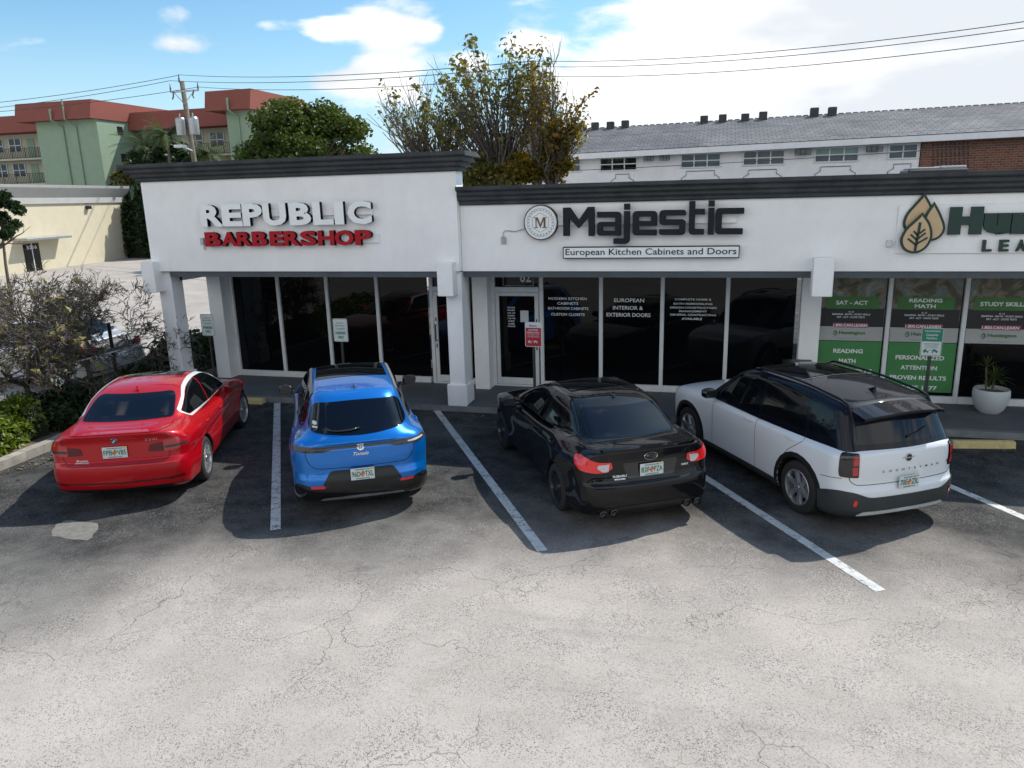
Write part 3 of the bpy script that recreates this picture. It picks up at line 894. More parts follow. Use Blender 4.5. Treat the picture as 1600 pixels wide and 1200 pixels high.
# ------------------------------------------------------------------ parking signs
def post_sign(x, y, kind, label, ztop=1.60, tilt=0.0):
    r = empty('parking_sign', (x, y, .13), 0, label, 'parking sign', 'parking signs along the walk')
    z1 = ztop - .13; h = .44; w = .30; z0 = z1 - h
    p = MB()
    p.prism([(-.022, 0), (-.022, .03), (-.008, .03), (-.008, .012), (.008, .012), (.008, .03), (.022, .03), (.022, 0)], 0, z1 - .05, 'z')
    po = p.build('post', M['post'], r, recalc=True)
    fr = rpoly([(-w / 2, z0), (w / 2, z0), (w / 2, z1), (-w / 2, z1)], .03)
    b = MB(); b.prism(fr, -.006, -.002, 'y')
    board = b.build('board', M['signwhite'], r, recalc=True)
    cm = {'green': M['signgreen'], 'red': M['signred'], 'solid': M['signgreen']}[kind]
    y_ = -.0085
    t = MB()
    def T(s, cx, ww, za, zb, bold=.01): t.join(text_mb(s, cx - ww / 2, cx + ww / 2, z1 - zb, z1 - za, bold=bold, y=y_))
    def ring(ins, wd):
        o_ = rpoly([(-w / 2 + ins, z0 + ins), (w / 2 - ins, z0 + ins), (w / 2 - ins, z1 - ins), (-w / 2 + ins, z1 - ins)], .022)
        i_ = rpoly([(-w / 2 + ins + wd, z0 + ins + wd), (w / 2 - ins - wd, z0 + ins + wd), (w / 2 - ins - wd, z1 - ins - wd), (-w / 2 + ins + wd, z1 - ins - wd)], .018)
        for k in range(len(o_)):
            k2 = (k + 1) % len(o_)
            t.quad((*[o_[k][0]], y_, o_[k][1]), (o_[k2][0], y_, o_[k2][1]), (i_[k2][0], y_, i_[k2][1]), (i_[k][0], y_, i_[k][1]))
    if kind == 'green':
        ring(.008, .005)
        T('Republic', 0, .15, .065, .10); T('Barbershop', 0, .19, .115, .155); T('Customers', 0, .19, .17, .205)
        T('PARKING', 0, .21, .245, .30, .04); T('ONLY', 0, .12, .325, .38, .04)
        t.build('lettering', cm, board)
    elif kind == 'red':
        q = MB()
        q.quad((-w / 2 + .012, y_ + .001, z0 + .012), (w / 2 - .012, y_ + .001, z0 + .012), (w / 2 - .012, y_ + .001, z1 - .10), (-w / 2 + .012, y_ + .001, z1 - .10))
        q.build('panel', cm, board)
        y_ = -.011
        T('CUSTOMER', 0, .18, .125, .155, .03); T('PARKING ONLY', 0, .23, .17, .20, .03); T('ALL OTHERS TOWED', 0, .21, .215, .235); T('AT OWNERS EXPENSE', 0, .21, .25, .27)
        t.join(tow(-.05, z1 - .37, .17, y_)); t.build('lettering', M['signwhite'], board)
        t = MB(); y_ = -.0085
        T('Majestic', 0, .14, .05, .085, .02); t.build('lettering', M['letterblack'], board)
    else:
        ring(.006, .006)
        q = MB()
        q.quad((-w / 2 + .012, y_ + .001, z1 - .21), (w / 2 - .012, y_ + .001, z1 - .21), (w / 2 - .012, y_ + .001, z1 - .014), (-w / 2 + .012, y_ + .001, z1 - .014))
        q.build('panel', cm, board)
        T('Unauthorized vehicles', 0, .22, .235, .255); T('will be towed at', 0, .18, .265, .285); T("owner's expense", 0, .18, .295, .315)
        t.join(tow(-.05, z1 - .385, .20, y_)); t.build('lettering', cm, board)
        t = MB(); y_ = -.011
        T('Huntington', 0, .21, .03, .07, .02); T('Customer', 0, .17, .085, .125, .02); T('Parking', 0, .15, .14, .185, .02)
        t.build('lettering', M['signwhite'], board)
    return r

def tow(x, z, w, y):
    """tow truck pictogram pulling a car"""
    m = MB()
    k = w / 2.0
    def poly(pts): 
        m.add([(x + p[0] * k, y, z + p[1] * k) for p in pts], [tuple(range(len(pts)))])
    poly([(-.55, .1), (.2, .1), (.2, .25), (-.1, .25), (-.1, .55), (-.35, .55), (-.55, .3)])
    poly([(.2, .25), (.5, .6), (.45, .62), (.12, .25)])
    poly([(.6, .22), (1.5, .12), (1.5, .3), (1.3, .33), (1.2, .5), (.85, .55), (.7, .38)])
    for cx in (-.38, .05, .78, 1.32):
        poly([(cx + .11 * math.cos(a * math.pi / 4), .06 + .11 * math.sin(a * math.pi / 4)) for a in range(8)])
    return m
# ------------------------------------------------------------------ cars: smooth implicit bodies
def curve(pts):
    """cubic Hermite through (x, y) points, limited tangents, flat extrapolation"""
    xs = np.array([p[0] for p in pts], float); ys = np.array([p[1] for p in pts], float)
    h = np.diff(xs); d = np.diff(ys) / h
    m = np.zeros(len(xs))
    m[1:-1] = np.where(d[:-1] * d[1:] > 0, 2 * d[:-1] * d[1:] / (d[:-1] + d[1:] + 1e-12), 0.0)
    m[0], m[-1] = d[0], d[-1]
    def f(x):
        x = np.clip(x, xs[0], xs[-1])
        i = np.clip(np.searchsorted(xs, x, side='right') - 1, 0, len(xs) - 2)
        t = (x - xs[i]) / h[i]
        return (ys[i] * (1 + 2 * t) * (1 - t) ** 2 + m[i] * h[i] * t * (1 - t) ** 2 + ys[i + 1] * t * t * (3 - 2 * t) + m[i + 1] * h[i] * t * t * (t - 1))
    return f

def smax(a, b, k):
    if k <= 0: return np.maximum(a, b)
    h = np.maximum(k - np.abs(a - b), 0) / k
    return np.maximum(a, b) + h * h * k * .25
def smin(a, b, k): return -smax(-a, -b, k)

class Shape:
    def __init__(s, sp):
        s.sp = sp
        for k in ('plan', 'side', 'top', 'xr', 'xf', 'wg', 'roof'):
            setattr(s, k, curve(sp[k]))
        s.bot = curve(sp.get('bot', [(-2, .20), (6, .20)]))
    def lower(s, x, y, z):
        sp = s.sp; ay = np.abs(y); W = sp['W']
        u = ay / W
        fl = 0.0
        for xa in (0.0, sp['wb']):
            d2 = ((x - xa) / .42) ** 2 + ((z - sp['rt'] - .05) / .40) ** 2
            fl = fl + sp.get('flare', .02) * np.exp(-d2 ** 1.5)
        c1 = ay - (W + s.plan(x) + s.side(z) + fl)
        c2 = z - (s.top(x) - sp.get('crown', .05) * u ** 3)
        rc, rc6 = sp.get('rc', (.09, .09))
        c3 = (s.xr(z) + rc * u ** 2 + rc6 * u ** 6) - x
        c4_ = x - (s.xf(z) - .12 * u ** 2 - .16 * u ** 5)
        f = smax(c1, c3, sp.get('kr', .12))
        f = smax(f, c4_, .16)
        f = smax(f, c2, sp.get('kt', .07))
        f = smax(f, s.bot(x) - z, .06)
        return f
    def cabin(s, x, y, z):
        sp = s.sp; ay = np.abs(y)
        zb = sp['zb']; t = sp['tumble']; nrm = math.sqrt(1 + t * t)
        g1 = (ay - (s.wg(x) - (z - zb) * t - .10 * np.maximum(z - zb, 0) ** 2)) / nrm
        g2 = z - (s.roof(x) - sp.get('rcrown', .05) * (ay / .6) ** 2)
        (xa, za), (xb, zb_) = sp['ws']
        n = np.array([-(zb_ - za), (xb - xa)]); n = n / np.hypot(*n); n = n if n[0] > 0 else -n
        g3 = (x - xa) * n[0] + (z - za) * n[1] + .10 * ay ** 2
        (xa, za), (xb, zb_) = sp['rw']
        n = np.array([-(zb_ - za), (xb - xa)]); n = n / np.hypot(*n); n = n if n[0] < 0 else -n
        g4 = (x - xa) * n[0] + (z - za) * n[1] + sp.get('rwc', .10) * ay ** 2 + sp.get('rwc4', .0) * ay ** 4
        f = smax(g1, g4, sp.get('kc', .10))
        f = smax(f, g3, .08)
        f = smax(f, g2, sp.get('kroof', .10))
        f = smax(f, sp.get('cz', .6) - z, .02)
        return f
    def arches(s, x, y, z):
        sp = s.sp; ay = np.abs(y)
        a = 1e3
        for xa in (0.0, sp['wb']):
            d = np.sqrt((x - xa) ** 2 + (z - sp['rt']) ** 2) - (sp['rt'] + sp.get('gap', .045))
            a = np.minimum(a, np.maximum(d, (sp['W'] - .36) - ay))
        return a
    def body(s, x, y, z):
        f = s.lower(x, y, z)
        if not s.sp.get('split'):
            f = smin(f, s.cabin(x, y, z), s.sp.get('ku', .05))
        return smax(f, -s.arches(x, y, z), .008)
    def full(s, x, y, z):
        f = smin(s.lower(x, y, z), s.cabin(x, y, z), 0.005 if s.sp.get('split') else s.sp.get('ku', .05))
        return smax(f, -s.arches(x, y, z), .008)

def grad(f, P, e=.003):
    x, y, z = P.T
    g = np.stack([f(x + e, y, z) - f(x - e, y, z), f(x, y + e, z) - f(x, y - e, z), f(x, y, z + e) - f(x, y, z - e)], 1) / (2 * e)
    n = np.linalg.norm(g, axis=1, keepdims=True) + 1e-9
    return g, n

def surface_net(f, lo, hi, h):
    """dual mesh of f = 0, vertices pulled onto the surface; returns verts, quads, normals"""
    ax = [np.arange(lo[i], hi[i] + h, h) for i in range(3)]
    K = 4
    cx = [np.arange(lo[i], hi[i] + (K + 1) * h, K * h) for i in range(3)]
    X, Y, Z = np.meshgrid(*cx, indexing='ij')
    C = f(X.ravel(), Y.ravel(), Z.ravel()).reshape(X.shape)
    near = [np.clip(((a - lo[i]) / (K * h) + .5).astype(int), 0, C.shape[i] - 1) for i, a in enumerate(ax)]
    F = C[np.ix_(*near)].copy()
    band = np.abs(F) < K * h * 1.6
    bi = np.argwhere(band)
    F[band] = f(ax[0][bi[:, 0]], ax[1][bi[:, 1]], ax[2][bi[:, 2]])
    nx, ny, nz = [n - 1 for n in F.shape]
    acc = np.zeros((nx, ny, nz, 3)); cnt = np.zeros((nx, ny, nz))
    for ax_ in range(3):
        o = [(0, 0), (0, 1), (1, 0), (1, 1)]
        for (p, q) in o:
            s0 = [0, 0, 0]; b = [i for i in range(3) if i != ax_]
            s0[b[0]], s0[b[1]] = p, q
            s1 = list(s0); s1[ax_] = 1
            A = F[s0[0]:s0[0] + nx, s0[1]:s0[1] + ny, s0[2]:s0[2] + nz]
            B = F[s1[0]:s1[0] + nx, s1[1]:s1[1] + ny, s1[2]:s1[2] + nz]
            m = (A < 0) != (B < 0)
            t = np.where(m, A / np.where(m, A - B, 1), 0)
            pos = np.zeros((nx, ny, nz, 3))
            for i in range(3): pos[..., i] = s0[i]
            pos[..., ax_] = t
            acc += pos * m[..., None]; cnt += m
    mask = cnt > 0
    idx = -np.ones((nx, ny, nz), int); idx[mask] = np.arange(mask.sum())
    ii = np.argwhere(mask)
    V = (ii + acc[mask] / cnt[mask][:, None]) * h + np.array(lo)
    Q = []
    for a in range(3):
        b, c = (a + 1) % 3, (a + 2) % 3
        sl0 = [slice(1, -1)] * 3; sl0[a] = slice(0, -1)
        sl1 = list(sl0); sl1[a] = slice(1, None)
        A = F[tuple(sl0)]; B = F[tuple(sl1)]
        m = (A < 0) != (B < 0)
        e = np.argwhere(m)
        off = np.ones(3, int); off[a] = 0
        e = e + off
        flip = (A[m] < 0)
        def cell(db, dc):
            k = e.copy(); k[:, b] += db; k[:, c] += dc
            return idx[k[:, 0], k[:, 1], k[:, 2]]
        q = np.stack([cell(-1, -1), cell(0, -1), cell(0, 0), cell(-1, 0)], 1)
        q[~flip] = q[~flip][:, ::-1]
        Q.append(q)
    Q = np.concatenate(Q)
    for _ in range(4):
        g, n = grad(f, V)
        d = f(V[:, 0], V[:, 1], V[:, 2])[:, None]
        st = np.clip(d / n, -h * .5, h * .5)
        V = V - g / n * st
    g, n = grad(f, V)
    return V, Q, g / n

class CarBody:
    VIEW = {'left': ((0, -1, 0), 0, 2), 'right': ((0, 1, 0), 0, 2), 'rear': ((1, 0, 0), 1, 2), 'front': ((-1, 0, 0), 1, 2), 'top': ((0, 0, -1), 0, 1)}
    def __init__(s, shape): s.sh = shape; s.f = shape.full
    def cast(s, pts2, view):
        """project 2-D points onto the body along a view direction; returns points, normals.
        view 'wrap': (arc length around the tail, height)"""
        if view == 'wrap':
            W = s.sh.sp['W']; ro = .5; a0 = W - ro; cx = min(p[1] for p in s.sh.sp['xr']) + ro
            u = pts2[:, 0]; au = np.abs(u); sg = np.where(u < 0, -1.0, 1.0)
            th = np.clip((au - a0) / ro, 0, math.pi / 2); side = np.maximum(au - a0 - ro * math.pi / 2, 0)
            base = np.stack([cx + side, sg * np.minimum(au, a0), pts2[:, 1]], 1)
            out = np.stack([-np.cos(th), sg * np.sin(th), np.zeros_like(th)], 1)
            P = base + out * (ro + .45); D = -out
        else:
            d, a, b = s.VIEW[view]
            d = np.array(d, float)
            P = np.zeros((len(pts2), 3)); P[:, a] = pts2[:, 0]; P[:, b] = pts2[:, 1]
            start = {'left': 1.1, 'right': -1.1, 'rear': -1.3, 'front': 3.9, 'top': 1.85}[view]
            k = int(np.argmax(np.abs(d))); P[:, k] = start
            D = np.repeat(d[None], len(P), 0)
        t = np.zeros(len(P)); best = np.full(len(P), 1e9); bt = t.copy()
        for _ in range(60):
            Q = P + D * t[:, None]
            v = s.f(Q[:, 0], Q[:, 1], Q[:, 2])
            nb_ = v < best; best = np.where(nb_, v, best); bt = np.where(nb_, t, bt)
            t = t + np.where(best > .0008, np.clip(v * .75, .002, .15), 0)
            t = np.minimum(t, 3.0)
            if (best < .0008).all(): break
        Q = P + D * bt[:, None]
        for _ in range(2):
            g, n = grad(s.f, Q, .004)
            v = s.f(Q[:, 0], Q[:, 1], Q[:, 2])[:, None]
            Q = Q - g / n * np.clip(v / n, -.2, .2)
        g, n = grad(s.f, Q, .006)
        return Q, g / n
    def patch(s, poly, view, off=.003, step=.035, skirt=True, hole=None):
        """panel of the given outline lying on the body"""
        poly = [tuple(p) for p in poly]
        # resample outline
        out = []
        for i in range(len(poly)):
            a = Vector(poly[i]); b = Vector(poly[(i + 1) % len(poly)])
            n = max(1, int((b - a).length / step))
            for k in range(n): out.append(a.lerp(b, k / n))
        nb = len(out)
        xs = [p.x for p in out]; ys = [p.y for p in out]
        pts = list(out)
        def inside(x, y):
            c = False; j = nb - 1
            for i in range(nb):
                if (out[i].y > y) != (out[j].y > y) and x < (out[j].x - out[i].x) * (y - out[i].y) / (out[j].y - out[i].y) + out[i].x: c = not c
                j = i
            return c
        gx = min(xs) + step / 2
        while gx < max(xs):
            gy = min(ys) + step / 2
            while gy < max(ys):
                if inside(gx, gy) and min((p.x - gx) ** 2 + (p.y - gy) ** 2 for p in out) > (step * .45) ** 2: pts.append(Vector((gx, gy)))
                gy += step
            gx += step
        res = delaunay_2d_cdt(pts, [(i, (i + 1) % nb) for i in range(nb)], [], 1, 1e-5)
        P2 = np.array([(v.x, v.y) for v in res[0]]); F = [tuple(f) for f in res[2]]
        Q, n = s.cast(P2, view)
        V = Q + n * off
        mb = MB()
        # orient faces outward
        fs = []
        for f in F:
            a, b, c = V[f[0]], V[f[1]], V[f[2]]
            if np.dot(np.cross(b - a, c - a), n[f[0]]) < 0: f = f[::-1]
            fs.append(f)
        mb.add(V, fs)
        nor = [tuple(q) for q in n]
        if skirt and off > .002:
            # close the rim toward the body
            org = {}
            for i, o_ in enumerate(res[3]):
                for j in o_:
                    if j < nb: org[j] = i
            rim = [org[j] for j in range(nb) if j in org]
            base = len(mb.v)
            low = [Q[i] - n[i] * .004 for i in rim]
            sv, sf, sn = [], [], []
            m_ = len(rim)
            cen = V[rim].mean(axis=0)
            for k in range(m_):
                i = rim[k]; sv.append(V[i]); sv.append(low[k])
                o_ = V[i] - cen; o_ = o_ - n[i] * np.dot(o_, n[i]); o_ = o_ / (np.linalg.norm(o_) + 1e-9)
                sn.append(tuple(o_)); sn.append(tuple(o_))
            for k in range(m_):
                k2 = (k + 1) % m_
                sf.append((2 * k, 2 * k2, 2 * k2 + 1, 2 * k + 1))
            mb.add(sv, sf); nor += sn
        mb.nor = nor
        return mb
    def strip(s, line, width, view, off=.003, closed=False, step=.03, smooth=True):
        """ribbon along a polyline on the body"""
        pts = [Vector(p) for p in line]
        if closed: pts = pts + [pts[0]]
        q = []
        for a, b in zip(pts, pts[1:]):
            n = max(1, int((b - a).length / step))
            for k in range(n): q.append(a.lerp(b, k / n))
        q.append(pts[-1])
        A, B = [], []
        for i, p in enumerate(q):
            a = q[i - 1] if i > 0 else (q[-2] if closed else q[0]); b = q[i + 1] if i < len(q) - 1 else (q[1] if closed else q[-1])
            t = (b - a).normalized(); n = Vector((-t.y, t.x)) * width / 2
            A.append(p + n); B.append(p - n)
        P2 = np.array([(v.x, v.y) for v in A + B])
        Q, n = s.cast(P2, view)
        V = Q + n * off
        m = len(q); fs = []
        for i in range(m - 1):
            f = (i, i + 1, m + i + 1, m + i)
            a, b, c = V[f[0]], V[f[1]], V[f[2]]
            if np.dot(np.cross(b - a, c - a), n[f[0]]) < 0: f = f[::-1]
            fs.append(f)
        mb = MB(); mb.add(V, fs); mb.nor = [tuple(v) for v in n]
        return mb
    def decal(s, mb, view, off=.004, cx=0, cz=0, mirror=False):
        """project a flat mesh drawn in XZ (x = across, z = up) onto the body"""
        P2 = np.array([(cx + (-v[0] if mirror else v[0]), cz + v[2]) for v in mb.v])
        Q, n = s.cast(P2, view)
        V = Q + n * off
        o = MB(); o.add(V, mb.f, mb.m); o.nor = [tuple(v) for v in n]
        return o

def add_nor(dst, src):
    if not hasattr(dst, 'nor'): dst.nor = []
    dst.add(src.v, src.f, src.m); dst.nor += src.nor
    return dst

def wheel(car, x, y, r, w, style, alloy, steer=0.0):
    """tyre with a rim, spokes and brake disc; outer face toward sign(y)"""
    sg = 1 if y > 0 else -1
    t = MB()
    rr = r * .70 if style != 'mini' else r * .66
    h = w / 2
    prof = [(rr - .02, -h + .02), (rr + .01, -h), (r - .035, -h + .004), (r - .01, -h + .02), (r, -h + .045)]
    n0 = 5
    for k in range(1, n0):
        yy = -h + .045 + (w - .09) * k / n0
        prof += [(r, yy - .003), (r - .006, yy - .002), (r - .006, yy + .002), (r, yy + .003)]
    prof += [(r, h - .045), (r - .01, h - .02), (r - .035, h - .004), (rr + .01, h), (rr - .005, h - .008), (rr - .02, h - .03)]
    t.lathe(prof, n=44, axis='y')
    if sg < 0: t.v = [(v[0], -v[1], v[2]) for v in t.v]; 
    o = t.build('wheel', M['tyre'], car, smooth=35.0, recalc=True)
    o.location = (x, y, r); o.rotation_euler = (0, 0, steer)
    rim = MB()
    # barrel and lip
    rim.lathe([(rr - .002, h - .010), (rr + .006, h - .004), (rr - .004, h + .001), (rr - .018, h - .006), (rr - .024, h - .03), (rr - .03, -h + .05), (rr - .005, -h + .02)], n=44, axis='y', m=0)
    # dark back plate with the brake disc
    rim.lathe([(0, h - .10), (rr - .03, h - .10)], n=32, axis='y', m=1)
    rim.lathe([(0, h - .075), (rr * .62, h - .075), (rr * .62, h - .09)], n=32, axis='y', m=2)
    def spoke(a, w0, w1, y0, y1, r0, r1, tw=0.0, d=.03):
        pts = []
        c, s_ = math.cos(a), math.sin(a); c2, s2 = math.cos(a + tw), math.sin(a + tw)
        vs = []
        for (rad, ww, yy, cc, ss) in ((r0, w0, y0, c, s_), ((r0 + r1) / 2, (w0 + w1) / 2 * .92, (y0 * .6 + y1 * .4) + .004, (c + c2) / 2, (s_ + s2) / 2), (r1, w1, y1, c2, s2)):
            nx, nz = -ss, cc
            for (k, dy) in ((-1, -d), (-.72, 0), (.72, 0), (1, -d)):
                vs.append((rad * cc + nx * k * ww / 2, yy + dy, rad * ss + nz * k * ww / 2))
        fs = []
        for i in (0, 1):
            for j in range(3):
                fs.append((i * 4 + j, i * 4 + j + 1, i * 4 + 4 + j + 1, i * 4 + 4 + j))
        rim.add(vs, fs, 0)
    R1 = rr - .014
    if style == 'double5':
        for k in range(5):
            a = 2 * math.pi * k / 5 + .2
            for e in (-1, 1): spoke(a + e * .10, .034, .030, h - .028, h - .008, .05, R1, e * .13)
        for k in range(5):
            spoke(2 * math.pi * k / 5 + .2, .05, .05, h - .034, h - .03, .03, .09)
    elif style == 'thin5':
        for k in range(5):
            a = 2 * math.pi * k / 5 + .5
            for e in (-1, 1): spoke(a + e * .07, .026, .020, h - .03, h - .010, .05, R1, e * .17)
    elif style == 'mini':
        for k in range(6):
            a = 2 * math.pi * k / 6 + .3
            spoke(a, .06, .085, h - .025, h - .006, .055, R1, 0, .035)
    else:
        for k in range(5):
            a = 2 * math.pi * k / 5
            spoke(a, .07, .10, h - .03, h - .008, .04, R1, 0, .035)
    hub = [(0, h - .014), (.028, h - .014), (.032, h - .02), (.062, h - .022), (.07, h - .05)]
    rim.lathe(hub, n=24, axis='y', m=0)
    for k in range(5):
        a = 2 * math.pi * k / 5 + .9
        rim.lathe([(0, h - .016), (.007, h - .016), (.007, h - .03)], (.047 * math.cos(a), 0, .047 * math.sin(a)), 6, 1, 'y')
    if sg < 0: rim.v = [(v[0], -v[1], v[2]) for v in rim.v]
    rim.build('rim', [alloy, M['black'], M['metal']], o, smooth=30.0, recalc=True)
    return o

def plate(car, x, z, text, tilt=0.0):
    """Florida plate facing backwards (-x)"""
    w, h = .305, .155
    b = MB(); b.cham(-.006, .0, -w / 2, w / 2, -h / 2, h / 2, .003)
    o = b.build('licence_plate', M['platewhite'], car)
    o.location = (x, 0, z); o.rotation_euler = (0, tilt, 0)
    def rear(mb): # text drawn in XZ facing -Y  ->  facing -X
        mb.v = [(v[1], -v[0], v[2]) for v in mb.v]; return mb
    a, c = text.split('.')
    t = MB()
    t.join(text_mb(a, -.138, -.03, -.035, .035, bold=.015, y=-.0085)); t.join(text_mb(c, .03, .138, -.035, .035, bold=.015, y=-.0085))
    rear(t).build('lettering', M['plategreen'], o)
    s = MB(); s.join(text_mb('MYFLORIDA.COM', -.09, .09, .05, .066, bold=.03, y=-.0085)); s.join(text_mb('SUNSHINE STATE', -.085, .085, -.068, -.052, bold=.03, y=-.0085))
    rear(s).build('lettering', M['plategreen'], o)
    e = MB()
    for (cx, cz, r, m, yy) in ((-.012, -.004, .022, 0, -.0080), (.014, .004, .018, 0, -.0082), (.004, .026, .012, 1, -.0084), (-.002, -.03, .010, 1, -.0084)):
        n = 14
        e.add([(cx + r * math.cos(2 * math.pi * k / n), yy, cz + r * math.sin(2 * math.pi * k / n)) for k in range(n)], [tuple(range(n))], m)
    e.quad((.10, -.0083, .052), (.14, -.0083, .052), (.14, -.0083, .072), (.10, -.0083, .072), 2)
    rear(e).build('orange_emblem', [M['orange'], M['signgreen'], M['sticker']], o)
    return o

def ellipsoid(mb, c, r, n=14, k=10, m=0, sq=2.6):
    """superellipsoid"""
    def sp(v, e): return math.copysign(abs(v) ** (2 / e), v)
    vs, fs = [], []
    for i in range(k + 1):
        v = -math.pi / 2 + math.pi * i / k
        for j in range(n):
            u = 2 * math.pi * j / n
            vs.append((c[0] + r[0] * sp(math.cos(v), sq) * sp(math.cos(u), sq), c[1] + r[1] * sp(math.cos(v), sq) * sp(math.sin(u), sq), c[2] + r[2] * sp(math.sin(v), sq)))
    for i in range(k):
        for j in range(n):
            j2 = (j + 1) % n
            fs.append((i * n + j, i * n + j2, (i + 1) * n + j2, (i + 1) * n + j))
    mb.add(vs, fs, m)

def mirror_y(poly): return [(x, z) for x, z in poly]

def build_car(sp, label, loc, heading, scale=(1, 1, 1), style='double5', bodymat=None, roofmat=None, alloy=None, detail=None, steer=0.0, step=.022):
    car = empty('parked_car', (loc[0], loc[1], 0), heading, label, 'car', sp.get('group', 'cars parked in front of the shops'))
    car.scale = scale
    sh = Shape(sp); cb = CarBody(sh)
    W = sp['W']
    lo = (min(p[1] for p in sp['xr']) - .1, -W - .1, .1); hi = (max(p[1] for p in sp['xf']) + .12, W + .1, max(p[1] for p in sp['roof']) + .08)
    V, Q, n = surface_net(sh.body, lo, hi, step)
    cq = V[Q].mean(axis=1); ar = -sh.arches(*cq.T); lw = sh.lower(*cq.T) if sp.get('split') else smin(sh.lower(*cq.T), sh.cabin(*cq.T), .05)
    body = MB(); body.add(V, [tuple(q) for q in Q], [1 if (a_ > l_ - .002 and cz_ < 1.0) else 0 for a_, l_, cz_ in zip(ar, lw, cq[:, 2])]); body.nor = [tuple(q) for q in n]
    for sm in sp.get('seams', []):
        st = cb.strip(sm[1], sm[2] if len(sm) > 2 else .007, sm[0], .0022)
        body.add(st.v, st.f, 1); body.nor += st.nor
        if sm[0] == 'left':
            st = cb.strip(sm[1], sm[2] if len(sm) > 2 else .007, 'right', .0022); body.add(st.v, st.f, 1); body.nor += st.nor
    body.build('body', [bodymat, M['black']], car, normals=body.nor)
    if sp.get('split'):
        V, Q, n = surface_net(sh.cabin, (lo[0], lo[1], sp['cz'] - .05), hi, step)
        c = MB(); c.add(V, [tuple(q) for q in Q], 0)
        c.build('roof', roofmat or M['blackgloss'], car, normals=[tuple(q) for q in n])
    # side glass
    for side in ('left', 'right'):
        if 'trimline' in sp:
            t = cb.strip(sp['trimline'], sp.get('trimw', .022), side, .006, closed=True)
            t.build('window_trim', sp['trimmat'], car, normals=t.nor)
        for poly in sp['sideglass']:
            g = cb.patch(poly, side, .004); g.build('side_window', M['carglass'], car, normals=g.nor)
    rg = cb.patch(sp['rearglass'], 'rear', .004, step=.04)
    rw = rg.build('rear_window', M['rearglass'], car, normals=rg.nor)
    wsg = cb.patch(sp['windshield'], 'front', .004, step=.06); wsg.build('windscreen', M['carglass'], car, normals=wsg.nor)
    # wheels
    rt = sp['rt']; w = sp.get('tw', .225)
    for (x, sgn) in ((0, 1), (0, -1), (sp['wb'], 1), (sp['wb'], -1)):
        wheel(car, x, sgn * (W - w / 2 - .012 + sp.get('woff', 0)), rt, w, style, alloy or M['alloy'], steer if x else 0)
    # dark floor so no light shows through the arches
    fl = MB(); fl.box(sp['xr'][0][1] + .25, sp['xf'][0][1] - .25, -W + .34, W - .34, .20, .6); fl.build('underbody', M['black'], car)
    # door mirrors
    mx, mz = sp['mirror']
    for sgn in (1, -1):
        m_ = MB(); yb = W + .085
        ellipsoid(m_, (mx, sgn * yb, mz), (.085, .115, .075)); ellipsoid(m_, (mx + .02, sgn * (W - .03), mz - .06), (.05, .09, .025))
        mo = m_.build('door_mirror', sp.get('mirrormat', bodymat), car, smooth=True)
        g = MB(); g.prism(rpoly([(sgn * yb - .09, mz - .055), (sgn * yb + .09, mz - .055), (sgn * yb + .09, mz + .055), (sgn * yb - .09, mz + .055)], .03), mx - .088, mx - .080, 'x')
        g.build('mirror_glass', M['mirrorglass'], mo, recalc=True)
    # door handles
    for sgn, side in ((1, 'left'), (-1, 'right')):
        for hx, hz in sp['handles']:
            Qh, nh = cb.cast(np.array([(hx, hz)]), side)
            hb = MB(); ellipsoid(hb, (hx, Qh[0][1] + sgn * .012, hz), (.095, .014, .016), 12, 8)
            hb.build('door_handle', sp.get('handlemat', bodymat), car, smooth=True)
    # lamps and panels given as (name, material key, view, polygon, offset, label)
    for (nm, mk, view, poly, off_, *rest) in sp.get('panels', []):
        for mir in ((1, -1) if (rest and rest[0] == 'both') else (1,)):
            if view in ('left', 'right'):
                v2 = view if mir == 1 else ('right' if view == 'left' else 'left'); pl = poly
            elif view == 'top': v2 = view; pl = [(a, b * mir) for a, b in poly]
            else: v2 = view; pl = [(a * mir, b) for a, b in poly]
            p = cb.patch(pl, v2, off_, step=.03)
            o = p.build(nm, M[mk], car, normals=p.nor)
    # antenna fin
    ax = sp.get('fin')
    if ax:
        Qf, nf = cb.cast(np.array([(ax, 0.0)]), 'top')
        f_ = MB(); z0 = Qf[0][2] - .01
        f_.add([(ax + .10, 0, z0), (ax - .02, .022, z0), (ax - .07, .018, z0), (ax - .07, -.018, z0), (ax - .02, -.022, z0), (ax - .055, .004, z0 + .07), (ax - .055, -.004, z0 + .07), (ax - .075, 0, z0 + .068)],
               [(0, 1, 5), (1, 2, 7, 5), (2, 3, 6, 7), (3, 4, 6), (4, 0, 6), (0, 5, 6), (5, 7, 6)])
        f_.build('roof_antenna', sp.get('finmat', M['blackgloss']), car, recalc=True)
    if 'plate' in sp:
        px, pz, tx, tl = sp['plate']
        A, n = cb.cast(np.array([(yy, pz + zz) for yy in (-.15, 0, .15) for zz in (-.075, 0, .075)]), 'rear')
        plate(car, float(A[:, 0].min()) - .010, pz, tx, tl)
    if detail: detail(car, cb, sp)
    return car, cb

def rear_text(cb, car, s, cy, cz, w, h, matr, bold=.02, shear=0.0, spacing=1.0, name='badge_lettering'):
    """lettering on the tail; cy measured to the right of centre as seen from behind"""
    t = text_mb(s, -w / 2, w / 2, -h / 2, h / 2, bold=bold, shear=shear, spacing=spacing)
    d = cb.decal(t, 'rear', .004, cx=-cy, cz=cz, mirror=True)
    d.build(name, matr, car, normals=d.nor)

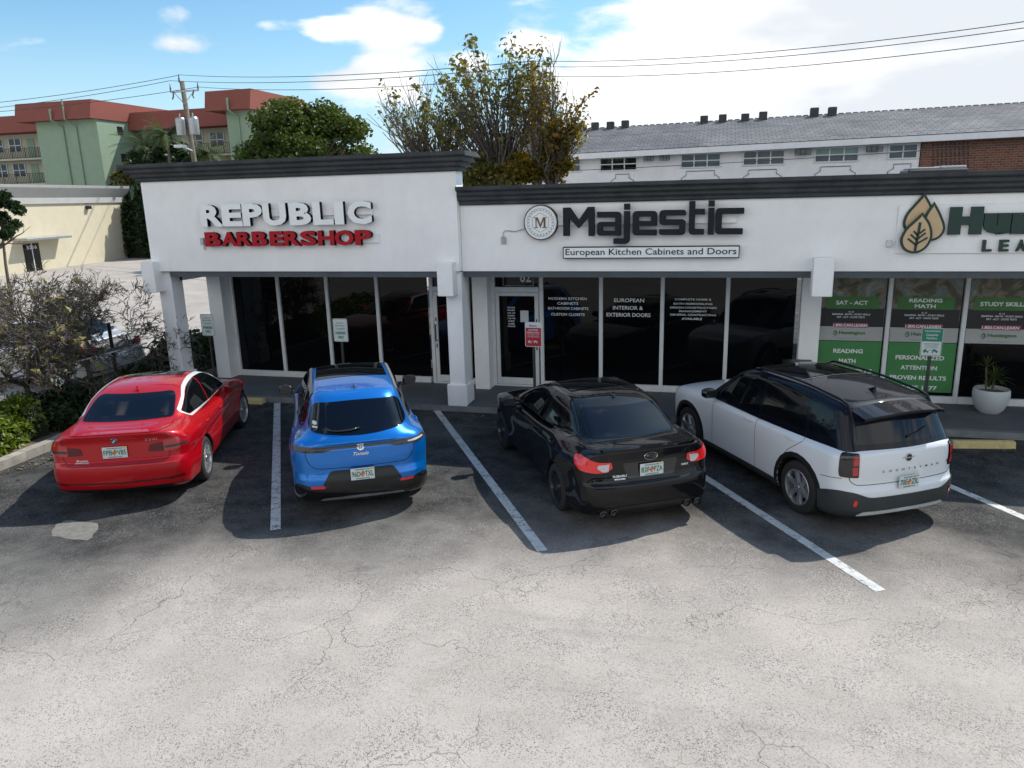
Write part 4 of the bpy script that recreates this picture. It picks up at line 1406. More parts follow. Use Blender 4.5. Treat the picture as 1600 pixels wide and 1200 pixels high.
def roundel(cb, car, cy, cz, r, kind):
    Q, n = cb.cast(np.array([(-cy, cz)]), 'rear')
    nn = Vector(n[0]); p = Vector(Q[0])
    def disc(mb, rx, rz, yo, m, seg=28, a0=0, a1=2 * math.pi, inner=0.0, cx=0.0, czz=0.0):
        vs = [(cx, yo, czz)] + [(cx + rx * math.sin(a0 + (a1 - a0) * k / seg), yo, czz + rz * math.cos(a0 + (a1 - a0) * k / seg)) for k in range(seg + 1)]
        mb.add(vs, [(0, k, k + 1) for k in range(1, seg + 1)], m)
    b = MB()
    if kind == 'bmw':
        b.lathe([(0, -.007), (r * .95, -.007), (r, -.004), (r, .004)], n=28, m=0, axis='y')
        disc(b, r * .9, r * .9, -.0085, 1)
        for k in range(4): disc(b, r * .58, r * .58, -.010, 3 if k % 2 == 0 else 2, 7, k * math.pi / 2, (k + 1) * math.pi / 2)
        mats = [M['chrome'], M['black'], M['bluebadge'], M['signwhite']]
    elif kind == 'alfa':
        b.lathe([(0, -.007), (r * .95, -.007), (r, -.004), (r, .004)], n=28, m=0, axis='y')
        disc(b, r * .72, r * .72, -.0085, 1); b.box(-r * .08 - r * .3, r * .08 - r * .3, -.0105, -.0095, -r * .6, r * .6, 2); b.box(-r * .55, -r * .05, -.0115, -.0108, -r * .08, r * .08, 2)
        b.tube([(r * .3, -.010, -r * .5), (r * .15, -.010, -r * .2), (r * .38, -.010, 0), (r * .2, -.010, r * .25), (r * .34, -.010, r * .45)], .004, 5, 3)
        mats = [M['chrome'], M['signwhite'], M['lampred'], M['signgreen']]
    elif kind == 'subaru':
        b.add(*(lambda m_: (m_.v, m_.f))(MB().lathe([(0, -.004), (r * .98, -.004), (r, .004)], n=32, axis='y')), 1)
        b.tube([(r * 1.0 * math.cos(2 * math.pi * k / 32), -.006, r * math.sin(2 * math.pi * k / 32)) for k in range(33)], .005, 6, 0)
        for (sx, sz, sr) in ((-.5, .12, .26), (-.05, .28, .12), (.12, -.15, .12), (.4, .25, .12), (.48, -.2, .12), (.68, .02, .11)):
            for an in (0, math.pi / 2):
                q = []
                for k in range(4):
                    a = an + k * math.pi / 2; rad = sr * r * (1.0 if k % 2 == 0 else .18)
                    q.append((sx * r + rad * math.cos(a), -.008 - .0005 * (an > 0), sz * r * 1.4 + rad * math.sin(a) * 1.4))
                b.add(q, [(0, 1, 2, 3)], 0)
        b.v = [(v[0], v[1], v[2] * .58) for v in b.v]
        mats = [M['chrome'], M['black']]
    else:
        b.lathe([(0, -.008), (r * .8, -.008), (r, -.006), (r, .004)], n=28, m=1, axis='y')
        b.tube([(r * math.sin(2 * math.pi * k / 28), -.007, r * math.cos(2 * math.pi * k / 28)) for k in range(29)], .0035, 6, 0)
        b.join(text_mb('MINI', -r * .7, r * .7, -r * .2, r * .2, bold=.02, y=-.0095))
        for sg in (-1, 1):
            for k in range(3): b.box(min(sg * r * 1.05, sg * r * (2.3 - k * .25)), max(sg * r * 1.05, sg * r * (2.3 - k * .25)), -.006, -.003, (.18 - k * .16) * r, (.26 - k * .16) * r, 0)
        mats = [M['chrome'], M['black']]
    b.v = [(v[1], -v[0], v[2]) for v in b.v]
    o = b.build('badge', mats, car, smooth=30.0)
    o.location = p
    o.rotation_mode = 'QUATERNION'
    o.rotation_quaternion = Vector((-1, 0, 0)).rotation_difference(Vector((nn.x, 0, nn.z)).normalized())
    return o

M['platewhite'] = mat('plate_white', (.62, .66, .64), rough=.4, var=.04)
M['plategreen'] = mat('plate_green', (.02, .13, .09), rough=.5, var=.05)
M['orange'] = mat('plate_orange', (.65, .17, .03), rough=.5, var=.1)
M['sticker'] = mat('yellow_sticker', (.6, .5, .05), rough=.5, var=.05)
M['bluebadge'] = mat('blue_badge', (.02, .10, .42), rough=.3, var=.05)
M['mirrorglass'] = mat('mirror_glass', (.02, .022, .025), rough=.03, var=.02)
M['carglass'] = glass('car_side_glass', (.003, .004, .005), .02, .35, .01)
M['rearglass'] = glass('car_rear_glass', (.002, .004, .010), .02, .42, .008)
M['lampred'] = mat('red_lamp', (.34, .005, .010), rough=.12, var=.15, scale=30, coat=1.0, emis=(1, .02, .02), estr=.05)
M['lampredbright'] = mat('bright_red_lamp', (.60, .008, .012), rough=.12, var=.2, scale=40, coat=1.0, emis=(1, .03, .03), estr=.10)
M['lampdark'] = mat('smoked_red_lamp', (.10, .003, .006), rough=.15, var=.2, scale=30, coat=.6, spec=.2)
M['lampclear'] = mat('clear_lamp', (.55, .53, .53), rough=.12, var=.15, scale=60, coat=1.0)
M['lampsmoke'] = mat('smoked_lamp', (.045, .04, .04), rough=.15, var=.3, scale=40, coat=.6, spec=.2)
M['redpaint'] = paint('red_car_paint', (.46, .0012, .007), metal=.2, cior=1.4)
M['bluepaint'] = paint('blue_car_paint', (.0, .17, .60), metal=.45, rough=.3)
M['blackpaint'] = paint('black_car_paint', (.004, .004, .005), metal=.0, rough=.5, spec=.05, cior=1.42)
M['whitepaint'] = paint('white_car_paint', (.74, .76, .78), metal=.0, rough=.4)
M['silverpaint'] = paint('silver_white_paint', (.60, .61, .62), metal=.1, rough=.35)
M['cladding'] = mat('dark_cladding', (.030, .036, .038), rough=.55, var=.12)
M['roofblack'] = paint('gloss_black_roof', (.003, .004, .010), rough=.5, spec=.05, cior=1.34)
M['brightrim'] = mat('bright_window_trim', (.72, .73, .74), rough=.3, metal=.25, var=.03)
M['rubber'] = mat('black_rubber', (.01, .01, .01), rough=.6, var=.1)
M['greytrim'] = mat('grey_roof_trim', (.16, .15, .145), rough=.4, var=.1)
# ------------------------------------------------------------------ the four cars and the silver one
def arcpts(cx, cz, rx, rz, a0, a1, n=8):
    return [(cx + rx * math.cos(R_(a0 + (a1 - a0) * k / n)), cz + rz * math.sin(R_(a0 + (a1 - a0) * k / n))) for k in range(n + 1)]

def sy(y, W, z=0):
    a = W - .5
    return y if abs(y) < a else math.copysign(a + .5 * math.atan((abs(y) - a) / .5), y)
def sx(x, W, xmin):
    return (W - .5) + .5 * (math.pi / 2 - math.atan((x * -1 + (xmin + .5)) / .5))
def wr(W, xmin, pts, r, n=4):
    """outline in (coordinate, height): coordinate 'y0.6' across the tail or 'x-0.6' along the side"""
    out = []
    for c, z in pts:
        v = float(c[1:])
        out.append((sy(v, W) if c[0] == 'y' else sx(v, W, xmin), z))
    return rpoly(out, r, n)

SEDAN_RED = dict(
    W=.905, wb=2.81, rt=.33, tw=.235, flare=.022, gap=.035, crown=.075, rc=(.07, .12), kr=.13, kt=.055,
    plan=[(-1.05, -.10), (-.7, -.035), (-.1, -.003), (1.4, -.012), (2.8, -.006), (3.3, -.07), (3.65, -.18)],
    side=[(.15, -.10), (.24, -.045), (.36, -.02), (.50, -.004), (.66, -.016), (.80, -.004), (.86, -.008), (.93, -.045), (1.02, -.12), (1.2, -.30)],
    top=[(-1.1, 1.045), (-.95, 1.06), (-.7, 1.065), (-.4, 1.07), (.2, 1.03), (1.2, .97), (2.1, .965), (2.5, .955), (3.0, .89), (3.4, .78), (3.6, .70)],
    xr=[(.15, -.78), (.24, -.93), (.30, -1.005), (.42, -1.03), (.52, -1.035), (.60, -1.03), (.645, -1.005), (.68, -.975), (.78, -.965), (.92, -.955), (1.0, -.972), (1.045, -.995), (1.1, -.99)],
    xf=[(.15, 3.45), (.3, 3.57), (.5, 3.60), (.65, 3.56), (.8, 3.42)],
    wg=[(-.9, .64), (-.4, .725), (.2, .785), (1.0, .82), (1.9, .81), (2.5, .74)],
    roof=[(-.6, 1.30), (-.1, 1.385), (.4, 1.425), (.9, 1.435), (1.4, 1.42), (1.9, 1.36)],
    zb=.96, tumble=.43, cz=1.0, ws=((2.38, .985), (1.55, 1.385)), rw=((-.46, 1.075), (.24, 1.395)), rwc=.13, kc=.12, kroof=.12, ku=.05, rcrown=.045,
    sideglass=[
        rpoly([(1.95, 1.03), (1.50, 1.335), (1.25, 1.372), (.98, 1.382), (.86, 1.02)], [.03, .12, .05, .02, .02]),
        rpoly([(.82, 1.02), (.935, 1.378), (.62, 1.365), (.36, 1.325), (-.16, 1.115), (-.06, 1.045)], [.02, .02, .1, .15, .05, .04]),
    ],
    trimline=rpoly([(2.0, 1.005), (1.52, 1.345), (1.25, 1.38), (.95, 1.392), (.62, 1.38), (.35, 1.342), (-.20, 1.12), (-.07, 1.022)], [.03, .12, .1, .1, .15, .2, .05, .05]),
    trimw=.026, trimmat=M['brightrim'],
    rearglass=rpoly([(-.60, 1.088), (.60, 1.088), (.52, 1.345), (-.52, 1.345)], [.05, .05, .09, .09], 5),
    windshield=rpoly([(-.66, 1.03), (.66, 1.03), (.55, 1.36), (-.55, 1.36)], .07),
    mirror=(1.93, 1.02), handles=[(.08 + .15, .86), (1.10, .84)], fin=.28, finmat=M['redpaint'],
    plate=(-.985, .80, 'FPB.V85', .03),
    seams=[('rear', rpoly([(-.645, 1.02), (-.66, .72), (-.60, .63), (.60, .63), (.66, .72), (.645, 1.02)], .06)[0:] , .008),
           ('left', [(.86, 1.0), (.87, .80), (.86, .30)]), ('left', [(-.12, 1.01), (-.05, .88), (.02, .78)]), ('left', [(2.0, .99), (2.03, .7), (2.0, .28)]), ('left', [(.42, .30), (1.98, .28)]),
           ('rear', [(-.80, .395), (0, .375), (.80, .395)], .02), ('rear', [(-.78, .30), (0, .285), (.78, .30)], .012)],
    panels=[
        ('tail_light', 'lampred', 'wrap', wr(.905, -1.035, [('y.645', .76), ('y.80', .765), ('x-.80', .79), ('x-.64', .86), ('x-.66', .925), ('x-.85', .935), ('y.80', .93), ('y.645', .915)], [.01, .02, .03, .02, .03, .03, .03, .01]), .006, 'both'),
        ('tail_light', 'lampdark', 'rear', rpoly([(.40, .775), (.635, .76), (.635, .90), (.42, .865)], [.02, .01, .01, .02]), .005, 'both'),
        ('tail_light', 'lampsmoke', 'wrap', wr(.905, -1.035, [('y.66', .80), ('x-.78', .815), ('x-.76', .845), ('y.66', .835)], .01), .009, 'both'),
        ('lower_valance', 'black', 'rear', rpoly([(-.62, .235), (.62, .235), (.66, .29), (-.66, .29)], .02), .005),
        ('reflector', 'lampdark', 'rear', rpoly([(.62, .37), (.80, .385), (.80, .415), (.62, .40)], .01), .007, 'both'),
    ])

def detail_red(car, cb, sp):
    roundel(cb, car, 0, .95, .042, 'bmw')
    rear_text(cb, car, '330i', .45, .945, .15, .034, M['chrome'], bold=.02, spacing=1.2)
    rear_text(cb, car, 'Braman', -.42, .70, .15, .03, M['chrome'], bold=.03, shear=.3)
    rear_text(cb, car, 'MOTORCARS', -.42, .668, .17, .018, M['chrome'], bold=.03)
    # sunroof
    p = cb.patch(rpoly([(.95, -.42), (1.5, -.40), (1.5, .40), (.95, .42)], .05), 'top', .004, step=.05)
    p.build('sunroof', M['carglass'], car, normals=p.nor)
    lip = cb.strip([(-.62, 1.055), (0, 1.06), (.62, 1.055)], .02, 'rear', .006)
    lip.build('boot_lip', M['redpaint'], car, normals=lip.nor)

CROSS_BLUE = dict(
    W=.915, wb=2.636, rt=.35, tw=.235, flare=.03, gap=.04, crown=.10, rc=(.10, .13), kr=.16, kt=.12,
    plan=[(-1.0, -.09), (-.6, -.02), (0, .0), (.7, -.025), (1.3, -.035), (2.0, -.02), (2.64, 0), (3.1, -.05), (3.55, -.18)],
    side=[(.18, -.07), (.26, -.03), (.40, -.015), (.62, -.012), (.84, .0), (.95, -.015), (1.05, -.06), (1.2, -.17)],
    top=[(-1.1, 1.10), (-.9, 1.13), (-.5, 1.12), (.2, 1.06), (1.2, 1.02), (2.1, 1.03), (2.5, 1.02), (3.0, .96), (3.4, .84)],
    xr=[(.18, -.74), (.26, -.86), (.36, -.925), (.46, -.95), (.55, -.955), (.60, -.94), (.66, -.925), (.80, -.93), (.93, -.925), (.985, -.905), (1.05, -.875), (1.15, -.80)],
    xf=[(.18, 3.40), (.35, 3.53), (.55, 3.56), (.75, 3.53), (.95, 3.35)],
    wg=[(-1.1, .60), (-.7, .68), (-.2, .76), (.5, .81), (1.6, .82), (2.4, .76)],
    roof=[(-.9, 1.50), (-.5, 1.555), (0, 1.59), (.6, 1.60), (1.2, 1.585), (1.75, 1.50)],
    zb=1.02, tumble=.36, cz=1.03, ws=((2.36, 1.04), (1.50, 1.52)), rw=((-.90, 1.06), (-.50, 1.50)), rwc=.16, rwc4=.30, kc=.16, kroof=.10, ku=.08, rcrown=.035,
    sideglass=[
        rpoly([(1.98, 1.09), (1.45, 1.44), (1.10, 1.495), (.86, 1.505), (.82, 1.08)], [.03, .1, .05, .02, .02]),
        rpoly([(.78, 1.08), (.82, 1.505), (.40, 1.50), (.02, 1.46), (-.02, 1.10)], [.02, .02, .1, .02, .02]),
        rpoly([(-.06, 1.11), (-.02, 1.455), (-.20, 1.39), (-.34, 1.26), (-.28, 1.17)], [.02, .02, .05, .04, .03]),
    ],
    trimline=rpoly([(2.03, 1.065), (1.47, 1.46), (1.10, 1.515), (.40, 1.52), (.0, 1.48), (-.21, 1.41), (-.38, 1.26), (-.30, 1.145), (-.1, 1.085)], [.03, .1, .1, .1, .1, .05, .05, .05, .1]),
    trimw=.02, trimmat=M['blackgloss'],
    rearglass=rpoly([(-.66, 1.15), (0, 1.09), (.66, 1.15), (.56, 1.455), (0, 1.48), (-.56, 1.455)], [.10, .5, .10, .10, .4, .10], 6),
    windshield=rpoly([(-.68, 1.08), (.68, 1.08), (.56, 1.46), (-.56, 1.46)], .07),
    mirror=(1.90, 1.10), mirrormat=M['blackgloss'], handles=[(.12, .97), (1.02, .94)], fin=-.22,
    plate=(-.972, .62, '96D.TXL', .02),
    seams=[('rear', rpoly([(-.70, .99), (-.69, .82), (-.60, .71), (.60, .71), (.69, .82), (.70, .99)], .09), .009), ('left', [(.80, 1.06), (.80, .35)]), ('left', [(-.05, 1.09), (-.08, .95), (.15, .7)]), ('left', [(1.98, 1.05), (2.0, .35)])],
    panels=[
        ('lower_cladding', 'blackgloss', 'wrap', rpoly([(-1.12, .20), (1.12, .20), (1.10, .36), (.92, .50), (.78, .515), (.66, .47), (.44, .475), (.40, .52), (-.40, .52), (-.44, .475), (-.66, .47), (-.78, .515), (-.92, .50), (-1.10, .36)], [.02, .02, .05, .06, .06, .04, .03, .02, .02, .03, .04, .06, .06, .05]), .006),
        ('plate_recess', 'black', 'rear', rpoly([(-.52, .485), (.52, .485), (.40, .675), (-.40, .675)], .05), .008),
        ('diffuser', 'metal', 'rear', rpoly([(-.56, .27), (0, .285), (.56, .27), (.50, .305), (0, .325), (-.50, .305)], [.01, .2, .01, .01, .2, .01]), .012),
        ('tail_light_bar', 'lampsmoke', 'rear', rpoly([(-.46, .925), (-.36, .955), (.36, .955), (.46, .925), (.46, .99), (-.46, .99)], [.02, .06, .06, .02, .01, .01], 4), .007),
        ('tail_light', 'lampsmoke', 'wrap', wr(.915, -.955, [('y.46', .925), ('y.80', .925), ('x-.68', .945), ('x-.64', .985), ('x-.75', 1.0), ('y.80', .995), ('y.46', .99)], [.01, .02, .02, .02, .02, .02, .01]), .007, 'both'),
        ('tail_light', 'lampclear', 'wrap', [(-a_, b_) for a_, b_ in wr(.915, -.955, [('y.66', .95), ('y.80', .95), ('x-.76', .965), ('x-.78', .980), ('y.80', .975), ('y.66', .965)], .006)], .010),
        ('fog_lamp', 'lampredbright', 'rear', rpoly([(.48, .455), (.66, .455), (.66, .485), (.48, .485)], .01), .011, 'both'),
        ('panoramic_roof', 'carglass', 'top', rpoly([(.32, -.50), (1.5, -.48), (1.5, .48), (.32, .50)], .04), .004),
        ('roof_rail', 'greytrim', 'top', [(-.15, .545), (1.5, .545), (1.5, .585), (-.15, .585)], .012, 'both'),
        ('arch_trim', 'black', 'left', [(-.37, .2), *arcpts(0, .35, .385, .385, 200, -20, 14), (.37, .2), (.42, .2), *arcpts(0, .35, .44, .44, -20, 200, 14), (-.42, .2)], .006, 'both'),
    ])

def detail_blue(car, cb, sp):
    roundel(cb, car, 0, .965, .05, 'alfa')
    rear_text(cb, car, 'Tonale', .0, .88, .20, .045, M['chrome'], bold=.015, shear=.45)
    w = MB(); 
    A, n = cb.cast(np.array([(-.02, 1.17), (.12, 1.155), (.27, 1.15), (.42, 1.165)]), 'rear')
    P = A + n * .02
    w.tube([tuple(p) for p in P], [.014, .016, .012, .006], 6); w.build('rear_wiper', M['blackgloss'], car, smooth=True)
    s = cb.decal(text_mb('R', -.03, .03, -.03, .03, bold=.1), 'rear', .006, cx=.54, cz=1.21, mirror=True)
    s = cb.patch(rpoly([(.52, 1.22), (.58, 1.22), (.575, 1.26), (.525, 1.26)], .02), 'rear', .006); s2 = cb.patch([(.52, 1.185), (.58, 1.185), (.58, 1.205), (.52, 1.205)], 'rear', .006)
    add_nor(s, s2); s.build('window_sticker', M['signwhite'], car, normals=s.nor)
    sl = MB(); sl.prism([(-.60, 1.528), (-.42, 1.56), (-.42, 1.535), (-.60, 1.515)], -.5, .5, 'y'); 

SEDAN_BLACK = dict(
    W=.90, wb=2.65, rt=.325, tw=.235, flare=.045, gap=.035, crown=.06, rc=(.07, .13), kr=.11, kt=.05,
    plan=[(-1.0, -.10), (-.6, -.03), (0, -.004), (.7, -.03), (1.3, -.04), (2.0, -.025), (2.65, -.01), (3.1, -.07), (3.6, -.19)],
    side=[(.15, -.08), (.24, -.03), (.36, -.02), (.55, -.018), (.75, -.005), (.86, .0), (.93, -.03), (1.03, -.11), (1.2, -.30)],
    top=[(-1.1, 1.06), (-.95, 1.075), (-.7, 1.085), (-.4, 1.09), (.2, 1.05), (1.2, .99), (2.0, .985), (2.4, .98), (2.9, .92), (3.3, .82), (3.6, .72)],
    xr=[(.15, -.80), (.24, -.90), (.32, -.955), (.45, -.98), (.56, -.985), (.63, -.975), (.67, -.945), (.75, -.925), (.92, -.905), (1.0, -.915), (1.06, -.93), (1.12, -.92)],
    xf=[(.15, 3.40), (.3, 3.53), (.5, 3.58), (.65, 3.55), (.8, 3.40)],
    wg=[(-.9, .58), (-.4, .68), (.2, .75), (1.0, .795), (1.8, .79), (2.4, .72)],
    roof=[(-.6, 1.34), (-.1, 1.43), (.3, 1.468), (.8, 1.478), (1.3, 1.46), (1.8, 1.37)],
    zb=.98, tumble=.42, cz=1.02, ws=((2.42, 1.0), (1.50, 1.42)), rw=((-.52, 1.09), (.12, 1.44)), rwc=.13, kc=.11, kroof=.12, ku=.045, rcrown=.045,
    sideglass=[
        rpoly([(1.92, 1.05), (1.42, 1.37), (1.15, 1.412), (.88, 1.42), (.78, 1.04)], [.03, .12, .05, .02, .02]),
        rpoly([(.74, 1.04), (.835, 1.42), (.48, 1.405), (.18, 1.34), (-.18, 1.13), (-.06, 1.06)], [.02, .02, .1, .15, .06, .04]),
    ],
    trimline=rpoly([(1.97, 1.03), (1.44, 1.388), (1.15, 1.43), (.48, 1.423), (.16, 1.358), (-.22, 1.132), (-.08, 1.04)], [.03, .12, .1, .1, .2, .07, .05]),
    trimw=.018, trimmat=M['blackgloss'],
    rearglass=rpoly([(-.60, 1.10), (.60, 1.10), (.53, 1.37), (-.53, 1.37)], [.05, .05, .09, .09], 5),
    windshield=rpoly([(-.66, 1.04), (.66, 1.04), (.55, 1.38), (-.55, 1.38)], .07),
    mirror=(1.86, 1.05), handles=[(.22, .90), (1.05, .87)], fin=.25,
    plate=(-.938, .80, '83F.PZA', .04),
    seams=[('rear', rpoly([(-.52, 1.0), (-.56, .78), (-.58, .70), (-.50, .65), (.50, .65), (.58, .70), (.56, .78), (.52, 1.0)], .04), .008), ('left', [(.76, 1.03), (.77, .80), (.76, .30)]), ('left', [(-.10, 1.03), (-.04, .88), (.12, .72)]), ('left', [(1.95, 1.0), (1.97, .28)])],
    panels=[
        ('tail_light', 'lampredbright', 'wrap', wr(.90, -.985, [('y.50', .85), ('y.60', .80), ('y.80', .795), ('x-.78', .82), ('x-.60', .91), ('x-.56', .965), ('x-.70', .995), ('x-.86', .985), ('y.72', .93), ('y.52', .925)], [.02, .02, .02, .02, .02, .02, .02, .03, .03, .02]), .007, 'both'),
        ('reversing_light', 'lampclear', 'rear', rpoly([(.52, .905), (.535, .81), (.60, .81), (.66, .855), (.65, .895)], .008), .012, 'both'),
        ('lower_valance', 'black', 'wrap', rpoly([(-.72, .22), (.72, .22), (.70, .33), (.35, .36), (-.35, .36), (-.70, .33)], .03), .006),
        ('plate_recess', 'blackgloss', 'rear', rpoly([(-.30, .70), (.30, .70), (.36, .90), (-.36, .90)], .04), .003),
        ('sunroof', 'carglass', 'top', rpoly([(.62, -.44), (1.15, -.43), (1.15, .43), (.62, .44)], .05), .010),
    ])

def detail_black(car, cb, sp):
    roundel(cb, car, 0, .962, .085, 'subaru')
    rear_text(cb, car, 'SUBARU', -.40, .745, .17, .028, M['letterwhite'], bold=.02)
    rear_text(cb, car, 'MIAMI', -.40, .708, .13, .020, M['letterwhite'], bold=.03)
    rear_text(cb, car, 'WRX', .46, .79, .10, .026, M['letterwhite'], bold=.02, shear=.2)
    for y in (.62, .48, -.48, -.62):
        e = MB(); e.lathe([(.042, 0), (.050, .004), (.050, .16)], n=20, m=0, axis='y'); e.lathe([(0, .05), (.042, .03), (.042, 0)], n=20, m=1, axis='y')
        e.v = [(v[1], v[0], v[2]) for v in e.v]
        o = e.build('exhaust_tip', [M['blackgloss'], M['black']], car, smooth=30.0, recalc=True); o.location = (-.955, y, .275)
    # boot lid lip
    A, n = cb.cast(np.array([(y, 1.055) for y in np.linspace(-.60, .60, 15)]), 'rear')
    lip = MB()
    for i in range(14):
        a, b = A[i], A[i + 1]
        lip.add([(a[0] + .10, a[1], a[2] + .025), (b[0] + .10, b[1], b[2] + .025), (b[0] - .012, b[1], b[2] + .035), (a[0] - .012, a[1], a[2] + .035), (a[0] - .008, a[1], a[2] + .0), (b[0] - .008, b[1], b[2] + .0)], [(0, 3, 2, 1), (3, 4, 5, 2)])
    lip.build('boot_lip', M['blackpaint'], car)

SUV_WHITE = dict(split=True,
    W=.915, wb=2.69, rt=.35, tw=.245, flare=.03, gap=.045, crown=.05, rc=(.07, .13), kr=.16, kt=.10,
    plan=[(-1.0, -.06), (-.6, -.012), (0, 0), (1.3, -.012), (2.69, 0), (3.1, -.04), (3.55, -.15)],
    side=[(.18, -.06), (.28, -.025), (.42, -.012), (.62, -.006), (.82, .0), (.96, -.012), (1.03, -.045), (1.12, -.12)],
    top=[(-1.0, 1.095), (-.5, 1.085), (.5, 1.07), (1.6, 1.055), (2.3, 1.05), (2.7, 1.03), (3.1, .98), (3.4, .88)],
    xr=[(.18, -.72), (.26, -.83), (.34, -.875), (.50, -.89), (.56, -.885), (.60, -.865), (.68, -.85), (.85, -.855), (1.0, -.845), (1.06, -.825), (1.12, -.79)],
    xf=[(.18, 3.36), (.35, 3.49), (.6, 3.545), (.85, 3.52), (1.0, 3.38)],
    wg=[(-.95, .77), (-.5, .815), (0, .835), (1.0, .85), (1.9, .84), (2.4, .79)],
    roof=[(-1.0, 1.49), (-.7, 1.535), (-.2, 1.595), (.5, 1.64), (1.1, 1.64), (1.6, 1.585), (1.9, 1.52)],
    zb=1.04, tumble=.235, cz=1.0, ws=((2.36, 1.05), (1.62, 1.56)), rw=((-.81, 1.06), (-.58, 1.48)), rwc=.09, rwc4=.12, kc=.12, kroof=.09, ku=.02, rcrown=.035,
    sideglass=[
        rpoly([(2.02, 1.10), (1.60, 1.46), (1.35, 1.53), (.98, 1.555), (.95, 1.10)], [.03, .08, .05, .02, .02]),
        rpoly([(.90, 1.10), (.93, 1.555), (.40, 1.565), (.10, 1.55), (.02, 1.11)], [.02, .02, .05, .03, .02]),
        rpoly([(-.05, 1.13), (.02, 1.52), (-.26, 1.48), (-.38, 1.43), (-.40, 1.14)], [.03, .03, .05, .06, .04]),
    ],
    rearglass=rpoly([(-.70, 1.115), (.70, 1.115), (.62, 1.37), (-.62, 1.37)], [.05, .05, .08, .08], 5),
    windshield=rpoly([(-.72, 1.09), (.72, 1.09), (.62, 1.52), (-.62, 1.52)], .07),
    mirror=(1.98, 1.12), mirrormat=M['blackgloss'], handles=[(.18, .955), (1.10, .945)], handlemat=M['whitepaint'], fin=-.18, finmat=M['roofblack'],
    plate=(-.908, .645, '70E.ZIL', .0),
    seams=[('rear', rpoly([(-.78, 1.06), (-.77, .70), (-.70, .645), (.70, .645), (.77, .70), (.78, 1.06)], .04), .008), ('left', [(.92, 1.07), (.93, .80), (.92, .30)]), ('left', [(-.02, 1.09), (-.04, .98), (.20, .80), (.36, .6)]), ('left', [(2.0, 1.06), (2.0, .30)]), ('left', [(-.70, .72), (-.42, .68)])],
    panels=[
        ('tail_light', 'blackgloss', 'wrap', wr(.915, -.89, [('y.735', .74), ('x-.72', .74), ('x-.70', .80), ('x-.70', 1.0), ('x-.73', 1.03), ('y.75', 1.03)], [.02, .02, .03, .03, .03, .02]), .010, 'both'),
        ('lower_cladding', 'cladding', 'wrap', rpoly([(-1.50, .20), (1.50, .20), (1.47, .34), (1.42, .42), (1.10, .52), (.92, .575), (.74, .565), (.54, .49), (-.54, .49), (-.74, .565), (-.92, .575), (-1.10, .52), (-1.42, .42), (-1.47, .34)], [.02, .02, .04, .06, .1, .08, .06, .06, .06, .06, .08, .1, .06, .04]), .010),
        ('sill_cladding', 'cladding', 'left', rpoly([(.38, .20), (2.32, .20), (2.30, .31), (.40, .31)], .02), .010, 'both'),
        ('skid_strip', 'signwhite', 'rear', rpoly([(-.66, .262), (.66, .262), (.60, .312), (-.60, .312)], [.01, .01, .02, .02]), .020),
        ('arch_trim', 'black', 'left', [(-.39, .2), *arcpts(0, .35, .40, .40, 202, -22, 14), (.39, .2), (.45, .2), *arcpts(0, .35, .465, .465, -20, 200, 14), (-.45, .2)], .006, 'both'),
        ('arch_trim', 'black', 'left', [(2.30, .2), *arcpts(2.69, .35, .40, .40, 202, -22, 14), (3.08, .2), (3.14, .2), *arcpts(2.69, .35, .465, .465, -20, 200, 14), (2.24, .2)], .006, 'both'),
        ('panoramic_roof', 'carglass', 'top', rpoly([(.55, -.52), (1.45, -.50), (1.45, .50), (.55, .52)], .06), .005),
    ])

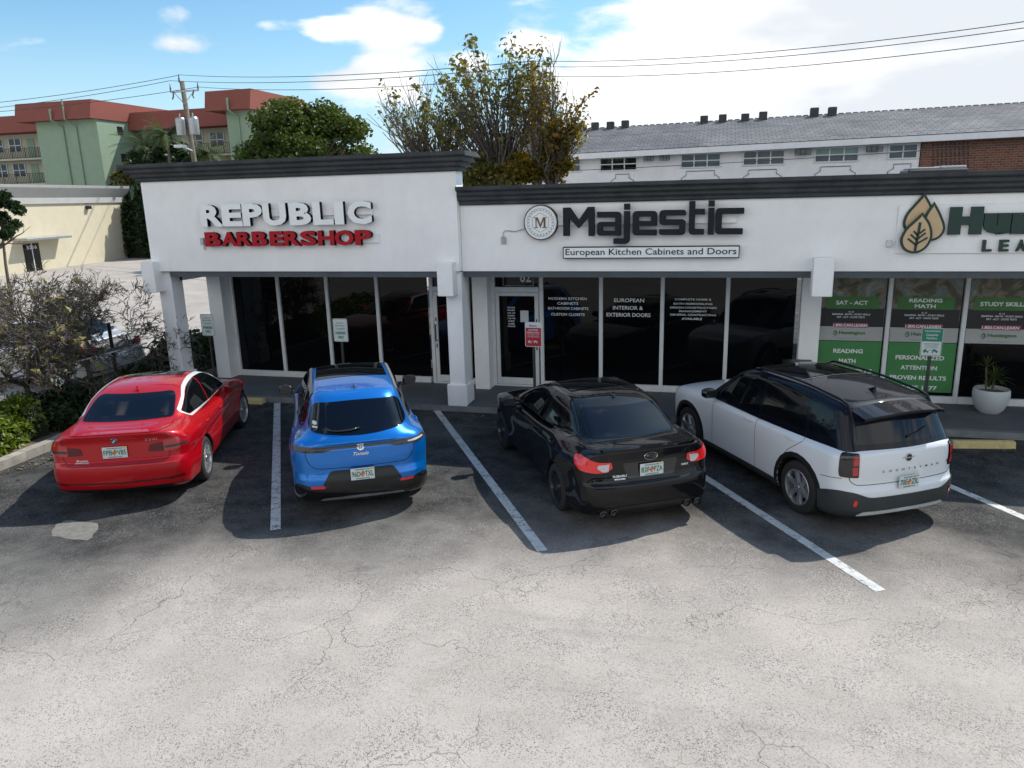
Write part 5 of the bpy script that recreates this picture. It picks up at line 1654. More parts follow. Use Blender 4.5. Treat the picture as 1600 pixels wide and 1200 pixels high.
def detail_white(car, cb, sp):
    roundel(cb, car, 0, .935, .045, 'mini')
    rear_text(cb, car, 'COUNTRYMAN', .06, .795, .86, .028, M['darkalloy'], bold=.01, spacing=3.2)
    rear_text(cb, car, 'S', .66, .80, .03, .035, M['letterblack'], bold=.05)
    # bright red lamp cores
    for sg in (1, -1):
        for (za, zb_) in ((.77, .87), (.89, .995)):
            pl = wr(.915, -.89, [('y.755', za), ('y.85', za), ('y.86', zb_), ('y.76', zb_)], .012)
            p = cb.patch([(sg * a_, b_) for a_, b_ in pl], 'wrap', .015, step=.03)
            p.build('lamp_element', M['lampred'], car, normals=p.nor)
        # roof rails on two feet
        r = MB(); pts = []
        for i in range(15):
            x = -.60 + 1.95 * i / 14
            A, n = cb.cast(np.array([(x, sg * .61)]), 'top')
            h = .035 if 0 < i < 14 else .0
            pts.append((x, sg * .61, A[0][2] + h))
        r.tube(pts, .016, 8); r.build('roof_rail', M['roofblack'], car, smooth=True)
        rf = cb.patch(rpoly([(sg * .70, .39), (sg * .735, .40), (sg * .72, .47), (sg * .69, .46)], .01), 'rear', .018, step=.03)
        rf.build('reflector', M['lampredbright'], car, normals=rf.nor)
    # roof spoiler over the rear window
    A, n = cb.cast(np.array([(-.50, y) for y in np.linspace(-.60, .60, 13)]), 'top')
    sp_ = MB(); q = []
    for a in A: q.append([(a[0] + .05, a[1], a[2] + .006), (a[0] - .31 + .07 * (a[1] / .6) ** 4, a[1], a[2] - .055), (a[0] - .31 + .07 * (a[1] / .6) ** 4, a[1], a[2] - .085), (a[0] - .10, a[1], a[2] - .13)])
    vs = [p for r in q for p in r]
    fs = []
    for i in range(12):
        for j in range(3): fs.append((i * 4 + j, i * 4 + j + 1, i * 4 + 5 + j, i * 4 + 4 + j))
    sp_.add(vs, fs + [(0, 1, 2, 3), (51, 50, 49, 48)]); sp_.build('roof_spoiler', M['roofblack'], car, recalc=True)
    for pl, v in ((rpoly([(.50, -.555), (1.5, -.53), (1.5, .53), (.50, .555)], .06), 'top'), ):
        s = cb.strip(pl, .012, v, .007, closed=True); s.build('roof_trim', M['greytrim'], car, normals=s.nor)
    w = MB(); A, n = cb.cast(np.array([(-.03, 1.16), (-.2, 1.19), (-.36, 1.24)]), 'rear'); P = A + n * .02
    w.tube([tuple(p) for p in P], [.014, .010, .006], 6); w.build('rear_wiper', M['black'], car, smooth=True)
    t = MB(); t.join(text_mb('MINI', -.07, .07, .02, .05, bold=.05)); t.join(text_mb('USA', -.06, .05, -.05, -.02, bold=.05))

def cars():
    hd = lambda deg: R_(90 + deg)
    B = R_(31)
    build_car(SEDAN_RED, 'bright red sedan with chrome window trim and plate FPB V85, leftmost in the row', (-7.58, 8.22), hd(23.1), (.90, .97, .935), 'double5', M['redpaint'], alloy=M['alloy'], detail=detail_red, steer=-.12)
    build_car(CROSS_BLUE, 'glossy blue compact crossover with black lower bumper and plate 96D TXL', (-4.46, 8.55), hd(29.5), (.97, .92, .94), 'thin5', M['bluepaint'], alloy=M['darkalloy'], detail=detail_blue)
    build_car(SEDAN_BLACK, 'shiny black sedan with bright red tail lights and plate 83F PZA', (-1.09, 8.92), hd(31.4), (.93, .95, .905), 'thin5', M['blackpaint'], alloy=M['darkalloy'], detail=detail_black)
    build_car(SUV_WHITE, 'white crossover with gloss black roof and dark bumper cladding, rightmost in the row', (1.68, 9.38), hd(31.8), (.94, .89, .92), 'mini', M['whitepaint'], roofmat=M['roofblack'], alloy=M['alloy'], detail=detail_white)
    sp = dict(SEDAN_RED); sp['finmat'] = M['silverpaint']; sp['group'] = 'car in the side street'; sp.pop('plate')
    car, _ = build_car(sp, 'silver white sedan parked behind the bare shrubs on the left', (-13.35, 13.35), hd(90), (.90, 1, 1), 'double5', M['silverpaint'], alloy=M['alloy'])
    del car['group']
# ------------------------------------------------------------------ vegetation
def on_z(px, py, z):
    d = _R * (px - 800) / CAM_F - _U * (py - 600) / CAM_F + _F
    t = (z - CAM_H) / d[2]
    return Vector((d[0] * t, d[1] * t, z))

LEAF = {
    'sparse': leafmat('olive_leaves', [(.07, .075, .035), (.15, .14, .04), (.20, .19, .045), (.09, .09, .05)], .45),
    'gold': leafmat('golden_leaves', [(.20, .11, .015), (.16, .12, .02), (.10, .11, .02), (.25, .15, .02), (.08, .07, .02)], .45),
    'green': leafmat('tree_green_leaves', [(.04, .065, .015), (.075, .105, .022), (.055, .08, .018), (.11, .13, .03)], .35),
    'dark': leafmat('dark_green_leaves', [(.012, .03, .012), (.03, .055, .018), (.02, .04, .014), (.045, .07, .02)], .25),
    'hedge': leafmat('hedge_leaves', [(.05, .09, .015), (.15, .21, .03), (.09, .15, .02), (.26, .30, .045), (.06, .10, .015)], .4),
    'yellow': leafmat('yellow_leaves', [(.28, .24, .06), (.38, .33, .18), (.20, .22, .06), (.45, .40, .28)], .4),
    'palm': leafmat('palm_leaves', [(.03, .06, .02), (.07, .10, .035), (.10, .11, .04)], .3),
    'mid': leafmat('brown_green_leaves', [(.08, .075, .03), (.14, .12, .03), (.09, .12, .03), (.18, .14, .035)], .4),
}
M['bark'] = mat('grey_brown_bark', (.11, .09, .075), rough=.9, var=.35, scale=9, bump=.5, bscale=40)
M['bark2'] = mat('bare_branch_bark', (.105, .088, .078), rough=.9, var=.35, scale=14, bump=.4, bscale=50)
M['core'] = mat('dark_hedge_core', (.008, .014, .006), rough=.95, var=.4, scale=6)

def leaves_mesh(name, C, size, matr, parent, up=.35, elong=1.5, seed=0, tags=None):
    """C: (n,3) leaf centres; every leaf is a small folded diamond"""
    r = np.random.default_rng(seed)
    n = len(C)
    nrm = r.normal(size=(n, 3)); nrm[:, 2] = np.abs(nrm[:, 2]) + up; nrm /= np.linalg.norm(nrm, axis=1, keepdims=True)
    a = r.normal(size=(n, 3)); a -= nrm * (a * nrm).sum(1, keepdims=True); a /= np.linalg.norm(a, axis=1, keepdims=True)
    b = np.cross(nrm, a)
    s = size * (.6 + .8 * r.random((n, 1)))
    fold = nrm * s * .22
    V = np.stack([C - a * s * elong * .5, C + b * s * .5 + fold, C + a * s * elong * .5, C - b * s * .5 + fold], 1).reshape(-1, 3)
    F = (np.arange(n)[:, None] * 4 + np.array([0, 1, 2, 3])).tolist()
    me = bpy.data.meshes.new(name)
    # two triangles per leaf so the fold shows
    i = np.arange(n)[:, None] * 4
    T = np.concatenate([i + np.array([0, 1, 2]), i + np.array([0, 2, 3])], 0)
    me.vertices.add(len(V)); me.vertices.foreach_set('co', V.ravel())
    me.loops.add(T.size); me.loops.foreach_set('vertex_index', T.ravel().astype(np.int32))
    me.polygons.add(len(T)); me.polygons.foreach_set('loop_start', (np.arange(len(T)) * 3).astype(np.int32))
    me.materials.append(matr)
    me.update(calc_edges=True); me.validate()
    o = bpy.data.objects.new(name, me); COL.objects.link(o)
    if parent is not None: o.parent = parent
    return o

def grow(mb, p, d, length, rad, depth, R, prm, tips, n=5):
    """recursive limb; prm: segs, bend, up, kids, spread, shrink"""
    pts = [p.copy()]; rr = [rad]
    segs = prm['segs']
    q = p.copy(); d = d.normalized(); rad = max(rad, prm.get('minr', .004))
    for i in range(segs):
        d = (d + Vector((R.gauss(0, 1), R.gauss(0, 1), R.gauss(0, 1))) * prm['bend'] + Vector((0, 0, prm['up']))).normalized()
        q = q + d * length / segs
        pts.append(q.copy()); rr.append(rad * (1 - (1 - prm['taper']) * (i + 1) / segs))
    mb.tube(pts, rr, n if rad > .03 else 4 if rad > .012 else 3, cap=False)
    tips_here = depth <= prm.get('leafdepth', 1)
    if tips_here:
        for k in pts[1:]: tips.append((k.x, k.y, k.z))
    if depth <= 0: return
    kids = R.choice(prm['kids'])
    for k in range(kids):
        j = R.randint(max(1, segs // 3), segs)
        base = pts[j]
        t = (pts[j] - pts[j - 1]).normalized()
        ax = t.orthogonal().normalized()
        ax.rotate(Matrix.Rotation(R.uniform(0, 2 * math.pi), 3, t))
        nd = (t + ax * prm['spread'] * R.uniform(.6, 1.3)).normalized()
        grow(mb, base, nd, length * prm['shrink'] * R.uniform(.75, 1.2), rr[j] * R.uniform(.55, .75), depth - 1, R, prm, tips, n)
    grow(mb, pts[-1], d, length * prm['shrink'], rr[-1] * .9, depth - 1, R, prm, tips, n)

def cluster(P, per, sig, seed):
    r = np.random.default_rng(seed)
    P = np.array(P)
    return np.repeat(P, per, 0) + r.normal(size=(len(P) * per, 3)) * sig

def fan_tree(name, label, base, stems, height, spread, leaf, seed, nleaf=9000, lsize=.11, cat='tree', group=None, keep=.35, low=None, lowleaf=None):
    R = random.Random(seed)
    root = empty(name, base, 0, label, cat, group)
    mb = MB(); tips = []
    prm = dict(segs=5, bend=.09, up=.07, kids=[1, 2, 2, 3], spread=.42, shrink=.66, taper=.6, leafdepth=1)
    for k in range(stems):
        a = 2 * math.pi * k / stems + R.uniform(-.3, .3)
        s = R.uniform(.15, 1.0) * spread
        d = Vector((math.cos(a) * s, math.sin(a) * s * .7, 1))
        grow(mb, Vector((math.cos(a) * .15, math.sin(a) * .15, 0)), d, height * R.uniform(.42, .52), height * .011, 4, R, prm, tips)
    mb.build('trunk', M['bark'], root)
    T = np.array(tips)
    r = np.random.default_rng(seed)
    # leaves keep to clumps: pick tip groups by a coarse cell hash
    cell = np.floor(T / (height * .085)).astype(int)
    h = (cell[:, 0] * 73856093 ^ cell[:, 1] * 19349663 ^ cell[:, 2] * 83492791) % 1000 / 1000
    T1 = T[h < keep]
    if len(T1) == 0: T1 = T
    idx = r.integers(0, len(T1), nleaf)
    C = T1[idx] + r.normal(size=(nleaf, 3)) * height * .016
    idx = r.integers(0, len(T), nleaf // 5)
    C = np.concatenate([C, T[idx] + r.normal(size=(nleaf // 5, 3)) * height * .01])
    leaves_mesh('crown', C, lsize, LEAF[leaf], root, seed=seed)
    if low:
        (cx, cy, cz), (rx, ry, rz), n = low
        clump = r.normal(size=(60, 3)) * .45
        C = clump[r.integers(0, 60, n)] + r.normal(size=(n, 3)) * .2
        C = C * np.array([rx, ry, rz]) + np.array([cx, cy, cz])
        C = C[C[:, 2] > .2]
        leaves_mesh('lower_foliage', C, lsize * 1.3, LEAF[lowleaf or leaf], root, seed=seed + 1)
    return root

def lobe_tree(name, label, Y, base, lobes, leaf, seed, low=None, lowleaf='mid', lsize=.14, group=None):
    """many fine limbs rising from one stool into the given crown lobes (cx, cz, rx, rz, limbs, leafiness), metres in the plane of the tree"""
    R = random.Random(seed); r = np.random.default_rng(seed)
    root = empty(name, (base, Y, 0), 0, label, 'tree', group)
    mb = MB(); C = []
    for (cx, cz, rx, rz, n, lf) in lobes:
        forks = []
        for k in range(max(3, n // 9)):
            a = R.uniform(-.8, .8)
            f = Vector((R.uniform(-.3, .3) + (cx - base) * .30 + a * rx * .25, R.uniform(-.4, .4), cz - rz * R.uniform(.9, 1.25)))
            forks.append(f)
            s0 = Vector((R.uniform(-.25, .25), R.uniform(-.2, .2), 0)); m = s0.lerp(f, .55) + Vector((R.uniform(-.15, .15), R.uniform(-.15, .15), .2))
            mb.tube([s0, m, f], [.12, .085, .055], 6, cap=False)
        for k in range(n):
            u = Vector((R.gauss(0, 1), R.gauss(0, 1), R.gauss(0, 1))).normalized()
            u.z = abs(u.z) if R.random() < .8 else u.z * .4
            q = R.uniform(.55, 1.0)
            tip = Vector((cx - base + u.x * rx * q, u.y * rx * .7 * q, cz + u.z * rz * q))
            f = min(R.sample(forks, min(2, len(forks))), key=lambda p: abs(p.x - tip.x))
            c1 = f.lerp(tip, .4) + Vector(((f.x - tip.x) * .12, R.uniform(-.2, .2), (tip.z - f.z) * .10))
            pts, rr = [], []
            for i in range(8):
                t = i / 7
                p = f * (1 - t) ** 2 + c1 * 2 * t * (1 - t) + tip * t * t
                if 0 < i < 7: p = p + Vector((R.gauss(0, .05), R.gauss(0, .05), R.gauss(0, .03)))
                pts.append(p); rr.append(.042 * (1 - t) + .010)
            mb.tube(pts, rr, 4, cap=False)
            leafy = R.random() < lf
            for j in range(2, 8):
                for _ in range(2):
                    d = ((pts[j] - pts[j - 1]).normalized() + Vector((R.gauss(0, .5), R.gauss(0, .5), R.uniform(0, .6)))).normalized()
                    ln = R.uniform(.35, .9); a = pts[j]; b = a + d * ln * .5 + Vector((R.gauss(0, .04), R.gauss(0, .04), .03)); e = a + d * ln + Vector((0, 0, .12))
                    mb.tube([a, b, e], [.014, .011, .008], 3, cap=False)
                    if (leafy and j > 4) or R.random() < .06 * lf:
                        C.append(np.array(e)[None] + r.normal(size=(R.randint(3, 9), 3)) * .13)
                        C.append(np.array(b)[None] + r.normal(size=(R.randint(1, 4), 3)) * .12)
    mb.build('trunk', M['bark'], root)
    if C: leaves_mesh('crown', np.concatenate(C), lsize, LEAF[leaf], root, seed=seed)
    if low:
        A = []
        for (cx, cz, rx, rz, n) in low:
            cl = r.normal(size=(40, 3)) * .5
            q = cl[r.integers(0, 40, n)] + r.normal(size=(n, 3)) * .22
            A.append(q * np.array([rx, rx * .6, rz]) + np.array([cx - base, 0, cz]))
        leaves_mesh('lower_foliage', np.concatenate(A), lsize, LEAF[lowleaf], root, seed=seed + 1)
    return root

def dome_tree(name, label, base, trunk_h, rad, leaf, seed, n=16000, lsize=.14, cat='tree', flat=.7, clumps=70, group=None):
    R = random.Random(seed); r = np.random.default_rng(seed)
    root = empty(name, base, 0, label, cat, group)
    mb = MB(); tips = []
    prm = dict(segs=4, bend=.12, up=.03, kids=[2, 3], spread=.65, shrink=.68, taper=.6, leafdepth=1)
    grow(mb, Vector((0, 0, 0)), Vector((0, 0, 1)), trunk_h, rad * .07, 0, R, dict(prm, bend=.04), tips)
    for k in range(6):
        a = k * math.pi / 3 + R.uniform(-.3, .3)
        grow(mb, Vector((0, 0, trunk_h * .9)), Vector((math.cos(a) * .8, math.sin(a) * .8, .7)), rad * .55, rad * .04, 2, R, prm, tips)
    mb.build('trunk', M['bark'], root)
    u = r.normal(size=(clumps, 3)); u[:, 2] = np.abs(u[:, 2]) * 1.0 - .25; u /= np.linalg.norm(u, axis=1, keepdims=True)
    cr = (.55 + .42 * r.random((clumps, 1)))
    cc = u * cr * np.array([rad, rad, rad * flat]) + np.array([0, 0, trunk_h + rad * .25])
    k = r.integers(0, clumps, n)
    v = r.normal(size=(n, 3)); v /= np.linalg.norm(v, axis=1, keepdims=True)
    C = cc[k] + v * (r.random((n, 1)) ** .5) * rad * .23 * np.array([1, 1, .7])
    leaves_mesh('crown', C, lsize, LEAF[leaf], root, seed=seed)
    return root

def hedge(label, path, w, h, leaf, seed, n=9000, lsize=.07, group=None, name='hedge'):
    r = np.random.default_rng(seed)
    p = np.array(path, float)
    seg = np.linalg.norm(np.diff(p, axis=0), axis=1); cum = np.concatenate([[0], np.cumsum(seg)])
    base = (p[0][0], p[0][1], 0)
    root = empty(name, base, 0, label, name.replace('_', ' '), group)
    def at(s):
        x = np.interp(s, cum, p[:, 0]); y = np.interp(s, cum, p[:, 1])
        i = np.clip(np.searchsorted(cum, s, side='right') - 1, 0, len(seg) - 1)
        t = (p[i + 1] - p[i]) / seg[i][:, None]
        return x, y, np.stack([-t[:, 1], t[:, 0]], 1)
    def hh(s, o): return h * (1 + .13 * np.sin(s * 2.3 + seed) + .10 * np.sin(s * 5.1 + o * 3 + seed * 2) + .06 * np.sin(s * 11.0 + o * 7))
    # leaf shell: on the top and both flanks with depth jitter
    s = r.random(n) * cum[-1]; a = r.random(n) * math.pi
    o = np.cos(a); zz = np.sin(a) ** .6
    dep = 1 - .30 * r.random(n) ** 1.5
    x, y, nn = at(s)
    wz = w / 2 * (.85 + .2 * np.sin(s * 3.7 + 1))
    C = np.stack([x + nn[:, 0] * o * wz * dep, y + nn[:, 1] * o * wz * dep, np.maximum(hh(s, o) * zz * dep, .08)], 1)
    C += r.normal(size=C.shape) * .03
    C -= np.array(base)
    leaves_mesh('foliage', C, lsize, LEAF[leaf], root, seed=seed)
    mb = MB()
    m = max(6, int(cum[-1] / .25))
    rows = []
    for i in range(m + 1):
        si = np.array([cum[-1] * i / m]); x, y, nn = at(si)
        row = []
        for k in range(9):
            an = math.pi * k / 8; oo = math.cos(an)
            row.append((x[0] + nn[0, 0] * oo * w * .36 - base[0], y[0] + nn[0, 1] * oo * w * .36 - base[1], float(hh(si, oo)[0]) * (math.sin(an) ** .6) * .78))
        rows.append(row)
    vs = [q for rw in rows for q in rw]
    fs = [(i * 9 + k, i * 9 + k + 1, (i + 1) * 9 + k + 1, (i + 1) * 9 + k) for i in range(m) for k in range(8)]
    mb.add(vs, fs); mb.build('dark_core', M['core'], root, smooth=True)  # solid near-black filler under the leaves, added to block see-through
    return root

def bare_shrub(label, base, height, reach, seed, leaves=60, stems=3, yell=True, lsize=.15, depth=5, kids=(2, 2, 3)):
    R = random.Random(seed)
    root = empty('bare_shrub', base, 0, label, 'shrub', 'bare shrubs in the planting strip')
    mb = MB(); tips = []
    prm = dict(segs=4, bend=.27, up=.015, kids=list(kids), spread=.85, shrink=.72, taper=.62, leafdepth=1, minr=.0068)
    grow(mb, Vector((0, 0, 0)), Vector((.05, 0, 1)), height * .26, .075, 0, R, dict(prm, bend=.08), [])
    for k in range(stems):
        a = 2 * math.pi * k / stems + R.uniform(-.4, .4)
        grow(mb, Vector((0, 0, height * .24)), Vector((math.cos(a) * reach, math.sin(a) * reach, .75)), height * .30, .05, depth, R, prm, tips)
    mb.build('trunk', M['bark2'], root)
    r = np.random.default_rng(seed)
    T = np.array(tips)
    T = T[T[:, 2] < height * 1.02]
    C = T[r.integers(0, len(T), leaves)] + r.normal(size=(leaves, 3)) * .05
    leaves_mesh('leaves', C, lsize, LEAF['yellow'], root, up=.6, elong=1.25, seed=seed)
    C = T[r.integers(0, len(T), leaves * 5)] + r.normal(size=(leaves * 5, 3)) * .04
    leaves_mesh('leaves', C, lsize * .45, LEAF['mid'], root, seed=seed + 3)
    return root

def palm(label, base, h, fr, seed, n=26, group='palms in front of the green flats'):
    R = random.Random(seed)
    root = empty('palm_tree', base, 0, label, 'palm tree', group)
    t = MB(); t.tube([(0, 0, 0), (.1, 0, h * .5), (.15, .1, h)], [.16, .13, .12], 8); t.build('trunk', M['bark'], root)
    mb = MB()
    for k in range(n):
        a = R.uniform(0, 2 * math.pi); el = R.uniform(-.5, 1.2)
        d = Vector((math.cos(a) * math.cos(el), math.sin(a) * math.cos(el), math.sin(el)))
        p = Vector((.15, .1, h)); pts = [p.copy()]
        for i in range(6):
            d = (d + Vector((0, 0, -.16))).normalized(); p = p + d * fr / 6; pts.append(p.copy())
        side = d.cross(Vector((0, 0, 1))).normalized()
        for i in range(1, 7):
            for j in range(3):
                q = pts[i - 1].lerp(pts[i], j / 3)
                ln = fr * .26 * (1 - abs(i / 6 - .45))
                for sg in (-1, 1):
                    e = q + (side * sg * .85 + d * .5 + Vector((0, 0, -.35))).normalized() * ln
                    w_ = d * .05
                    mb.add([q - w_, q + w_, e], [(0, 1, 2)])
    mb.build('fronds', LEAF['palm'], root)
    return root

# ------------------------------------------------------------------ background buildings
def q4(mb, pts, m=0): mb.add([tuple(p) for p in pts], [tuple(range(len(pts)))], m)

def green_flats():
    T1, T2 = 64.0, 68.6
    mg = stucco_mat('sage_green_render', (.27, .36, .26), (.18, .25, .18), .35)
    mr_ = stucco_mat('terracotta_band', (.26, .085, .065), (.19, .07, .055), .4)
    mc = stucco_mat('cream_render', (.48, .46, .36), (.3, .3, .25), .3)
    dk = mat('dark_window_pane', (.02, .022, .025), rough=.1, var=.3)
    root = empty('apartment_building', (-62, T1, 0), 0, 'sage green three storey flats with a terracotta roof band and balconies', 'building')
    off = -Vector((-62, T1, 0))
    def put(mb, name, mats, parent=None, **k):
        o = mb.build(name, mats, parent or root, **k)
        if parent is None: o.location = off
        return o
    def tower(a_top, c_top, X_side):
        """a_top, c_top: pixel of the wall top corners; extruded down"""
        A = on_y(a_top[0], a_top[1], T1); B = on_y(c_top[0], c_top[1], T1)
        zt = (A.z + B.z) / 2
        return A.x, B.x, zt
    # left tower, right tower
    towers = []
    for (l, r) in (((55, 190), (150, 187)), ((353, 174), (397, 171))):
        x0, x1, zt = tower(l, r, 0); towers.append((x0, x1, zt))
        w = MB(); w.box(x0, x1, T1, T1 + (22 if not towers[1:] else 9), 0, zt); put(w, 'wall', mg)
        b = MB()
        zb = zt + 1.75; e = 1.6; s = .5
        vs = [(x0 - e, T1 - .9, zt), (x1 + .15, T1 - .9, zt), (x1 + .15, T1 + (22 if not towers[1:] else 9), zt), (x0 - e, T1 + (22 if not towers[1:] else 9), zt), (x0 - e - .1, T1 - .9 + s, zb), (x1 + .1, T1 - .9 + s, zb), (x1 + .1, T1 + (22 if not towers[1:] else 9), zb), (x0 - e - .1, T1 + (22 if not towers[1:] else 9), zb)]
        b.add(vs, [(0, 3, 2, 1), (4, 5, 6, 7), (0, 1, 5, 4), (1, 2, 6, 5), (2, 3, 7, 6), (3, 0, 4, 7)])
        put(b, 'roof_band', mr_)
        p = MB()
        cx = x0 + (x1 - x0) * (.45 if len(towers) == 1 else .42)
        p.tube([(cx - .3, T1 - 1.0, zt + 1.0), (cx - .3, T1 - 1.0, zt), (cx, T1 - .1, zt - .6), (cx, T1 - .1, 2)], .10, 6)
        if len(towers) == 1: p.tube([(cx + 1.3, T1 - 1.0, zt + 1.8), (cx + 1.3, T1 - 1.0, zt), (cx + 1.6, T1 - .1, zt - .6), (cx + 1.6, T1 - .1, 2)], .07, 6)
        put(p, 'drain_pipe', mg)
    tl, tr = towers
    lw = MB()
    for (px, py) in ((179, 196), (186, 243), (191, 288)):
        P = None
    for z in (tl[2] - 1.3, tl[2] - 3.9, tl[2] - 6.5): lw.box(tl[1], tl[1] + .04, T1 + 2.6, T1 + 3.3, z, z + .8)
    put(lw, 'window', dk)
    # wings between and left of the towers
    zt = tl[2] - .15
    for (x0, x1, zz) in ((-90, tl[0], tl[2] - .35), (tl[1], tr[0], tr[2] - .75)):
        w = MB(); w.box(x0, x1, T2 + 1.4, T2 + 12, 0, zz + .1); put(w, 'wall', mc)
        b = MB(); b.add([(x0, T2 - .6, zz), (x1, T2 - .6, zz), (x1, T2 + 12, zz), (x0, T2 + 12, zz), (x0, T2 - .1, zz + 1.75), (x1, T2 - .1, zz + 1.75), (x1, T2 + 12, zz + 1.75), (x0, T2 + 12, zz + 1.75)], [(0, 3, 2, 1), (4, 5, 6, 7), (0, 1, 5, 4), (1, 2, 6, 5), (2, 3, 7, 6), (3, 0, 4, 7)])
        put(b, 'roof_band', mr_)
        for lv in range(3):
            zf = zz - 2.62 * (lv + 1)
            if zf < 0: continue
            s = MB(); s.box(x0, x1, T2 - .2, T2 + 1.4, zf - .18, zf); put(s, 'balcony_slab', mc)
            r = MB(); r.tube([(x0, T2 - .15, zf + 1.05), (x1, T2 - .15, zf + 1.05)], .035, 4); r.tube([(x0, T2 - .15, zf + .1), (x1, T2 - .15, zf + .1)], .03, 4)
            k = int((x1 - x0) / .22)
            for i in range(k):
                xx = x0 + (i + .5) * .22
                if xx < -84 or xx > -12: continue
                rad = .05 if i % 8 == 0 else .014
                r.box(xx - rad, xx + rad, T2 - .17, T2 - .13, zf, zf + 1.05)
            put(r, 'railing', M['black'])
            xx = max(x0, -84) + 1.2; i = 0
            while xx < min(x1, -14) - 2.2:
                d = MB()
                if i % 3 == 1:
                    d.box(xx, xx + .95, T2 + 1.34, T2 + 1.405, zf, zf + 2.1); put(d, 'door', mg); xx += 1.9
                else:
                    d.box(xx, xx + 1.7, T2 + 1.36, T2 + 1.405, zf + .85, zf + 2.15, 0)
                    for u in (0, .82, 1.64): d.box(xx + u - .03, xx + u + .06, T2 + 1.33, T2 + 1.37, zf + .83, zf + 2.17, 1)
                    d.box(xx, xx + 1.7, T2 + 1.33, T2 + 1.37, zf + 1.45, zf + 1.52, 1)
                    put(d, 'window', [dk, M['frame']]); xx += 2.5
                i += 1

def beige_shop():
    mc = stucco_mat('pale_yellow_render', (.60, .54, .40), (.45, .42, .33), .3)
    mw = stucco_mat('grey_coping', (.46, .46, .44), (.3, .3, .29), .35)
    A = on_z(207, 402, 0)                     # right foot of the wall
    zt = 4.75
    Bp = on_z(30, 289, 5.15)
    d = Vector((Bp.x - A.x, Bp.y - A.y, 0)).normalized()
    ang = math.atan2(-d.y, -d.x)
    root = empty('yellow_building', (A.x, A.y, 0), ang, 'pale yellow single storey building with a small canopied door', 'building')
    # local frame: x runs along the wall toward -d .. wall occupies x in [-30, 0], front faces local -y
    w = MB(); w.box(-30, 0, 0, 12, 0, zt - .6); w.build('wall', mc, root)
    c = MB()
    prof = [(-.05, zt - .75), (-.12, zt - .72), (-.14, zt - .35), (-.55, zt + .25), (-.60, zt + .42), (0.5, zt + .42), (.5, zt - .75)]
    c.prism(prof, -30.3, .0, 'x')
    c.prism([(-.0 + .001, zt - .72), (.14, zt - .35), (.55, zt + .25), (.60, zt + .42), (.0 + .001, zt + .42)], .02, 12, 'y')
    c.build('coping', mw, root, recalc=True)
    l = MB(); l.cham(-4.7, -4.35, -.28, 0, 3.62, 3.84, .03); l.build('wall_lamp', M['black'], root)
    dr = MB(); dr.box(-11.2, -9.87, -.05, .0, 0, 1.68, 0); dr.box(-10.56, -10.50, -.07, -.05, 0, 1.68, 1); dr.build('door', [M['shopglass'], M['frame']], root)
    t = text_mb('5216', -11.0, -10.1, 1.34, 1.56, bold=.02, y=-.075); t.build('lettering', M['signwhite'], root)
    cn = MB(); cn.cham(-11.9, -7.8, -.9, 0, 1.88, 2.04, .03); cn.build('canopy', M['metal'], root)

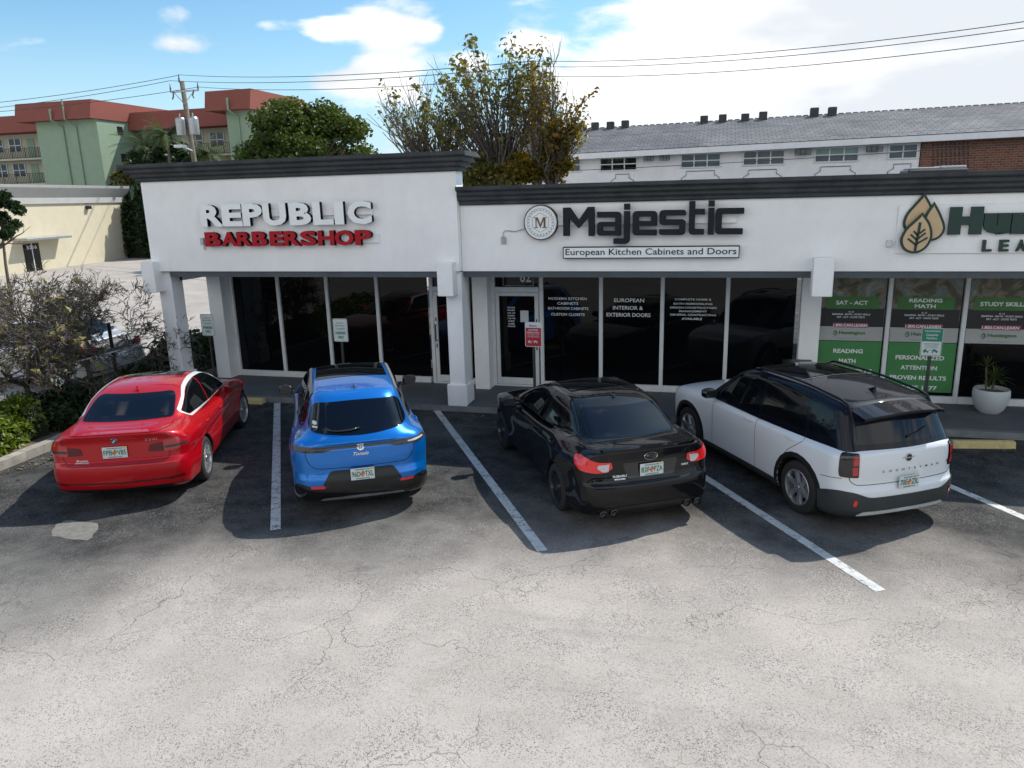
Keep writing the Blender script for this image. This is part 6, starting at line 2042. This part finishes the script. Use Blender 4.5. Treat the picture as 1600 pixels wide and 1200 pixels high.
def white_flats():
    Y0 = 62.0
    Pq = lambda x, y, Y=Y0: on_y(x, y, Y)
    mw = stucco_mat('white_flats_render', (.88, .87, .88), (.62, .62, .64), .25)
    rt_ = roof_tile_mat()
    dk = mat('blue_grey_pane', (.06, .075, .085), rough=.08, var=.35, scale=.8)
    dg = mat('green_pane', (.14, .24, .20), rough=.1, var=.3, scale=.8)
    A = Pq(780, 247); B = Pq(1760, 196)
    root = empty('white_apartment_building', (A.x, Y0, 0), 0, 'long white two storey flats under a grey tiled roof with roof vents', 'building')
    off = -Vector((A.x, Y0, 0))
    def put(mb, name, mats, **k):
        o = mb.build(name, mats, root, **k); o.location = off; return o
    C = Pq(1440, 213); D = Pq(1438, 213)
    w = MB(); q = [(A.x, Y0, 0), (C.x, Y0, 0), (C.x, Y0, C.z), (A.x, Y0, A.z)]; q4(w, q)
    put(w, 'wall', mw)
    b = MB(); q4(b, [(C.x, Y0 - .05, 0), (B.x, Y0 - .05, 0), (B.x, Y0 - .05, B.z), (C.x, Y0 - .05, C.z)]); b.box(C.x, C.x + .05, Y0 - .05, Y0 + .5, 0, C.z)
    sc = b; nb0 = len(b.f)
    for i in range(9):
        for j in range(9):
            p = Pq(1458 + i * 6.8, 226 + j * 4.7 - (i * .28), Y0 - .06)
            s_ = .055
            if (i + j) % 1 == 0: sc.box(p.x - s_, p.x + s_, Y0 - .075, Y0 - .055, p.z - .065, p.z + .065, 1)
    put(b, 'brick_wall', [brick_mat('red_brick'), M['black']])
    # eave and roof slope
    YR_ = Y0 + 8.0
    E0 = Pq(780, 246, Y0 - .9); E1 = Pq(1760, 194, Y0 - .9)
    R0 = on_y(780, 209.5, YR_); R1 = on_y(1760, 151, YR_)
    f = MB()
    f.add([(E0.x, E0.y, E0.z - .45), (E1.x, E1.y, E1.z - .45), (E1.x, E1.y, E1.z), (E0.x, E0.y, E0.z)], [(0, 1, 2, 3)])
    f.add([(E0.x, E0.y, E0.z - .45), (E1.x, E1.y, E1.z - .45), (E1.x, Y0 + .3, E1.z - .45), (E0.x, Y0 + .3, E0.z - .45)], [(0, 3, 2, 1)])
    put(f, 'eave', mw)
    r = MB()
    N_ = 26
    for i in range(N_):
        t0, t1 = i / N_, (i + 1) / N_
        lft = .035
        a0 = Vector(E0).lerp(R0, t0); a1 = Vector(E0).lerp(R0, t1); b0 = Vector(E1).lerp(R1, t0); b1 = Vector(E1).lerp(R1, t1)
        q4(r, [a0 + Vector((0, 0, lft + .01)), b0 + Vector((0, 0, lft + .01)), b1 + Vector((0, 0, .01)), a1 + Vector((0, 0, .01))])
        q4(r, [a0 + Vector((0, 0, -.03)), b0 + Vector((0, 0, -.03)), b0 + Vector((0, 0, lft + .01)), a0 + Vector((0, 0, lft + .01))])
    r.add([R0, R1, (R1.x, R1.y + 8, R1.z - 3), (R0.x, R0.y + 8, R0.z - 3)], [(0, 1, 2, 3)])
    ro = put(r, 'roof', rt_)
    rd = MB(); n = 90
    for i in range(n):
        p = R0.lerp(R1, (i + .5) / n); rd.cham(p.x - .2, p.x + .2, p.y - .18, p.y + .18, p.z - .08, p.z + .06, .03)
    put(rd, 'ridge_tiles', rt_)
    for i, (vx, vy) in enumerate(((911, 207), (930, 203), (954, 202), (977, 200), (1100, 193), (1129, 191), (1164, 190), (1192, 187), (1272, 181), (1300, 180))):
        p = on_y(vx, vy, YR_ - .6)
        v = MB(); v.cham(p.x - .32, p.x + .32, p.y - .3, p.y + .3, p.z - .55, p.z + .62, .04); put(v, 'roof_vent', M['cornice'])
    for (vx, vy, s_) in ((1522, 188, .25), (1447, 196, .08), (1570, 185, .1)):
        p = on_y(vx, vy, Y0 + 4); v = MB(); v.cham(p.x - s_, p.x + s_, p.y - s_, p.y + s_, p.z - .4, p.z + .2, .03); put(v, 'roof_vent', M['cornice'])
    # windows: left, top, right, bottom pixels, panes across, tint
    for (x0, y0, x1, y1, n, g) in ((865, 248, 907, 268, 2, 0), (938, 247, 995, 266, 3, 1), (1064, 241, 1126, 261, 3, 0), (1161, 236, 1226, 257, 3, 0), (1273, 231, 1342, 252, 3, 2), (1388, 226, 1434, 247, 2, 0)):
        a = Pq(x0, y1); c = Pq(x1, y0); z0, z1 = Pq((x0 + x1) / 2, y1).z, Pq((x0 + x1) / 2, y0).z
        m_ = MB(); m_.box(a.x - .08, c.x + .08, Y0 - .08, Y0 - .02, z0 - .07, z1 + .07)
        wo = put(m_, 'window', M['frame'])
        pn = MB(); pw = (c.x - a.x) / n; zm = (z0 + z1) / 2
        for k in range(n):
            for (u, v, mt) in ((z0 + .03, zm - .04, 0), (zm + .04, z1 - .03, 1 if g == 2 else 0)):
                pn.box(a.x + k * pw + .05, a.x + (k + 1) * pw - .05, Y0 - .10, Y0 - .085, u, v, mt)
        pn.build('pane', [dk if g != 1 else M['carglass'], dg], wo)
    for (x0, y0, x1, y1) in ((1007, 243, 1022, 252), (1032, 242, 1047, 251), (1241, 234, 1266, 243), (1351, 229, 1377, 238)):
        a = Pq(x0, y1); c = Pq(x1, y0)
        m_ = MB(); m_.box(a.x + .1, c.x - .1, Y0 - .5, Y0, a.z + .1, c.z - .02, 0)
        for k in range(5):
            z = a.z + (c.z - a.z) * k / 4
            m_.box(a.x, c.x, Y0 - .62, Y0 - .58, z - .02, z + .02, 1)
        for k in range(4):
            x = a.x + (c.x - a.x) * k / 3; m_.box(x - .02, x + .02, Y0 - .66, Y0 - .62, a.z, c.z, 1)
        put(m_, 'window_unit', [M['metal'], M['black']])
    # panel outlines with notched corners
    pl = MB()
    for (x0, x1, y) in ((955, 990, 273), (1065, 1124, 268), (1162, 1221, 266), (1274, 1337, 261), (1388, 1432, 257)):
        a = Pq(x0, y); c = Pq(x1, y - 2)
        z = (a.z + c.z) / 2
        pts = [(a.x, Y0 - .03, z - 2.2), (a.x, Y0 - .03, z - .5), (a.x + .35, Y0 - .03, z - .3), (a.x + .35, Y0 - .03, z), (c.x - .35, Y0 - .03, z), (c.x - .35, Y0 - .03, z - .3), (c.x, Y0 - .03, z - .5), (c.x, Y0 - .03, z - 2.2)]
        pl.tube(pts, .028, 4)
    put(pl, 'panel_moulding', M['beam'])

# ------------------------------------------------------------------ poles and wires
def sag(a, b, s, n=16):
    out = []
    for i in range(n + 1):
        t = i / n; p = a.lerp(b, t); out.append((p.x, p.y, p.z - 4 * s * t * (1 - t)))
    return out

def poles():
    wood = mat('weathered_pole_wood', (.15, .13, .10), rough=.9, var=.3, scale=5, bump=.3)
    Y1, Y2 = 52.0, 33.0
    top1 = on_y(284, 127, Y1); 
    p1 = empty('utility_pole', (top1.x, Y1, 0), 0, 'wooden utility pole with grey transformers and a street light before the green flats', 'utility pole')
    m_ = MB(); m_.tube([(.55, 0, 0), (0, 0, top1.z)], [.22, .17], 10); m_.build('pole', wood, p1, smooth=True)
    arm = MB()
    zc = on_y(289, 143, Y1).z
    arm.cham(-1.0, 1.5, -.22, -.10, zc - .05, zc + .06, .01); arm.tube([(1.1, -.16, zc), (.1, -.16, zc - .9)], .03, 5); arm.tube([(-.7, -.16, zc), (.1, -.16, zc - .9)], .03, 5)
    arm.build('crossarm', M['metal'], p1)
    for x in (-.95, 1.45, -.1):
        i_ = MB(); b = zc if x != -.1 else top1.z - .1
        i_.lathe([(.03, 0), (.07, .05), (.04, .1), (.07, .15), (.04, .2), (.07, .25), (.04, .35), (.02, .6)], (x, -.16, b), 8); i_.build('insulator', M['beam'], p1)
        if x != -.1:
            c_ = MB(); c_.tube([(x * .75, -.2, zc), (x * .7, -.3, zc - .35), (x * .78, -.35, zc - .55)], .05, 6); c_.build('fuse_cutout', M['beam'], p1)
    zt = on_y(290, 202, Y1).z
    for x in (-.28, .85):
        t = MB(); t.lathe([(0, 0), (.34, 0), (.36, .06), (.36, 1.15), (.30, 1.25), (0, 1.28)], (x, -.35, zt - .45), 18); t.lathe([(.05, 1.25), (.05, 1.55), (0, 1.55)], (x, -.35, zt - .45), 8)
        t.build('transformer', M['metal'], p1, smooth=30.0)
    lz = on_y(293, 232, Y1).z
    s = MB(); s.cham(-.55, .25, -1.2, -.6, lz - .0, lz + .22, .06); s.tube([(.3, -.1, lz - .2), (0, -.8, lz + .1)], .05, 6); s.build('street_light', M['signwhite'], p1)
    top2 = on_y(833, 95, Y2)
    p2 = empty('utility_pole', (top2.x, Y2, 0), 0, 'wooden utility pole rising through the bare crown of the tall tree', 'utility pole')
    wood2 = mat('brown_pole_wood', (.22, .15, .07), rough=.9, var=.3, scale=5, bump=.3)
    m_ = MB(); m_.tube([(0, 0, 0), (0, 0, top2.z)], [.17, .13], 10); m_.build('pole', wood2, p2, smooth=True)
    a = MB(); a.cham(-.7, .7, -.16, -.07, top2.z - 1.2, top2.z - 1.1, .01); a.tube([(.1, -.1, top2.z - 1.4), (.55, -.1, top2.z - 1.15), (.6, -.1, top2.z - .7)], .02, 4); a.build('crossarm', wood2, p2)
    wm = mat('power_cable', (.04, .04, .042), rough=.6)
    desc = ['topmost of the three long power lines', 'middle of the three long power lines', 'lowest of the three long power lines']
    for k, (l, a1, b1, r) in enumerate((((-20, 162), (282, 117), (833, 95.5), (1640, 28)), ((-20, 170), (266, 126), (833, 104), (1640, 38)), ((-20, 176), (310, 136), (833, 119), (1640, 58)))):
        w = MB()
        P0 = on_y(l[0], l[1], 46); P1 = on_y(a1[0], a1[1], Y1); P2 = on_y(b1[0], b1[1], Y2); P3 = on_y(r[0], r[1], 24.0)
        w.tube(sag(P0, P1, .15), .022, 4); w.tube(sag(P1, P2, .35), .020, 4); w.tube(sag(P2, P3, .32, 24), .013, 4)
        o = w.build('power_line', wm); tag(o, desc[k] + ' crossing the sky', 'power line', 'power lines')
    for k, (a1, b1) in enumerate((((860, 262), (1640, 207)), ((860, 284), (1240, 268)))):
        w = MB(); P0 = on_y(a1[0], a1[1] + 6, 40); P1 = on_y(b1[0], b1[1] + 14, 40); w.tube(sag(P0, P1, .1), .02, 4)
        o = w.build('service_cable', wm); tag(o, ['upper', 'lower'][k] + ' black cable strung in front of the white flats', 'cable', 'cables before the white flats')

# ------------------------------------------------------------------ small things
def planter():
    r = empty('potted_plant', (4.36, 13.46, .13), 0, 'spiky green plant in a round white pot on the walk', 'potted plant')
    p = MB(); p.lathe([(0, 0), (.14, 0), (.20, .06), (.255, .2), (.27, .31), (.262, .385), (.25, .40), (.235, .385), (.235, .33), (0, .32)], n=32); p.build('pot', mat('white_pot', (.50, .53, .54), rough=.6, var=.05), r, smooth=40.0)
    s = MB(); s.lathe([(0, .335), (.236, .335)], n=20); s.build('soil', M['soil'], r)
    R = random.Random(5); f = MB()
    t = MB(); t.tube([(0, 0, .33), (.02, 0, .55)], .02, 6); t.tube([(-.08, 0, .33), (-.12, 0, .75)], .014, 6); t.build('stem', M['bark'], r)
    for (cx, cz, n, ln) in ((.02, .55, 34, .33), (-.12, .75, 22, .25), (-.05, .42, 14, .26)):
        for k in range(n):
            a = R.uniform(0, 6.28); el = R.uniform(-.1, 1.35)
            d = Vector((math.cos(a) * math.cos(el), math.sin(a) * math.cos(el), math.sin(el))); sd = d.cross(Vector((0, 0, 1)))
            sd = sd.normalized() * .012 if sd.length > .01 else Vector((.012, 0, 0))
            b = Vector((cx, 0, cz)); m1 = b + d * ln * .55; e = b + d * ln + Vector((0, 0, -ln * .22))
            f.add([b - sd * .5, b + sd * .5, m1 + sd, m1 - sd, e], [(0, 1, 2, 3), (3, 2, 4)])
    f.build('leaves', LEAF['green'], r)

def bin_():
    r = empty('litter_bin', (1.36, 13.2, .13), 0, 'dark square litter bin behind the white crossover', 'litter bin')
    b = MB(); b.cham(-.2, .2, -.2, .2, 0, .72, .02); b.build('bin_body', M['beam'], r)
    l = MB(); l.cham(-.24, .24, -.23, .23, .725, .80, .02); l.build('lid', M['black'], r)

def litter():
    r = np.random.default_rng(4)
    C = []
    for (x, y, sx_, sy_, n) in ((4.75, 11.9, .35, .08, 40), (-9.9, 8.6, .12, .7, 60), (-9.95, 7.2, .2, .8, 30), (-3.2, 12.2, .8, .08, 18), (-7.2, 12.25, .5, .06, 16), (-5.5, 10.5, 3, .9, 12)):
        C.append(np.stack([r.normal(x, sx_, n), r.normal(y, sy_, n), np.full(n, .012)], 1))
    C = np.concatenate(C)
    o = leaves_mesh('fallen_leaves', C, .035, leafmat('dry_leaves', [(.18, .12, .06), (.25, .2, .12), (.1, .07, .04)], .1), None, up=6.0, seed=9)
    tag(o, 'scattered dry leaves on the asphalt and along the kerb', 'fallen leaves', kind='stuff')
    # worn round patch in the asphalt, lower left
    pm = mat('patch_concrete', (.17, .165, .15), rough=.95, var=.2, scale=12, bump=.3)
    R = random.Random(3)
    P = on_z(118, 828, 0)
    poly = []
    for k in range(22):
        a = 2 * math.pi * k / 22; rr = 1 + R.uniform(-.09, .09)
        ca, sa = math.cos(a), math.sin(a); k2 = .36 / max(abs(ca), abs(sa)) ** .7 * rr
        poly.append((P.x + ca * k2 * .85 - sa * k2 * .35, P.y + sa * k2 * .62, .0035))
    q = MB(); q.add(poly, [tuple(range(22))]); o = q.build('pavement_patch', pm); tag(o, kind='structure')

def scenery():
    green_flats(); beige_shop(); white_flats(); poles(); planter(); bin_(); litter()
    # trees behind the shops
    K = 31 / CAM_F * 1.04
    def at(px, py, Y=31.0): p = on_y(px, py, Y); return p.x, p.z
    def lobe(px, py, rx, ry, n, lf): x, z = at(px, py); return (x, z, rx * K, ry * K, n, lf)
    def lown(px, py, rx, ry, n): x, z = at(px, py); return (x, z, rx * K, ry * K, n)
    lobe_tree('tall_tree', 'tall sparse tree with many upright bare limbs in the middle', 31, at(800, 290)[0], [lobe(765, 184, 98, 98, 74, .34), lobe(735, 215, 60, 78, 24, .2)], 'sparse', 21, [lown(765, 268, 58, 16, 3800)], 'mid')
    lobe_tree('tall_tree', 'lower bare brown tree spreading to the left of the tallest one', 31.6, at(690, 290)[0], [lobe(634, 212, 70, 75, 52, .26), lobe(690, 215, 45, 65, 20, .2)], 'sparse', 5, [lown(690, 272, 45, 12, 2000)], 'mid', .12)
    lobe_tree('tall_tree', 'golden leaved tree at the right of the bare ones', 30, at(850, 290, 30)[0], [lobe(866, 198, 46, 92, 36, .36), lobe(880, 240, 34, 40, 20, .8)], 'gold', 33, [lown(878, 258, 24, 22, 3000), lown(835, 266, 32, 16, 1500)], 'gold', .12)
    b = on_y(487, 250, 44)
    dome_tree('round_tree', 'dense round green tree between the flats and the shops', (b.x, 44, 0), 4.6, 4.3, 'green', 8, 30000, .17, flat=1.0, clumps=110)
    for k, (px, Y, h, fr, lb) in enumerate(((222, 60, 9.0, 2.9, 'leftmost palm at the foot of the green flats'), (262, 58, 9.6, 2.5, 'taller palm beside the utility pole'), (318, 57, 8.0, 2.3, 'short palm right of the utility pole'))):
        b = on_y(px, 250, Y); palm(lb, (b.x, Y, 0), h, fr, 40 + k, 34)
    b = on_y(245, 250, 61)
    dome_tree('leafy_tree', 'dark leafy tree among the palms', (b.x + 1.0, 61, 0), 6.6, 3.0, 'dark', 19, 8000, .22)
    b = on_y(215, 250, 62)
    dome_tree('leafy_tree', 'olive bushy tree against the green tower wall', (b.x, 62, 0), 5.6, 2.2, 'mid', 20, 6000, .2)
    hedge('tall dark hedge in the gap between the yellow building and the shops', [(-45.5, 49), (-43, 48.6), (-38.5, 48)], 2.4, 4.7, 'dark', 3, 14000, .2, name='tall_hedge')
    # planting strip
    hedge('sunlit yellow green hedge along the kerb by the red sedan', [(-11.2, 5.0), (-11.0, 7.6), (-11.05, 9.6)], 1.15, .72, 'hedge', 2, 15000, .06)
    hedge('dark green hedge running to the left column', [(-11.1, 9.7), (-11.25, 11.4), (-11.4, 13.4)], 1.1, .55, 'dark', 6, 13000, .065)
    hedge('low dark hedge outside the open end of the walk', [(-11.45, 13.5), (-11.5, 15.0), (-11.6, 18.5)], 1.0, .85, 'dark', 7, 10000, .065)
    bare_shrub('large bare shrub with pale yellow leaves nearest the left edge', (-11.75, 10.3, .08), 2.7, 1.1, 12, 260, 4, depth=6, kids=(2, 2, 3), lsize=.11)
    bare_shrub('tangled bare shrub just left of the column', (-11.95, 11.9, .08), 2.7, .6, 15, 40, 4, depth=6, kids=(2, 2, 3), lsize=.09)
    bare_shrub('thin stemmed bare shrub leaning over the hedge', (-12.7, 9.0, .08), 2.6, .9, 17, 200, 3, depth=6, kids=(2, 2, 3), lsize=.11)
    p = MB(); p.tube([(-11.95, 12.6, 0), (-11.95, 12.6, 1.45)], .035, 8); o = p.build('marker_post', M['black']); tag(o, 'thin black post standing in the hedge', 'post')
    p = MB(); p.tube([(-12.9, 9.6, .62), (-10.9, 12.4, 1.1)], .018, 6); o = p.build('prop_pole', M['metal']); tag(o, 'thin grey pole lying slanted through the shrubs', 'pole')
    b = on_y(14, 440, 17.0)
    dome_tree('slender_tree', 'small dark leaved tree at the left edge', (b.x - .1, 17.0, 0), 3.0, .85, 'dark', 28, 3200, .10, flat=1.7, clumps=26)
    # across the lot, seen only as reflections in the glass
    hedge('long hedge across the car park behind the viewer', [(-22, -14), (-2, -15), (18, -14)], 1.6, 1.5, 'dark', 9, 9000, .16)
    for k, (x, y, lb) in enumerate(((-12, -17, 'leafy tree across the car park, reflected in the barbershop glass'), (-1, -18, 'leafy tree across the car park, reflected in the cabinet shop glass'), (9, -17, 'leafy tree across the car park, reflected in the poster windows'))):
        dome_tree('leafy_tree', lb, (x, y, 0), 2.4, 3.4, 'green', 60 + k, 6000, .28)
    # roof plant
    a = on_y(1462, 268, 17.0)
    u = MB(); u.cham(a.x - .55, a.x + .5, 16.7, 17.5, 3.52, a.z + .05, .03, 0); u.cham(a.x - .5, a.x + .0, 16.75, 17.4, a.z + .05, a.z + .085, .01, 1); u.cham(a.x + .03, a.x + .48, 16.8, 17.4, a.z + .05, a.z + .10, .01, 1)
    o = u.build('rooftop_unit', [M['black'], M['metal']]); tag(o, 'black rooftop cooling unit peeking over the right cornice', 'rooftop unit')
    # far tree line
    r = np.random.default_rng(2)
    n = 9000
    C = np.stack([r.uniform(-150, 60, n), r.uniform(118, 126, n), np.abs(r.normal(0, 1, n)) * 2.2 + 1.5 + 1.5 * np.sin(r.uniform(0, 60, n))], 1); C[:, 2] = np.clip(C[:, 2], .5, 7)
    o = leaves_mesh('distant_trees', C, 1.5, LEAF['dark'], None, seed=6); tag(o, 'far belt of trees beyond the buildings', 'trees', kind='stuff')
# ------------------------------------------------------------------ light and sky
def light():
    AZ, EL = R_(41), R_(49)      # azimuth measured from +Y toward +X
    sd = Vector((math.sin(AZ) * math.cos(EL), math.cos(AZ) * math.cos(EL), math.sin(EL)))
    l = bpy.data.lights.new('sun', 'SUN'); l.energy = 5.0; l.angle = R_(0.5); l.color = (1.0, .95, .87)
    o = bpy.data.objects.new('sun', l); COL.objects.link(o)
    o.rotation_euler = (-sd).to_track_quat('-Z', 'Y').to_euler(); o.location = (10, 20, 30)
    w = bpy.data.worlds.new('World'); SC.world = w; w.use_nodes = True
    nt = w.node_tree; bg = nt.nodes['Background']
    sky = N(nt, 'ShaderNodeTexSky', sky_type='NISHITA')
    sky.sun_disc = False; sky.sun_elevation = EL; sky.sun_rotation = AZ
    sky.air_density = 1.0; sky.dust_density = .6; sky.ozone_density = 1.5
    tc = N(nt, 'ShaderNodeTexCoord')
    D = tc.outputs['Generated']
    nrm = N(nt, 'ShaderNodeVectorMath', operation='NORMALIZE'); L(nt, D, nrm.inputs[0]); D = nrm.outputs[0]
    sep = N(nt, 'ShaderNodeSeparateXYZ'); L(nt, D, sep.inputs[0])
    def m2(op, a, b=None, clamp=False):
        n = N(nt, 'ShaderNodeMath', operation=op, use_clamp=clamp)
        for i, v in enumerate((a, b)):
            if v is None: continue
            if isinstance(v, (int, float)): n.inputs[i].default_value = v
            else: L(nt, v, n.inputs[i])
        return n.outputs[0]
    def mr(v, a, b, c, d):
        n = N(nt, 'ShaderNodeMapRange', interpolation_type='SMOOTHSTEP'); L(nt, v, n.inputs[0])
        for i, q in enumerate((a, b, c, d)): n.inputs[i + 1].default_value = q
        return n.outputs[0]
    mp = N(nt, 'ShaderNodeMapping'); mp.inputs['Scale'].default_value = (1, 1, 2.4); L(nt, D, mp.inputs[0])
    n1 = N(nt, 'ShaderNodeTexNoise', i_Scale=4.2, i_Detail=9.0, i_Roughness=.56, i_Distortion=.25); L(nt, mp.outputs[0], n1.inputs['Vector'])
    def dirv(az, el): return (math.sin(R_(az)) * math.cos(R_(el)), math.cos(R_(az)) * math.cos(R_(el)), math.sin(R_(el)))
    # visible clouds and added unseen fill banks, placed by direction (azimuth, elevation, half widths, weight)
    bias = None
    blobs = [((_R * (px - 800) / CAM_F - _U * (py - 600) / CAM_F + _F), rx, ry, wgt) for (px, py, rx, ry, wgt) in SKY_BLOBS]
    blobs += [(np.array(dirv(az, el)), rx, ry, wgt) for (az, el, rx, ry, wgt) in FILL_CLOUD_BLOBS]
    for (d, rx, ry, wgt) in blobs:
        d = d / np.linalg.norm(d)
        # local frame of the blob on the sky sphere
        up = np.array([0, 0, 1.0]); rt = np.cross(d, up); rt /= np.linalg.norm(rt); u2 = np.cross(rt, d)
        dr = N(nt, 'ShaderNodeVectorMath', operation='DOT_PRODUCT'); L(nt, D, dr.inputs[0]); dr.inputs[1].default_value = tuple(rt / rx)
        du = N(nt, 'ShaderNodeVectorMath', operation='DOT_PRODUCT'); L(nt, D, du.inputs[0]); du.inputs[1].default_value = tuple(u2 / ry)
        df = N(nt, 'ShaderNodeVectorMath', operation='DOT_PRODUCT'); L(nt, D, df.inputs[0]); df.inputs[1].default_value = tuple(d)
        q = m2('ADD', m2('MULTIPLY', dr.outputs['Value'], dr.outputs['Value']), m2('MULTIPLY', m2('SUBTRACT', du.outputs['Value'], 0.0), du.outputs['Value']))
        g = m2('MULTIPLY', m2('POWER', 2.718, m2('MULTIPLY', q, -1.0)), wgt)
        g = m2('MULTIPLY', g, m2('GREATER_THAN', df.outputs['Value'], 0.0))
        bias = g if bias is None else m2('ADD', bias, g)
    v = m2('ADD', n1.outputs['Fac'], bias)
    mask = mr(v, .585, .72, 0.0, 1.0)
    # shaded cloud bodies
    n2 = N(nt, 'ShaderNodeTexNoise', i_Scale=3.0, i_Detail=5.0, i_Roughness=.5); 
    mp2 = N(nt, 'ShaderNodeMapping'); mp2.inputs['Scale'].default_value = (1, 1, 3.0); mp2.inputs['Location'].default_value = (3.3, .7, .35); L(nt, D, mp2.inputs[0]); L(nt, mp2.outputs[0], n2.inputs['Vector'])
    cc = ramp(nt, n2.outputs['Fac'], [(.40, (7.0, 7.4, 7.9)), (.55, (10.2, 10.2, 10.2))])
    tint = N(nt, 'ShaderNodeMix', data_type='RGBA', blend_type='MULTIPLY', i_0=1.0); L(nt, sky.outputs[0], tint.inputs[6]); tint.inputs[7].default_value = SKY_TINT
    hz = N(nt, 'ShaderNodeMix', data_type='RGBA'); L(nt, mr(sep.outputs[2], 0.0, .22, 1.0, 0.0), hz.inputs[0]); L(nt, tint.outputs[2], hz.inputs[6]); hz.inputs[7].default_value = (5.4, 7.4, 8.6, 1)
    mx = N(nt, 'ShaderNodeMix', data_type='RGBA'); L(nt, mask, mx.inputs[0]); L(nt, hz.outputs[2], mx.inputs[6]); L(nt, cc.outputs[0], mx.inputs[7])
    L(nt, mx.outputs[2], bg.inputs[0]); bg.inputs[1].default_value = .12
    SC.view_settings.view_transform = 'Standard'; SC.view_settings.look = 'None'; SC.view_settings.exposure = 0; SC.view_settings.gamma = 1
    SC.cycles.max_bounces = 5; SC.cycles.diffuse_bounces = 2; SC.cycles.glossy_bounces = 3; SC.cycles.transparent_max_bounces = 4
    SC.cycles.use_denoising = True; SC.cycles.use_adaptive_sampling = True; SC.cycles.adaptive_threshold = .02
    SC.cycles.sample_clamp_indirect = 6.0

SKY_TINT = (1.0, 1.35, 1.42, 1)
SKY_BLOBS = [(1300, 20, .34, .13, .36), (1130, 120, .16, .05, .16), (1450, 150, .20, .05, .20), (560, 42, .055, .018, .24), (505, 55, .03, .014, .2), (325, 62, .060, .020, .24), (290, 78, .05, .014, .18), (285, 20, .03, .010, .13), (60, 62, .03, .010, .2), (420, 40, .03, .012, .2), (730, 100, .03, .018, .2), (450, 85, .04, .012, .2), (610, 118, .050, .034, .30), (460, 130, .06, .024, .26), (550, 128, .05, .018, .2), (375, 6, .035, .010, .22), (820, 66, .035, .015, .16), (975, 165, .075, .040, .30), (1050, 150, .05, .03, .22), (665, 50, .022, .010, .2), (10, 75, .03, .012, .16), (130, 70, .12, .04, -.10), (180, 20, .08, .04, -.10), (720, 40, .06, .03, -.08), (700, 110, .03, .02, -.06)]
FILL_CLOUD_BLOBS = [(180, 22, .8, .28, .38), (235, 30, .5, .25, .32), (125, 28, .5, .22, .30)]  # unseen cloud banks behind the camera, added to brighten the shaded facade

light()
make_camera()
ground(); building(); signs()
wheel_stop(3.84, 11.95, R_(9), 'faded yellow wheel stop by the white crossover', .86)
wheel_stop(-8.55, 12.28, R_(4), 'short faded yellow wheel stop by the red sedan', .45)
post_sign(-9.83, 12.9, 'green', 'white green lettered parking sign behind the red sedan', 1.62)
post_sign(-6.82, 12.75, 'green', 'white green lettered parking sign behind the blue crossover')
post_sign(-3.085, 12.75, 'red', 'red and white towing sign in front of door 62')
post_sign(3.225, 12.75, 'solid', 'green and white customer parking sign before the leaf poster windows', 1.62)
if not globals().get('NOCARS'): cars()
if not globals().get('NOVEG'): scenery()
